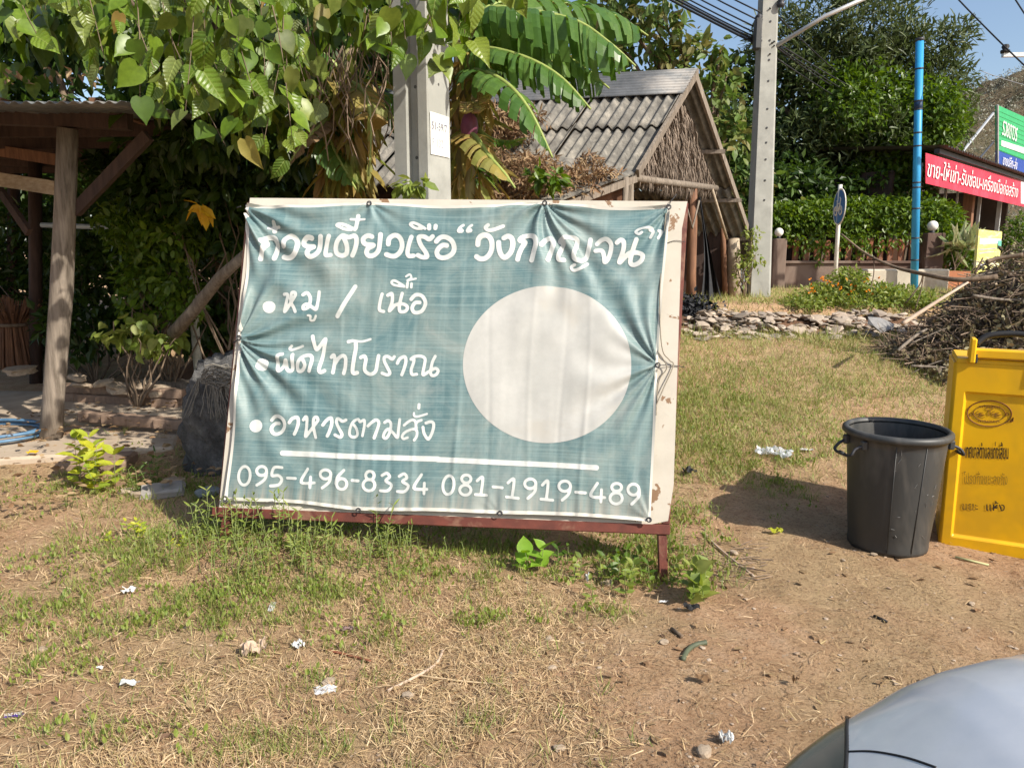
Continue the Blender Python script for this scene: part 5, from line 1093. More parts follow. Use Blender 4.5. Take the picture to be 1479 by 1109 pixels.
for (px_, py0, py1, Y, r) in ((58, 300, 560, 8.6, .07), (-30, 200, 640, 6.4, .09), (20, 240, 520, 9.6, .07)):
    a, b = at(px_, py0, Y), at(px_ - 5, py1, Y); MB().tube([Vector((b.x, Y, float(gz(b.x, Y)))), Vector((a.x, Y, zb))], r, 8).build('rear_post', m_wood_dark, pav, True)
o = foliage('roof_leaf_litter', [((-3.6 - .5 * k_, 5.3 + .3 * (k_ % 3), zb + .16), (.4, .3, .03)) for k_ in range(6)] + [((-2.9, 5.3, zb + .16), (.3, .2, .03))], 260, .055, 'quad', m_deadleaf, None, 0, .2, 1.2); tag(o, 'dry leaf litter lying along the edge of the pavilion roof', 'dead leaves', kind='stuff')
# pavilion floor: slabs, steps, brick row, stones
m_floor = M('dusty_slab', (.50, .41, .31), (.34, .27, .20), 4, .95, .5, c3=(.42, .33, .24))
def slabbox(px0, py0, px1, py1, z0, z1, name, label, cat, mat=m_floor, d=None, jit=0, grp=None):
    a = gnd(px0, py0); b = gnd(px1, py1); o = MB(); dr = (b - a); dr.z = 0; L = dr.length; dr.normalize(); n_ = Vector((-dr.y, dr.x, 0)); c = (a + b) / 2 + n_ * d / 2
    R = Matrix((dr, n_, Vector((0, 0, 1)))).transposed(); o = MB().box(Vector((c.x, c.y, (z0 + z1) / 2)), (L, d, z1 - z0), R, .02).build(name, mat); return tag(o, label, cat, grp)
slabbox(-160, 690, 250, 650, -.1, .115, 'floor_slab', 'dusty front slab of the pavilion floor', 'floor slab', d=1.15)
slabbox(-160, 612, 262, 618, -.1, .165, 'floor_slab', 'raised inner slab of the pavilion floor beside the wooden post', 'floor slab', d=1.3)
slabbox(78, 690, 182, 684, -.1, .13, 'concrete_block', 'rough concrete block at the front edge of the pavilion floor', 'block', mat=m_brick, d=.3)
# brick rows
bme = None; br = empty('brick_row', gnd(190, 640), 'row of dusty old bricks laid across the pavilion floor', 'bricks')
a, b = Vector(at(130, 608, 6.35)), Vector(at(262, 618, 6.0)); 
for k_ in range(8):
    p = a.lerp(b, k_ / 7.3); p.z = .20
    if bme is None: o = MB().box((0, 0, 0), (.155, .11, .085), None, .008).build('brick', m_brick, br); o.matrix_parent_inverse = Matrix(); bme = o.data; o.location = p - br.location
    else: inst('brick', bme, br, p + Vector((0, random.uniform(-.015, .015), 0)), (random.uniform(-.03, .03), 0, random.uniform(-.12, .06)))
br = empty('brick_row', gnd(170, 590), 'low course of bricks under the flat stones at the back of the pavilion floor', 'bricks')
for k_ in range(13):
    for c_ in range(2):
        p = Vector(at(92, 590, 7.25)).lerp(Vector(at(262, 590, 6.9)), (k_ + .5 * c_) / 13); p.z = .20 + c_ * .088; inst('brick', bme, br, p + Vector((0, random.uniform(-.02, .02), 0)), (0, 0, random.uniform(-.12, .06)))
for i, (px_, py_, w, l) in enumerate(((118, 556, .14, 'rounded pale stone, leftmost on the brick course behind the pavilion post'), (150, 553, .15, 'small flat stone second from the left on the brick course'), (172, 560, .26, 'largest flat tan stone in the middle of the brick course'), (204, 556, .17, 'tall pointed tan stone right of the largest flat stone'), (230, 566, .20, 'flat slanted stone at the right end of the brick course'), (30, 535, .24, 'flat stone on the ledge left of the pavilion post'), (112, 545, .16, 'low stone peeping from behind the others on the ledge'))):
    p = at(px_, py_, 7.0 if px_ > 80 else 7.4); me = rock_mesh('stone', m_stone, 30 + i, .5, 2); o = link('stone', me); o.location = (p.x, p.y, max(p.z, .30)); o.scale = (w * 1.5, w, w * .9); o.rotation_euler = (random.uniform(-.2, .2), random.uniform(-.25, .25), random.uniform(0, 3)); tag(o, l, 'stone', 'stones on the brick course')
a, b = at(215, 548, 7.5), at(340, 565, 7.3); o = MB().bar(a, b, .22, .05).build('timber_plank', m_wood_grey); tag(o, 'weathered plank lying behind the stones, running towards the grey rock', 'plank')
a, b = at(90, 566, 7.6), at(260, 552, 8.0); o = MB().bar(a, b, .12, .05).build('timber_plank', m_wood_pale); tag(o, 'pale batten lying on the ledge at the foot of the undergrowth', 'plank')
# soil mound
X_, Y_ = np.meshgrid(np.linspace(-4.2, -1.9, 60), np.linspace(7.2, 9.4, 50)); cx, cy = -3.15, 8.2
H = .62 * np.exp(-(((X_ - cx) / .62) ** 2 + ((Y_ - cy) / .55) ** 2)) + .06; H = H + (fbm(X_ * 4, Y_ * 4) - .5) * .35 * np.clip(H * 2, 0, 1) - .12; k = np.arange(60 * 50).reshape(50, 60)
tag(link('soil_mound', np_mesh('soil_mound', np.stack([X_, Y_, H + gz(X_, Y_)], -1).reshape(-1, 3), np.stack([k[:-1, :-1], k[:-1, 1:], k[1:, 1:], k[1:, :-1]], -1).reshape(-1, 4), m_soil, True)), 'mound of reddish brown earth left of the banner, behind the grey rock', 'soil mound')
# pipe rail, white post, leaning branch, dark broom bundle
a, b = at(60, 325, 7.9), at(420, 338, 7.6); o = MB().tube([a, b], .026, 8).build('pipe_rail', M('grey_blue_pipe', (.36, .42, .45), (.26, .31, .34), 8, .4, 0), None, True); tag(o, 'grey blue pipe running level through the bushes left of the banner', 'pipe')
a = at(272, 342, 7.6); b = Vector((a.x, 7.6, .1)); o = MB().tube([b, a], .045, 8).build('fence_post', M('lichen_post', (.62, .62, .55), (.40, .41, .33), 16, .9, .3), None, True); tag(o, 'short pale concrete fence post standing in the bushes under the pipe', 'fence post')
a, b = at(250, 482, 6.9), at(356, 366, 6.4); o = MB().tube([a, a.lerp(b, .3) + Vector((.02, 0, .03)), a.lerp(b, .7) + Vector((-.02, 0, .02)), b], [.062, .055, .05, .042], 9).build('leaning_branch', m_wood_grey, None, True); tag(o, 'thick bare branch leaning diagonally against the greenery left of the banner', 'branch')
bb = at(22, 480, 8.6); o = empty('straw_bundle', Vector((bb.x, 8.6, float(gz(bb.x, 8.6)))), 'upright bundle of reddish brown twigs tied at the waist behind the pavilion post', 'twig bundle'); mb = MB()
for i in range(150):
    a_ = random.uniform(0, 2 * PI); r = .2 * math.sqrt(random.random()); b_ = Vector((bb.x + r * math.cos(a_) * 1.1, 8.6 + r * math.sin(a_), .28)); m_ = Vector((bb.x + r * .7 * math.cos(a_), 8.6 + r * .7 * math.sin(a_), .8)); t_ = Vector((bb.x + r * 1.8 * math.cos(a_), 8.6 + r * 1.6 * math.sin(a_), 1.0 + random.uniform(-.1, .12))); mb.tube([b_, m_, t_], .009, 4)
mb.build('twigs', m_wood_red, o)['kind'] = 'stuff'; MB().tube([Vector((bb.x + .17 * math.cos(a), 8.6 + .17 * math.sin(a), .78)) for a in np.linspace(0, 2 * PI, 16)], .02, 6).build('tie', m_bark, o)
# blue hose coils
m_hose = M('blue_hose', (.10, .20, .32), (.07, .15, .25), 9, .4, 0)
hc_ = gnd(-25, 633); mb = MB(); pts = []
for i in range(150):
    a_ = i / 150 * 2 * PI * 3.2; r = .34 + .045 * math.sin(a_ * .37) + .02 * (i / 50); pts.append((hc_.x + r * 1.35 * math.cos(a_), hc_.y + r * math.sin(a_), .135 + .022 * (i / 50)))
o = mb.tube(pts, .014, 6).build('garden_hose', m_hose, None, True); tag(o, 'coil of blue garden hose on the pavilion floor at the left edge', 'hose')
# grey rock with rope
g0_ = gnd(292, 694); rk = empty('grey_rock', Vector((g0_.x, g0_.y + .3, float(gz(g0_.x, g0_.y + .3)))), 'big dark grey rough rock standing half behind the left edge of the banner', 'rock')
import bmesh
bm = bmesh.new(); bmesh.ops.create_cube(bm, size=1); bmesh.ops.subdivide_edges(bm, edges=bm.edges, cuts=24, use_grid_fill=True)
for v_ in bm.verts:
    c = v_.co; c.xy = c.xy * (1 - .12 * (c.z + .5)); d = c.normalized(); c += d * (.26 * (float(fbm(c.x * 3 + c.z * 2 + 4, c.y * 3 + c.z * 3 + 7)) - .5) + .16 * (float(fbm(c.x * 9 + c.z * 5, c.y * 9 - c.z * 7 + 20)) - .5)) - d * max(0, c.length - .62) * .55; c.x += .05 * c.z
    l = max(abs(c.x), abs(c.y), abs(c.z)); 
me = bpy.data.meshes.new('rock_body'); bm.to_mesh(me); bm.free(); me.materials.append(M('granite', (.19, .185, .18), (.06, .057, .054), 14, .95, 1.0, c3=(.085, .082, .08), dist=.02)); me.polygons.foreach_set('use_smooth', [True] * len(me.polygons))
bmod = inst('rock_body', me, rk, (g0_.x + .22, g0_.y + .32, .38), (0, 0, .15), (.80, .55, .98)); 
m_rope = M('grey_rope', (.24, .22, .19), (.13, .12, .10), 30, .9, .3); rope = empty('old_rope', Vector((g0_.x + .12, g0_.y + .05, .8)), 'frayed grey rope slung over the top of the dark rock', 'rope'); mb = MB()
rx0 = at(310, 540, g0_.y + .02)
for i in range(16):
    w_ = random.uniform(.03, .11); z_ = random.uniform(-.07, .05); mb.tube([rx0 + Vector((.05 + w_ * math.cos(a) * 1.2 + .02 * math.sin(3 * a + i), -.035 - .002 * i, z_ * .6 + w_ * .55 * math.sin(a) + .012 * math.sin(5 * a + i))) for a in np.linspace(i, i + 2 * PI - .6, 16)], .0042, 5)
for i in range(22):
    x = random.uniform(-.10, .08); p = rx0 + Vector((x, -.045, -.02)); pts = [p]
    for k_ in range(6): p = p + Vector((x * .18 + random.uniform(-.012, .012), -.004, -random.uniform(.03, .06))); pts.append(p)
    mb.tube(pts, .004, 4)
mb.build('strands', m_rope, rope)['kind'] = 'stuff'
o = MB().box(gnd(236, 716) + Vector((0, 0, .03)), (.26, .16, .07), Matrix.Rotation(.4, 3, 'Z') @ Matrix.Rotation(.12, 3, 'X'), .015, .012).build('broken_slab', M('grey_slab', (.33, .31, .28), (.22, .2, .18), 7, .9, .3)); tag(o, 'broken grey slab piece lying in weeds left of the sign foot', 'slab')
for i, (px_, py_, s, l) in enumerate(((205, 718, .10, 'pale broken stone left of the grey slab piece'), (182, 712, .08, 'small pale rubble stone in the weeds below the concrete block'), (300, 716, .13, 'dark stone at the left foot of the rock'), (252, 700, .12, 'brown stone between slab piece and dark rock'))):
    o = link('stone', rock_mesh('stone', m_stone if i != 2 else m_conc_dark, 60 + i, .6, 2)); o.location = gnd(px_, py_) + Vector((0, 0, s * .2)); o.scale = (s * 1.5, s, s); tag(o, l, 'stone')
# ================================================================== STONE HEAP, WEEDS, BRUSH PILE
sh = empty('slate_heap', gnd(1150, 480), 'long low heap of broken flat slate stones between grass and fence wall', 'stone heap')
rms = [rock_mesh('stone', m_slate, 100 + i, f_, 1) for i, f_ in enumerate((.35, .3, .45, .25, .5, .4))]
top_px = np.array([(985, 466), (1010, 450), (1050, 446), (1100, 452), (1150, 455), (1200, 455), (1250, 448), (1300, 455), (1340, 470)]); n_s = 0
cand = []
for i in range(900):
    px_ = random.uniform(985, 1335); tp = np.interp(px_, top_px[:, 0], top_px[:, 1]); f_ = random.random(); cand.append((px_, tp + (492 - tp) * f_, f_))
for i, (px_, py_, f_) in enumerate(cand):
    Y = 8.55 + .9 * (1 - f_) + random.uniform(-.05, .05); p = at(px_, py_, Y); g_ = float(gz(p.x, p.y)); s = random.uniform(.05, .12) if random.random() < .85 else random.uniform(.12, .20)
    if i < 296: inst('stone', rms[i % 6], sh, p, (random.uniform(-.5, .4), random.uniform(-.4, .4), random.uniform(0, 6)), (s * 1.5, s * 1.1, s * .9))
fill_V, fill_F, b0_ = [], [], 0
for (px_, py_, f_) in cand[296:]:
    me = random.choice(rms); co = np.array([v_.co for v_ in me.vertices]); s = random.uniform(.05, .11); Y = 8.75 + .9 * (1 - f_); p = at(px_, py_, Y); R = np.array(Matrix.Rotation(random.uniform(0, 6), 3, 'Z') @ Matrix.Rotation(random.uniform(-.4, .4), 3, 'X'))
    fill_V.append((co * s * np.array([1.5, 1.1, .9])) @ R.T + np.array(p)); fill_F.append(np.array([list(f.vertices) for f in me.polygons]) + b0_); b0_ += len(co)
o = link('small_stones', np_mesh('small_stones', np.concatenate(fill_V), np.concatenate(fill_F), m_slate), sh); o['kind'] = 'stuff'
# packed earth core of the heap
X_, Y_ = np.meshgrid(np.linspace(1.7, 5.0, 60), np.linspace(8.5, 9.9, 16)); k = np.arange(60 * 16).reshape(16, 60)
g_f = gz(X_, 8.5 + 0 * Y_); H = g_f - .07 + (.90 - g_f) * smooth(8.55, 9.6, Y_) * .85
link('earth_core', np_mesh('earth_core', np.stack([X_, Y_, H], -1).reshape(-1, 3), np.stack([k[:-1, :-1], k[:-1, 1:], k[1:, 1:], k[1:, :-1]], -1).reshape(-1, 4), m_soil, True), sh)
o = link('slate_slab', rock_mesh('slate_slab', M('blue_grey_slate', (.30, .29, .28), (.19, .185, .18), 8, .85, .4), 200, .3, 1)); o.location = at(1272, 468, 8.6); o.scale = (.46, .32, .3); o.rotation_euler = (.6, .1, .3); tag(o, 'largest grey slate slab tilted against the stone heap, left of the brush pile', 'stone')
m_orange = leafmat('orange_petal', [(.75, .22, .01), (.8, .34, .01)], .5, .3)
w_ = lambda px_, py_, Y, rx, rz: (tuple(at(px_, py_, Y)), (rx, .45, rz))
fl = shrub('flowering_weeds', [w_(1180, 428, 10.2, .3, .14), w_(1210, 424, 10.2, .35, .2), w_(1225, 408, 10.3, .28, .2), w_(1255, 425, 10.2, .4, .18), w_(1290, 430, 10.1, .4, .16), w_(1320, 432, 10, .3, .14), w_(1160, 436, 10, .3, .08), w_(1245, 436, 10, .5, .1)], 5200, .06, 'quad', m_weed, 'bushy green weeds with small orange flowers behind the stone heap', 'weeds', 3, .1)
P = np.array([tuple(at(random.uniform(1160, 1280), random.uniform(400, 435), 9.95)) for _ in range(46)]); V, Fc = scatter(np.repeat(P, 4, 0), rndu(184), np.tile([0, -1., .5], (184, 1)), .03, 'quad'); link('flowers', np_mesh('flowers', V, Fc, m_orange), fl)['kind'] = 'stuff'
shrub('spiky_plant', [(tuple(at(px_, 356, 14.5)), (.12, .1, .12)) for px_ in (1383, 1391, 1398)], 60, .38, 'lance', leafmat('variegated_leaf', [(.45, .45, .25), (.20, .28, .10), (.55, .52, .32)], .5, .2), 'pale variegated spiky leaves beside the small yellow board', 'plant', 2, -1.1)
shrub('garden_bush', [(tuple(at(px_, py_, 15)), (.35, .3, .35)) for px_, py_ in ((1378, 378), (1395, 380), (1465, 350), (1475, 335), (1385, 360), (1455, 370))], 2600, .09, 'quad', m_vine, 'low green garden bushes in front of the dark shop, around the yellow board', 'bush', 3)
shrub('post_weeds', [(tuple(at(px_, py_, 11.1)), (.14, .12, .22)) for px_, py_ in ((1078, 372), (1086, 350), (1070, 395), (1092, 370))], 330, .06, 'oval', m_weed, 'thin leafy creeper climbing beside the foot of the far concrete pole', 'creeper', 3)
# brush pile
bpx = [(1290, 508), (1310, 492), (1340, 470), (1375, 450), (1400, 420), (1440, 390), (1479, 372), (1560, 350), (1700, 380)]
BC = Vector((5.55, 7.6, .35)); BR_ = Vector((2.1, 1.0, 1.25))
brush = empty('brush_pile', BC, 'big heap of cut dead branches and dry leaves at the right, behind the yellow bin', 'brush pile')
def hup(x): return np.interp(x, [3.9, 4.25, 4.65, 5.0, 5.6, 6.4, 7.4], [.03, .25, .62, 1.05, 1.35, 1.35, .3])
def bpoint():
    x = random.uniform(3.9, 7.2); h = hup(x); y = 7.6 + random.uniform(-1, 1) * (.35 + h * .65); prof_ = h * (1 - ((y - 7.6) / (.4 + h * .7)) ** 2); return Vector((x, y, float(gz(x, y)) + max(prof_, 0) * random.uniform(.55, 1.02)))
mb = MB(); big = 0
for i in range(2200):
    p = bpoint(); d = Vector((random.gauss(0, 1), random.gauss(0, .6), random.gauss(.15, .45))).normalized(); L = random.uniform(.12, .55); r = random.uniform(.003, .008)
    pts = [p - d * L / 2, p + Vector((random.uniform(-.04, .04), 0, random.uniform(-.02, .05))), p + d * L / 2 + Vector((0, 0, random.uniform(-.06, .06)))]; mb.tube(pts, [r, r * .8, r * .4], 4)
mb.build('small_twigs', m_stick, brush)['kind'] = 'stuff'
for i in range(42):
    p = bpoint(); p.y -= .15; d = Vector((random.gauss(.8, .7), random.gauss(0, .5), random.gauss(.4, .45))).normalized(); L = random.uniform(.4, 1.0); r = random.uniform(.008, .019)
    pts = spline([p - d * L / 2, p + Vector((0, 0, random.uniform(-.05, .12))), p + d * L / 2 + Vector((0, 0, random.uniform(-.15, .1)))], 4); MB().tube([Vector(q_) for q_ in pts], [r * (1 - .06 * k_) for k_ in range(len(pts))], 6).build('branch', m_bark if i % 3 else m_wood_grey, brush, True)
P = []; 
for i in range(9000): p = bpoint(); p.z += .02; p.y -= .05 * random.random(); P.append(tuple(p))
for i in range(2600):
    x = random.uniform(3.95, 5.8); P.append((x, 7.0 + random.uniform(-.3, .5), float(gz(x, 7)) + random.random() ** 1.5 * hup(x) * .8 + .02))
P = np.array(P); V, Fc = scatter(P, rndu(len(P)), rndu(len(P)), rng.uniform(.03, .085, len(P)), 'oval')
m_brl = leafmat('brush_leaf', [(.16, .11, .06), (.30, .25, .13), (.10, .07, .045), (.40, .36, .20), (.14, .12, .06), (.07, .055, .035), (.50, .46, .28)], .6, .2)
link('dry_leaves', np_mesh('dry_leaves', V, Fc, m_brl), brush)['kind'] = 'stuff'
V = []; us = np.linspace(0, 1, 30)
X_, Y_ = np.meshgrid(np.linspace(3.9, 7.4, 50), np.linspace(6.6, 8.6, 26)); h = hup(X_); H = gz(X_, Y_) + np.maximum(h * (1 - ((Y_ - 7.6) / (.4 + h * .7)) ** 2), -.1) * .75 + (fbm(X_ * 5, Y_ * 5) - .5) * .2 - .03; k = np.arange(50 * 26).reshape(26, 50)
link('packed_core', np_mesh('packed_core', np.stack([X_, Y_, H], -1).reshape(-1, 3), np.stack([k[:-1, :-1], k[:-1, 1:], k[1:, 1:], k[1:, :-1]], -1).reshape(-1, 4), M('packed_brush', (.10, .075, .055), (.04, .03, .022), 22, 1, 1, dist=.03), True), brush)
def stick(pts, r0, r1, mat, label):
    C = [Vector(p) for p in spline([at(*p) for p in pts], 6)]; n_ = len(C); o = MB().tube(C, [r0 + (r1 - r0) * i / (n_ - 1) for i in range(n_)], 7).build('branch', mat, None, True); return tag(o, label, 'branch')
m_peel = M('peeled_branch', (.55, .43, .33), (.40, .29, .21), 12, .7, .2)
stick([(1303, 468, 6.9), (1340, 444, 6.95), (1372, 424, 7.0), (1398, 408, 7.1)], .022, .010, m_peel, 'long peeled pale branch lying on the left slope of the brush pile')
o = stick([(1215, 338, 8.4), (1250, 366, 8.2), (1290, 385, 7.9), (1330, 395, 7.6), (1382, 404, 7.3), (1440, 400, 7.2)], .009, .028, m_bark, 'long dark bare branch arching out leftwards from the brush pile')
C = [Vector(p) for p in spline([at(*p) for p in ((1333, 396, 7.6), (1328, 412, 7.6), (1308, 438, 7.6))], 5)]; MB().tube(C, .007, 5).build('twig', m_bark, o, True)
C = [Vector(p) for p in spline([at(*p) for p in ((1334, 396, 7.6), (1330, 420, 7.6), (1322, 445, 7.6))], 5)]; MB().tube(C, .006, 5).build('twig', m_bark, o, True)
C = [Vector(p) for p in spline([at(*p) for p in ((1262, 370, 8.1), (1262, 395, 8.1), (1258, 415, 8.05))], 5)]; MB().tube(C, .006, 5).build('twig', m_bark, o, True)
stick([(1425, 378, 7.2), (1440, 374, 7.2), (1478, 368, 7.1)], .02, .02, m_bark, 'short thick dark stub sticking out left in front of the yellow board')
stick([(1408, 396, 7.1), (1420, 372, 7.1)], .012, .006, m_bark, 'small dark twig crossing the lower left of the yellow board')

# ================================================================== BLACK BIN
kb_ = gnd(1289, 806); kb_ = Vector((kb_.x + .06, kb_.y + .185, 0)); kb_.z = float(gz(kb_.x, kb_.y)) - .01
bin_ = empty('black_bin', kb_, 'round open black plastic rubbish bin with two bent wire handles', 'bin')
HB, RT, RB_ = .665, .247, .20
prof = [(.001, .012), (RB_ - .02, .012), (RB_, .0), (RB_ + .004, .03)] + [(RB_ + (RT - RB_) * t_ ** .9, .03 + (HB - .06) * t_) for t_ in np.linspace(.03, 1, 14)] + [(RT + .002, HB - .03)]
inner = [(RT - .006, HB - .02)] + [(RB_ + (RT - RB_) * t_ - .008, .03 + (HB - .06) * t_) for t_ in np.linspace(1, .03, 10)] + [(RB_ - .02, .03), (.001, .03)]
MB().lathe(prof + [(RT - .006, HB - .02)], kb_, 56).build('body', m_black, bin_, True)
MB().lathe(inner, kb_, 56).build('inside', m_black, bin_, True)
MB().lathe([(RT - .008, HB - .012), (RT - .004, HB + .004), (RT + .012, HB + .006), (RT + .024, HB - .004), (RT + .026, HB - .022), (RT + .016, HB - .034), (RT + .002, HB - .034), (RT - .008, HB - .02)], kb_, 56).build('rim', m_black, bin_, True)
for a_ in (1.9, 2.15, 4.25, 4.85): 
    d = Vector((math.cos(a_), math.sin(a_), 0)); MB().tube([kb_ + d * (RB_ + .004) + Vector((0, 0, .03)), kb_ + d * (RT + .0) + Vector((0, 0, HB - .05))], .0022, 5).build('seam', m_black, bin_, True)
for a_, nm in ((PI * 1.06, 'l'), (-.12, 'r')):
    d = Vector((math.cos(a_), math.sin(a_), 0)); t_ = Vector((-d.y, d.x, 0)); c = kb_ + d * (RT - .002) + Vector((0, 0, HB - .085))
    MB().tube([Vector(p) for p in spline([c + t_ * .075 + Vector((0, 0, .02)), c + t_ * .07 + d * .05 - Vector((0, 0, .0)), c + t_ * .062 + d * .075 - Vector((0, 0, .035)), c - t_ * .062 + d * .075 - Vector((0, 0, .035)), c - t_ * .07 + d * .05, c - t_ * .075 + Vector((0, 0, .02))], 5)], .008, 8).build('handle', m_darkmetal, bin_, True)
    for s_ in (-1, 1): MB().box(c + t_ * .075 * s_ + Vector((0, 0, .02)) + d * .004, (.03, .03, .05), Matrix.Rotation(a_, 3, 'Z'), .006).build('bracket', m_black, bin_)
    MB().tube([c + t_ * .02 + d * .078 - Vector((0, 0, .035)), c - t_ * .02 + d * .078 - Vector((0, 0, .035))], .011, 8).build('grip', m_black, bin_, True)
for k_ in range(16):      # dried splashes and scratches
    a_ = random.uniform(4.2, 5.5); z_ = random.uniform(.1, .6); rr = RB_ + (RT - RB_) * z_ / HB + .0035; d = Vector((math.cos(a_), math.sin(a_), 0)); t_ = Vector((-d.y, d.x, 0)); e_ = t_ * random.uniform(-.02, .02) + Vector((0, 0, random.uniform(-.03, .03))); c = kb_ + d * rr + Vector((0, 0, z_))
    MB().tube([c, c + e_], .0013, 4).build('scratch', M('scratch_grey', (.22, .22, .21), None, 5, .7, 0), bin_)
o = link('bin_litter', np_mesh('bin_litter', *[f_(q_) for f_, q_ in ((lambda z: z[0], scatter(np.array(kb_) + rng.normal(size=(90, 3)) * [.045, .045, .02] + [0, 0, .12], rndu(90), rndu(90), .09, 'quad')), (lambda z: z[1], scatter(np.array(kb_) + rng.normal(size=(90, 3)) * [.045, .045, .02] + [0, 0, .12], rndu(90), rndu(90), .09, 'quad')))], m_deadleaf)); tag(o, 'loose rubbish lying down inside the black bin', 'rubbish', kind='stuff')

# ================================================================== YELLOW BIN
ya = gnd(1357, 785); yr_ = ray(1500, 797); yb_ = gnd(1502, 797)
dX = (yb_ - ya); dX = Vector((math.cos(math.radians(-27)), math.sin(math.radians(-27)), 0)); dXn = Vector((-dX.y, dX.x, 0)); WB = .585; HBn = 1.03
ybn = empty('yellow_bin', Vector((ya.x, ya.y, min(ya.z, yb_.z))) + dX * WB / 2 + dXn * .3, 'tall yellow municipal rubbish bin with a dark oval emblem and Thai lettering', 'bin')
z0 = ya.z - .02
def yp(u, d, z):      # u across the front 0..1, tapering slightly towards the ground
    k_ = 1 - .05 * (1 - z / HBn); return Vector((ya.x, ya.y, z0)) + dX * WB * (.5 + (u - .5) * k_) + dXn * (d + .02 * (1 - z / HBn)) + Vector((0, 0, z)) - dX * .02
mb = MB(); nU, nZ = 30, 60; 
def prof_d(u, z):      # recessed front panel
    e1 = smooth(.10, .125, u) * (1 - smooth(.875, .90, u)) * smooth(.06, .078, z / HBn) * (1 - smooth(.84, .855, z / HBn)); e2 = smooth(.135, .15, u) * (1 - smooth(.85, .865, u)) * smooth(.09, .10, z / HBn) * (1 - smooth(.82, .83, z / HBn))
    rnd = .02 * (np.clip(1 - u / .03, 0, 1) ** 2 + np.clip(1 - (1 - u) / .03, 0, 1) ** 2); return .014 * e1 - .006 * e2 * 0 + rnd
uu = sorted(set(list(np.linspace(0, 1, 17)) + [.01, .02, .03, .10, .108, .117, .125, .875, .883, .892, .90, .97, .98, .99])); zz = sorted(set(list(np.linspace(0, 1, 15)) + [.06, .066, .072, .078, .84, .845, .85, .855]))
V = [yp(u, float(prof_d(u, z * HBn)), z * HBn) for z in zz for u in uu]; nu = len(uu)
mb.poly(V, [(j * nu + i, j * nu + i + 1, (j + 1) * nu + i + 1, (j + 1) * nu + i) for j in range(len(zz) - 1) for i in range(nu - 1)])
mb.poly([yp(0, .02, 0), yp(0, .38, 0), yp(0, .40, HBn), yp(0, .02, HBn), yp(1, .02, 0), yp(1, .38, 0), yp(1, .40, HBn), yp(1, .02, HBn)], [(0, 1, 2, 3)[::-1], (4, 5, 6, 7), (1, 5, 6, 2), (3, 2, 6, 7), (0, 4, 5, 1)])
mb.build('body', m_yellow, ybn, False)
mb = MB(); R = Matrix((dX, dXn, Vector((0, 0, 1)))).transposed()
mb.box(yp(.5, .20, HBn + .010), (WB * .965, .40, .03), R, .012).build('lid', m_yellow, ybn)
MB().box(yp(.43, .02, HBn + .055), (WB * .66, .07, .05), R, .008).build('hinge_bar', m_yellow, ybn)
for u in (.135, .80): MB().box(yp(u, .01, HBn + .07), (.028, .09, .13), R, .008).build('hinge_lug', m_yellow, ybn)
MB().box(yp(.155, -.002, HBn + .03), (.028, .03, .05), R, .004).build('lug_slot', m_darkmetal, ybn)
MB().tube([Vector(p) for p in spline([yp(.16, .03, HBn + .10), yp(.25, .05, HBn + .145), yp(.45, .06, HBn + .16), yp(.62, .05, HBn + .145), yp(.78, .03, HBn + .105)], 6)], .016, 10).build('handle', m_rubber, ybn, True)
# emblem and lettering on the recessed panel
m_em = M('brown_print', (.20, .075, .02), (.15, .05, .015), 9, .6, 0); m_blk = M('black_print', (.05, .035, .02), None, 20, .6, 0, c3=(.35, .2, .02)); m_fade = M('faded_print', (.40, .24, .015), (.30, .17, .02), 30, .6, 0)
def ypf(px_, py_, lift=.002):      # a pixel onto the panel plane
    o_ = yp(0, .0145, 0); a_ = yp(1, .0145, 0) - o_; b_ = yp(.5, .0145, HBn) - yp(.5, .0145, 0); n_ = a_.cross(b_).normalized(); r = Vector(ray(px_, py_)); C0 = Vector((0, 0, HCAM)); t_ = (o_ - C0).dot(n_) / r.dot(n_); return C0 + r * t_ + n_ * lift
def oval(name, cx, cy, rx, ry, r, mat, ang0=0, ang1=2 * PI): return MB().tube([ypf(cx + rx * math.cos(a), cy + ry * math.sin(a) + rx * math.cos(a) * .02) for a in np.linspace(ang0, ang1, 40)], r, 4).build(name, mat, ybn)
em = oval('emblem', 1429, 597, 32, 18.5, .0030, m_em); oval('emblem', 1429, 597, 23, 12, .0016, m_em)
def small(s, px0, px1, py0, py1, mat, bold=0, n='lettering'):
    a = ypf(px0, py1); b = ypf(px1, py1 + (px1 - px0) * .03); X = b - a; return write(s, a, X, ypf(px0, py0) - a, X.length, (ypf(px0, py0) - a).length, mat, ybn, .0006, n, 0, bold)
MB().tube([ypf(1459, 609), ypf(1464, 603), ypf(1463, 608), ypf(1459, 609)], .003, 4).build('drip_mark', m_em, ybn)
for i, ch in enumerate('เทศบาลตำบล'): 
    pass
small('แก่งเสี้ยน', 1414, 1444, 584, 588.5, m_em); small('กาญจนบุรี', 1413, 1444, 605.5, 610, m_em)
for cx, cy in ((1417, 598), (1440, 598)):
    for j in range(4): oval('emblem_scroll', cx + (j % 2) * 4 - 2, cy - 2 + j * 1.6, 5, 2, .0009, m_em, .3 * j, 4.5 + .3 * j)
oval('emblem_scroll', 1429, 590, 5, 2.2, .0010, m_em); oval('emblem_scroll', 1429, 596, 2, 4, .0010, m_em); oval('emblem_star', 1403, 598, 2, 2, .0014, m_em); oval('emblem_star', 1455, 598, 2, 2, .0014, m_em)
small('เทศบาลตำบลแก่งเสี้ยน', 1393.5, 1456, 637, 661, m_blk, 1); small('โปรดทิ้งขยะลงถัง', 1392, 1455, 680, 698, m_fade); small('ขยะ  แห้ง', 1389, 1451, 722, 736, m_blk, 1)

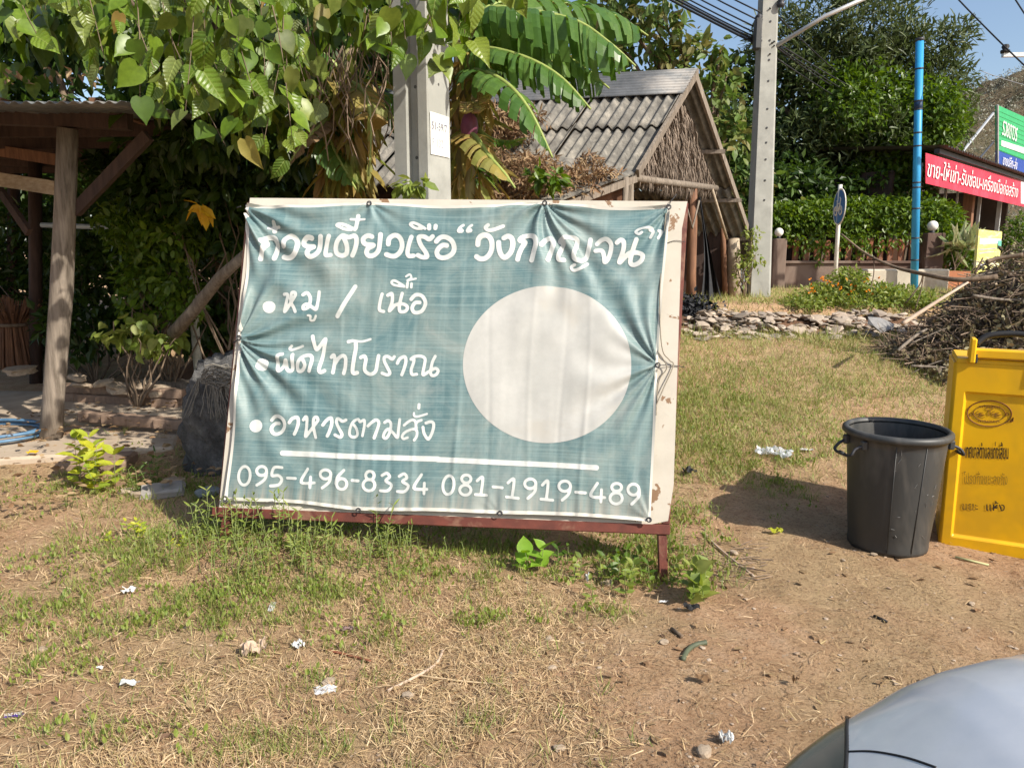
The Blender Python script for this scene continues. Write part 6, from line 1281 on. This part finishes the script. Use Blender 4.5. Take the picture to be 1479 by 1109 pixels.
# ================================================================== CAR (front corner beside the camera)
car = empty('silver_car', Vector((1.4, .35, 0)), 'front corner of a silver blue car with a dark headlamp at lower right', 'car')
t = NT('silver_blue_paint'); t.b.inputs['Base Color'].default_value = (.40, .44, .50, 1); t.b.inputs['Metallic'].default_value = .25; t.b.inputs['Roughness'].default_value = .4
t.b.inputs['Coat Weight'].default_value = .6; t.b.inputs['Coat Roughness'].default_value = .08; v = t.coord('Object'); f = t.noise(v, 9, 6, .7)
col = t.ramp(f, [(.3, (.60, .63, .67)), (.7, (.69, .71, .74))]); t.l(col, t.b.inputs['Base Color']); t.l(t.ramp(f, [(.3, .30), (.7, .46)]), t.b.inputs['Roughness']); m_paint = t.m
sx_ = [.33, .36, .42, .50, .57, .654, .697, .765, .855, 1.0, 1.2, 1.75, 2.0, 2.4, 2.6, 3.1, 3.6, 3.9, 4.1, 4.2]
sz_ = [.52, .66, .735, .785, .825, .872, .895, .922, .945, .965, .99, 1.03, 1.16, 1.42, 1.47, 1.50, 1.44, 1.2, .95, .6]
hwv = [.58, .68, .76, .80, .825, .84, .85, .86, .865, .87, .87, .87, .84, .74, .72, .71, .70, .74, .76, .70]
xs_f = np.concatenate([np.linspace(.33, .9, 150), np.linspace(.91, 4.2, 150)]); zs_f = np.interp(xs_f, sx_, sz_); hw_f = np.interp(xs_f, sx_, hwv)
from itertools import product
def smooth1(a, k_=7): 
    ker = np.ones(k_) / k_; p = np.pad(a, k_ // 2, mode='edge'); return np.convolve(p, ker, 'valid')
zs_f = smooth1(smooth1(zs_f, 7), 5); hw_f = smooth1(smooth1(hw_f, 7), 5); YC = .42; NA = 260; V = []
for x, z1, hw in zip(xs_f, zs_f, hw_f):
    z0c = .22; 
    for k_ in range(NA):
        a = 2 * PI * k_ / NA; c_, s__ = math.cos(a), math.sin(a); ex = .42; yv = hw * math.copysign(abs(c_) ** ex, c_)
        zt_ = abs(s__) ** .30 * math.copysign(1, s__); zz_ = (z1 + z0c) / 2 + (z1 - z0c) / 2 * zt_; 
        crown = .03 * (1 - (yv / hw) ** 2) if s__ > 0 else 0
        V.append((x, YC + yv, zz_ + crown))
m = len(xs_f); Fq = np.array([(i * NA + k_, i * NA + (k_ + 1) % NA, (i + 1) * NA + (k_ + 1) % NA, (i + 1) * NA + k_) for i in range(m - 1) for k_ in range(NA)]); V = np.array(V)
cen = V[Fq].mean(1)
_d = cen[:, 1] * CP - (cen[:, 2] - HCAM) * SP; lamp = (739.5 + F * cen[:, 0] / _d < 1224) & (cen[:, 0] < .8) & (cen[:, 1] > .78) & (cen[:, 2] > .60); lampn = (cen[:, 0] < .575) & (cen[:, 1] < -.15) & (cen[:, 2] > .60)
glass = (cen[:, 0] > 1.86) & (cen[:, 0] < 3.95) & (cen[:, 2] > 1.05) & (cen[:, 2] < 1.41)
m_lens = M('dark_lens', (.07, .072, .062), (.05, .052, .046), 4, .22, 0, spec=.6); m_glass = M('window_glass', (.02, .025, .03), None, 4, .08, 0, spec=.7)
def sub(name, mask, mat): me = np_mesh(name, V, Fq[mask], mat, True); o_ = link(name, me, car); return o_
sub('body', ~(lamp | lampn | glass), m_paint); sub('headlamp', lamp, m_lens); sub('headlamp', lampn, m_lens); sub('windows', glass, m_glass)
cap = [tuple(V[k_]) for k_ in range(NA)]; MB().poly(cap, [tuple(range(NA))]).build('grille', m_black, car)
bvh = BVHTree.FromPolygons([tuple(v_) for v_ in V], [tuple(f) for f in Fq])
def hit(px_, py_):
    r = Vector(ray(px_, py_)).normalized(); h_ = bvh.ray_cast(Vector((0, 0, HCAM)), r); return h_[0] + h_[1] * .0 if h_[0] else None
def seam(pts, r, mat, name='panel_gap'):
    H = [hit(*p) for p in pts]; H = [h for h in H if h]
    if len(H) > 1: MB().tube(H, r, 5).build(name, mat, car, True)
seam([tuple(p) for p in spline([(1224, 1038), (1223, 1050), (1223, 1060), (1223, 1085), (1222, 1108), (1220, 1140)], 8)], .0036, m_rubber)
seam([tuple(p) for p in spline([(1224, 1085), (1262, 1085), (1310, 1094), (1352, 1108)], 8)], .0022, m_rubber)
for (wx, wy) in ((1.15, 1.25), (1.15, -.40), (3.35, 1.15), (3.35, -.30)):
    sgn = 1 if wy > 0 else -1; w = MB(); ring = [(.30, -.09), (.315, -.06), (.315, .06), (.30, .09), (.20, .10)]; w.lathe([(.19, -.10)] + ring, (0, 0, 0), 28); me_ = w.build('wheel', m_rubber, car, True); me_.matrix_parent_inverse = Matrix(); me_.rotation_euler = (PI / 2, 0, 0); me_.location = Vector((wx, wy - .06 * sgn, .315)) - car.location
    w = MB().lathe([(.001, .02 * sgn), (.06, .03 * sgn), (.19, .0), (.20, -.02 * sgn)], (0, 0, 0), 20); h_ = w.build('wheel_rim', m_grey_metal, car, True); h_.matrix_parent_inverse = Matrix(); h_.rotation_euler = (-PI / 2, 0, 0); h_.location = Vector((wx, wy + .04 * sgn, .315)) - car.location
# ================================================================== GROUND COVER
def polar(n, r0, r1, a0=-47, a1=47):
    r = np.exp(rng.uniform(math.log(r0), math.log(r1), n)); a = np.radians(rng.uniform(a0, a1, n)); return r * np.sin(a), r * np.cos(a)
def bumps(x, y, L):
    g = np.zeros_like(x)
    for (px_, py_, rx, ry, amp) in L:
        c = gnd(px_, py_); g = np.maximum(g, amp * np.exp(-((x - c.x) / rx) ** 2 - ((y - c.y) / ry) ** 2))
    return g
GR = [(250, 780, .5, .25, 1), (400, 800, .55, .32, 1.2), (540, 800, .45, .3, 1.1), (150, 830, .4, .2, .8), (350, 840, .6, .2, 1), (480, 760, .6, .3, 1.2), (60, 870, .5, .2, .7), (240, 890, .4, .15, .8), (640, 790, .5, .22, .7), (760, 800, .4, .2, .6), (870, 820, .3, .16, .8), (930, 800, .25, .25, .9), (1000, 820, .16, .16, .9), (1000, 740, .15, .3, .7), (120, 700, .35, .3, .6), (220, 700, .4, .3, .9),
      (470, 900, .3, .1, .5), (490, 930, .25, .08, .6), (60, 960, .3, .08, .3), (130, 1060, .3, .06, .2), (620, 840, .4, .12, .5), (1080, 650, .5, .5, .6), (1130, 700, .3, .3, .5), (1220, 620, .4, .4, .4), (1030, 600, .5, .6, .8), (420, 1080, .2, .06, .3), (720, 900, .15, .06, .5), (860, 890, .1, .05, .5), (470, 985, .2, .06, .5)]
# right side bare earth mask
def bare(x, y): return smooth(.0, .75, x + .25 * (y - 3) * -1 + .5 * (fbm(x * 1.7, y * 1.7) - .5)) * (1 - smooth(4.2, 5.4, y))
def scat_ground(name, x, y, L0, L1, w, kind, mat, up=.25, lift=.003, label=None, upright=False, wr=None):
    n = len(x); z = gz(x, y); a = rng.uniform(0, 2 * PI, n); P = np.stack([x, y, z + lift + (0 if upright else rng.random(n) * .006)], 1)
    if upright: D = np.stack([np.cos(a) * .45, np.sin(a) * .45, rng.uniform(.35, 1.1, n)], 1); Nn = rndu(n) * .6 + np.stack([np.cos(a), np.sin(a), np.zeros(n)], 1)
    else: D = np.stack([np.cos(a), np.sin(a), rng.uniform(-.06, up, n)], 1); Nn = np.tile([0, 0, 1.], (n, 1)) + rng.normal(size=(n, 3)) * .35
    L = rng.uniform(L0, L1, n) ; V, Fc = scatter(P, D, Nn, L, kind, None if w is None else rng.uniform(w * .6, w * 1.4, n)); o = link(name, np_mesh(name, V, Fc, mat)); o['kind'] = 'stuff'
    if label: o['label'] = label
    return o
# dry straw
x, y = polar(150000, 1.75, 6.5); dn = (1 - bare(x, y) * .93) * (.35 + .9 * smooth(.36, .6, fbm(x * 1.9 + 3, y * 2.4 + 8))) * (1 - .85 * smooth(4.3, 5.2, y) * (x < -1.0)); k_ = rng.random(len(x)) < dn * .62; x, y = x[k_], y[k_]
scat_ground('straw', x, y, .018, .085, .0028, 'blade', m_straw, .22, label='dry yellow straw lying over the foreground earth')
# tufts of dry standing grass
def tufts(n, mask, per, spread, r0=1.8, r1=7): 
    x, y = polar(n, r0, r1); k_ = rng.random(n) < mask(x, y); x, y = x[k_], y[k_]; x = np.repeat(x, per) + rng.normal(size=len(x) * per) * spread; y = np.repeat(y, per) + rng.normal(size=len(y) * per) * spread; return x, y
x, y = tufts(5200, lambda x, y: (1 - bare(x, y) * .97) * .5 * smooth(.35, .6, fbm(x * 2.5, y * 2.5)) * (1 - smooth(4.2, 4.8, y)), 10, .02)
scat_ground('dry_grass', x, y, .025, .07, .0026, 'blade', m_straw, label='short dry standing grass between the straw', upright=True)
G_ = lambda x, y: np.clip(bumps(x, y, GR) * (.30 + 1.5 * smooth(.36, .56, fbm(x * 4, y * 4))), 0, 1)
x, y = tufts(21000, lambda x, y: G_(x, y) * .72 + .03 * (1 - bare(x, y)), 11, .024, 1.9, 8)
scat_ground('green_grass', x, y, .025, .085, .0034, 'blade', m_grass, label='patches of low green grass in front of the sign', upright=True)
x, y = tufts(9000, lambda x, y: G_(x, y) * .85, 9, .035, 2.4, 7.0)
scat_ground('ground_weeds', x, y, .014, .032, None, 'oval', m_weed, label='small leafed green weeds growing low around the sign foot', upright=True, lift=.02)
# lawn behind on the right
n = 60000; x = rng.uniform(.5, 6.5, n); y = np.exp(rng.uniform(math.log(4.6), math.log(9.2), n)); dn = smooth(4.6, 5.6, y + .5 * (fbm(x * 2, y * 2) - .5)) * smooth(.5, 1.2, x + 1) * (.45 + .8 * smooth(.38, .55, fbm(x * 1.6 + 9, y * 1.6))) * (1 - .6 * smooth(2.6, 3.6, x) * (1 - smooth(4.8, 6.0, y))); k_ = rng.random(n) < dn; x, y = x[k_], y[k_]
scat_ground('lawn', x, y, .03, .10, .0048, 'blade', m_lawn, label='pale yellow green grass rising behind the bins to the stone heap', upright=True)
n = 34000; x = rng.uniform(.6, 4.5, n); y = rng.uniform(4.8, 8.2, n); k_ = rng.random(n) < smooth(.40, .58, fbm(x * .9 + 2, y * .9 + 4)) * (.3 + .7 * smooth(3.8, 1.2, x)); scat_ground('lawn_green', x[k_], y[k_], .03, .09, .0045, 'blade', m_grass, label='greener grass close to the right side of the sign', upright=True)
x, y = tufts(260, lambda x, y: (x > .9) * (y > 8.0) * (y < 8.9) * .9 + (x > 1.0) * (y > 9.4) * (y < 10.6) * 1.0, 26, .05, 7.8, 11); scat_ground('tall_dry_grass', x, y, .08, .24, .006, 'blade', m_lawn, label='taller dry grass along the stone heap', upright=True)
n = 9000; x = rng.uniform(1.6, 9, n); y = rng.uniform(9.4, 13.4, n); scat_ground('roadside_grass', x, y, .05, .16, .008, 'blade', m_lawn, label='dry roadside grass in front of the fence wall', upright=True)
n = 5000; x = rng.uniform(-2.6, .9, n); y = rng.uniform(3.9, 6.5, n); scat_ground('shade_grass', x, y, .04, .11, .005, 'blade', m_grass, label='grass in the shadow behind the sign', upright=True)
# pebbles and clods, chips, dead leaves
def pebbles(name, x, y, s0, s1, mat, label):
    base = [rock_mesh('pebble', mat, 300 + i, .6, 1) for i in range(5)]; Vs, Fs, b = [], [], 0
    for i in range(len(x)):
        me = base[i % 5]; co = np.array([v_.co for v_ in me.vertices]); s = s0 * (s1 / s0) ** (random.random() ** 2.4); a = random.uniform(0, 6); R_ = np.array([[math.cos(a), -math.sin(a), 0], [math.sin(a), math.cos(a), 0], [0, 0, 1]]); Vs.append((co * s * [1.3, 1, .8]) @ R_ + [x[i], y[i], float(gz(x[i], y[i])) + s * .12]); Fs.append(np.array([list(f.vertices) for f in me.polygons]) + b); b += len(co)
    o = link(name, np_mesh(name, np.concatenate(Vs), np.concatenate(Fs), mat)); o['kind'] = 'stuff'; o['label'] = label; return o
m_peb = leafmat('pebble_stone', [(.42, .30, .20), (.34, .24, .16), (.52, .42, .32), (.27, .19, .13), (.45, .33, .22)], .9, 0)
x, y = polar(4200, 1.8, 6.5, -45, 46); k_ = rng.random(len(x)) < .30 + .6 * bare(x, y); pebbles('pebbles', x[k_], y[k_], .0045, .022, m_peb, 'small pebbles and clods scattered over the earth')
x, y = polar(22000, 1.8, 6, -10, 46); k_ = rng.random(len(x)) < bare(x, y) * (.25 + .9 * smooth(.4, .6, fbm(x * 3 + 1, y * 3))); scat_ground('dirt_chips', x[k_], y[k_], .006, .022, .005, 'quad', leafmat('chip', [(.30, .20, .12), (.48, .36, .24), (.20, .13, .08), (.40, .28, .18)], .9, 0), .1, label='fine chips and bits of plant on the bare earth')
x, y = polar(1500, 1.9, 8, -46, 46); k_ = rng.random(len(x)) < .35 + .3 * (x < .3); scat_ground('fallen_leaves', x[k_], y[k_], .02, .055, None, 'oval', m_deadleaf, .3, label='small fallen dead leaves scattered on the ground')
x, y = polar(900, 5.2, 8, -46, -18); scat_ground('floor_leaf_litter', x, y, .03, .08, None, 'oval', m_deadleaf, .3, lift=.10, label='dead leaves around the pavilion floor')
# countable plants
def forb(name, px_, py_, h, nst, label, leaf='lance', ls=.05, mat=None, spread=.05, cat='weed', grp=None, gap=.035, lean=.12):
    b = gnd(px_, py_); o = empty(name, b, label, cat, grp); mb = MB(); P, D = [], []
    for i in range(nst):
        p = b + Vector((random.gauss(0, spread), random.gauss(0, spread), 0)); hh = h * random.uniform(.65, 1.1); t_ = p + Vector((random.gauss(0, lean) * hh, random.gauss(0, lean) * hh, hh)); mb.tube([p, p.lerp(t_, .5) + Vector((random.uniform(-.01, .01), 0, 0)), t_], [.0028, .002, .0012], 4); nn = max(3, int(hh / gap))
        for k_ in range(nn):
            f_ = (k_ + .8) / nn; q_ = p.lerp(t_, f_); a = k_ * 2.4 + i
            for s__ in (0, PI): P.append(tuple(q_)); D.append((math.cos(a + s__), math.sin(a + s__), .35 if f_ < .8 else .9))
    mb.build('stems', M('green_stem', (.20, .26, .08), (.15, .17, .06), 20, .7, 0), o, True)['kind'] = 'stuff'; P, D = np.array(P), np.array(D); V, Fc = scatter(P, D, np.tile([0, -.3, 1.], (len(P), 1)) + rng.normal(size=(len(P), 3)) * .3, rng.uniform(ls * .6, ls * 1.2, len(P)), leaf); link('leaves', np_mesh('leaves', V, Fc, mat or m_weed, leaf == 'heart'), o)['kind'] = 'stuff'; return o
wl = ['tall weed at the left foot of the sign', 'tall seeding weed in front of the left lower corner', 'weed rising over the red rail below the digit 5', 'slender weed over the rail right of the left corner', 'weed tuft in front of the red rail below the first phone number', 'weed reaching the rail left of the centre', 'bushy weed before the rail left of centre', 'low weed before the middle of the rail']
for i, (px_, py_, h) in enumerate(((298, 775, .28), (318, 785, .24), (352, 790, .27), (384, 795, .30), (432, 800, .24), (478, 800, .22), (540, 800, .27), (602, 795, .17))): forb('tall_weed', px_, py_, h, 5, wl[i], 'lance', .045, m_weed, .04, grp='tall weeds before the red rail')
wl4 = ['leafy clump below the first digits, left in the crowded green patch', 'leafy clump below the digits 496 in the green patch', 'leafy clump below the digits 8334, near the rail', 'leafy clump at the right end of the crowded green patch', 'leafy clump nearest the rail, left of the heart leaved seedling', 'leafy clump in the middle front of the green patch', 'leafy clump at the left foot of the sign, by the tall weed', 'leafy clump right under the rail below 496']
wl3 = [(330, 800), (400, 812), (455, 808), (520, 812), (560, 800), (372, 840), (300, 800), (420, 780)]
for q_, (px_, py_) in enumerate(wl3): forb('weed_clump', px_, py_, .17, 12, wl4[q_], 'lance', .034, m_weed, .11, grp='crowded weed clumps under the phone number')
wl2 = ['pale weed clump left of the tallest weed', 'spreading weed clump below the red rail at left', 'feathery weed clump in the green patch below 496', 'green weed clump on the straw at far left', 'weed clump below the first phone number', 'weed clump right of the green patch', 'weed clump at the right end of the green band', 'weed clump just left of the leg', 'weed clump at the base of the right leg', 'weed growing right beside the side rail']
for i, (px_, py_, h, n_) in enumerate(((255, 790, .12, 9), (350, 820, .12, 14), (430, 830, .13, 14), (110, 740, .12, 8), (500, 815, .14, 14), (580, 825, .10, 10), (720, 800, .15, 6), (925, 830, .12, 8), (985, 800, .16, 9), (1000, 760, .14, 8))): forb('weed_clump', px_, py_, h, n_, wl2[i], 'lance', .032, m_weed, .10, grp='low weed clumps around the sign')
forb('heart_leaf_seedling', 772, 822, .19, 2, 'pale green seedling with big heart leaves under the middle of the rail', 'heart', .085, leafmat('lime_leaf', [(.22, .40, .04), (.28, .46, .06), (.20, .36, .04)], .4, .45), .03, 'seedling', gap=.09)
forb('leafy_weed', 812, 815, .14, 3, 'dark leafy sprig hanging by the rail right of the heart leaved seedling', 'oval', .05, m_vine, .03)
forb('leafy_weed', 862, 850, .16, 7, 'bushy broad leaved weed with yellow green leaves left of the right leg', 'oval', .055, m_weed, .08); forb('leafy_weed', 905, 838, .15, 8, 'broad leaved weed nearest the right leg of the sign', 'oval', .055, m_hedge, .07)
forb('leafy_weed', 1018, 862, .15, 5, 'bright weed with drooping heart leaves right of the right leg', 'heart', .07, m_weed, .05, gap=.05); forb('leafy_weed', 985, 850, .12, 5, 'small green weed touching the foot of the right leg', 'oval', .05, m_weed, .04)
m_lime = leafmat('yellow_green_leaf', [(.38, .45, .04), (.48, .50, .05), (.28, .40, .05), (.55, .52, .04)], .45, .4)
forb('young_shrub', 138, 708, .36, 7, 'young yellow green leafy shrub beside the concrete block at left', 'oval', .11, m_lime, .06, 'shrub', gap=.06); forb('young_shrub', 212, 705, .26, 7, 'darker green weedy shrub between concrete block and grey rock', 'lance', .06, m_vine, .08, 'shrub')
forb('yellowing_weed', 205, 780, .07, 6, 'small bright yellow weed patch on the dry ground at left', 'oval', .04, m_lime, .07)
forb('yellowing_weed', 262, 792, .06, 4, 'tiny pale weed beside the yellow patch', 'oval', .03, m_lime, .06)
# ------------------------------------------------------------------ litter
def crumple(name, px_, py_, w, l, h, mat, label, cat, seed, rot=0, n=9, parent=None):
    r_ = np.random.default_rng(seed); w *= .8; l *= .8; h *= .7; c = gnd(px_, py_); u, v = np.meshgrid(np.linspace(-.5, .5, n), np.linspace(-.5, .5, n)); Z = r_.random((n, n)) * h; X_ = u * w * (1 + .25 * (r_.random((n, n)) - .5)); Y_ = v * l * (1 + .25 * (r_.random((n, n)) - .5)); Z = Z + h * .8 * np.abs(np.sin(u * 5 + seed)) * np.abs(np.cos(v * 4 + seed))
    cr, sr = math.cos(rot), math.sin(rot); P = np.stack([X_ * cr - Y_ * sr, X_ * sr + Y_ * cr, Z + .008], -1).reshape(-1, 3); k = np.arange(n * n).reshape(n, n); Fq = np.stack([k[:-1, :-1], k[:-1, 1:], k[1:, 1:], k[1:, :-1]], -1).reshape(-1, 4); Fq = Fq[r_.random(len(Fq)) > .08]
    o = link(name, np_mesh(name, P, Fq, mat)); o.location = c; return tag(o, label, cat)
m_paper = M('litter_white', (.62, .62, .60), (.48, .49, .48), 20, .6, 0)
t = NT('clear_plastic'); t.b.inputs['Base Color'].default_value = (.75, .80, .85, 1); t.b.inputs['Roughness'].default_value = .2
tr = t.n('ShaderNodeBsdfTransparent'); ms = t.n('ShaderNodeMixShader'); ms.inputs[0].default_value = .5; t.l(tr.outputs[0], ms.inputs[1]); t.l(t.b.outputs[0], ms.inputs[2]); t.l(ms.outputs[0], t.out.inputs[0]); m_clear = t.m
crumple('paper_scrap', 186, 857, .075, .05, .02, m_paper, 'white paper scrap on the green patch at left', 'paper', 1, .2)
crumple('paper_scrap', 431, 936, .05, .06, .02, m_paper, 'small folded white paper scrap on the straw below the digits 496', 'paper', 2, .9)
crumple('paper_scrap', 188, 992, .085, .035, .025, m_paper, 'torn triangular white paper on the straw at lower left', 'paper', 3, -.2, 6)
crumple('paper_scrap', 1048, 1073, .06, .05, .03, m_paper, 'crumpled white tissue left of the car headlamp', 'paper', 4, -.4)
crumple('paper_scrap', 850, 845, .03, .035, .06, m_paper, 'upright white scrap in the weeds left of the right leg', 'paper', 5, .3, 6)
crumple('paper_scrap', 958, 872, .055, .02, .012, m_paper, 'flat white scrap just below the foot of the right leg', 'paper', 6, .1, 6)
crumple('paper_scrap', 145, 968, .03, .02, .012, m_paper, 'tiny white scrap above the torn triangular paper', 'paper', 7, 0, 5)
crumple('plastic_bag', 1118, 660, .30, .17, .06, m_clear, 'crumpled clear plastic bag on the grass left of the black bin', 'plastic bag', 8, -.5, 14); crumple('plastic_bag', 1165, 652, .11, .05, .015, m_paper, 'flat pale strip of plastic beside the clear plastic bag', 'plastic', 18, -.2, 8)
crumple('plastic_wrapper', 393, 880, .035, .12, .012, m_clear, 'clear plastic wrapper strip on the straw under the digits 496', 'wrapper', 9, .1); crumple('plastic_wrapper', 470, 1000, .10, .06, .012, m_clear, 'thin clear plastic film on the straw near the bottom', 'wrapper', 10, .3)
m_purple = M('purple_wrap', (.07, .03, .22), (.05, .02, .17), 20, .4, 0); wp = crumple('sweet_wrapper', 20, 1037, .075, .020, .004, m_purple, 'little purple sweet wrapper with white lettering at the left edge', 'wrapper', 11, .22, 5)
c = gnd(20, 1037); X = Vector((math.cos(.22), math.sin(.22), .02)).normalized(); Yv = Vector((-X.y, X.x, .4)).normalized(); c0_ = Vector((c.x, c.y, c.z + .016)) - X * .028 - Yv * .006; me_ = write('VOIZ VOIZ', c0_, X, Yv, .056, .011, m_wl, None, .002); me_.parent = wp; me_.matrix_parent_inverse = Matrix.Translation(-Vector(wp.location))
crumple('cardboard_scrap', 368, 945, .12, .09, .05, M('dusty_plastic', (.50, .38, .28), (.38, .28, .2), 9, .7, 0), 'crumpled tan scrap on the straw left of the white folded paper', 'scrap', 12, .5)
crumple('dead_leaf', 1015, 986, .07, .035, .03, m_deadleaf, 'curled dark brown leaf on bare earth right of centre', 'leaf', 13, -.3, 6); crumple('dead_leaf', 1148, 990, .035, .03, .035, m_deadleaf, 'small upright curled brown leaf left of the car hood', 'leaf', 14, .3, 5); crumple('dead_leaf', 505, 912, .08, .04, .02, M('purple_brown_leaf', (.20, .13, .12), None, 9, .7, 0), 'dark purplish leaf on the straw below the rail', 'leaf', 15, .5, 6)
crumple('leaf_curl', 1120, 771, .10, .04, .03, m_lime, 'pale yellow green curled leaf on the shaded earth left of the black bin', 'leaf', 16, .1, 7); crumple('yellow_leaf', 50, 668, .10, .07, .02, m_gold, 'bright yellow fallen leaf on the pavilion slab edge', 'leaf', 17, .1, 6); wpl = bpy.data.objects['yellow_leaf']; wpl.location.z = .125
crumple('black_scrap', 998, 882, .09, .05, .03, m_rubber, 'black burnt scrap on the earth right of the right leg', 'scrap', 19, -.2, 7); crumple('black_scrap', 996, 686, .12, .07, .05, m_rubber, 'dark shoe like scrap behind the right edge of the sign', 'scrap', 20, .4, 7)
for i, (px_, py_, s, l) in enumerate(((959, 929, .032, 'pale tan stone on bare earth below the right leg'), (1017, 1089, .045, 'orange tan stone near the bottom, left of the headlamp'), (1262, 802, .028, 'small yellowish stone at the foot of the black bin'), (1403, 873, .025, 'little pale stone below the yellow bin'), (1218, 810, .02, 'small white stone left of the black bin foot'), (876, 845, .05, 'tan stone in front of the weeds left of the right leg'), (793, 924, .03, 'flat grey stone on bare earth under the middle of the rail'), (590, 1006, .035, 'flat grey tan stone in the straw'), (475, 988, .045, 'rounded dry tan stone on the straw left of centre'), (62, 940, .035, 'reddish orange stone at far left'), (797, 966, .028, 'flat pale stone right of centre on the earth'), (1060, 800, .04, 'tan stone beside the leg of the sign'), (808, 1083, .032, 'white stone near the bottom edge'))):
    o = link('stone', rock_mesh('stone', m_stone, 400 + i, .6, 2)); o.location = gnd(px_, py_) + Vector((0, 0, s * .25)); o.scale = (s * 1.5, s, s); o.rotation_euler = (0, 0, i * 1.3); tag(o, l, 'stone')
def ground_stick(pts, r, mat, name, label, cat, lift=.008):
    C = [gnd(*p) + Vector((0, 0, lift)) for p in pts]; C = [Vector(p) for p in spline(C, 6)] if len(C) > 2 else C; return tag(MB().tube(C, r, 7).build(name, mat, None, True), label, cat)
ground_stick([(986, 955), (992, 943), (1003, 934), (1020, 930)], .011, M('dull_green_hose', (.10, .12, .07), (.07, .08, .05), 20, .6, .1), 'hose_piece', 'short curved piece of dull green hose on the earth', 'hose piece')
ground_stick([(1379, 806), (1428, 818)], .006, M('pale_bamboo', (.50, .50, .25), (.4, .4, .2), 20, .6, 0), 'bamboo_stick', 'pale green bamboo skewer lying before the yellow bin', 'stick'); ground_stick([(1262, 891), (1281, 900)], .006, m_rubber, 'stick', 'short black stick on the earth below the black bin', 'stick')
ground_stick([(970, 910), (985, 921)], .008, m_bark, 'stick', 'short dark twig right below the black scrap', 'stick'); ground_stick([(560, 1000), (625, 965), (640, 940)], .006, m_peel, 'stick', 'pale split stick in the straw left of centre', 'stick'); ground_stick([(470, 940), (510, 950), (535, 957)], .005, M('red_brown_twig', (.25, .09, .05), None, 9, .8, 0), 'stick', 'reddish brown twigs in the straw below the digits 8334', 'stick')
ground_stick([(1015, 770), (1040, 795), (1090, 835)], .006, m_peel, 'stick', 'dry stalk lying right of the leg of the sign', 'stick'); ground_stick([(590, 975), (660, 985), (740, 992)], .003, m_straw, 'stick', 'long thin yellow straw stalk in the middle foreground', 'straw stalk')
mbr = MB()
for i in range(60):
    c = gnd(1040 + random.uniform(-35, 60), 812 + random.uniform(-25, 28)) + Vector((0, 0, .01)); a = random.gauss(-.5, .5); L = random.uniform(.03, .12); d = Vector((math.cos(a), math.sin(a), random.uniform(0, .15))); mbr.tube([c, c + d * L], .0025, 4)
tag(mbr.build('cut_stalks', m_stick), 'cut dry stalks lying on the earth right of the sign leg', kind='stuff')
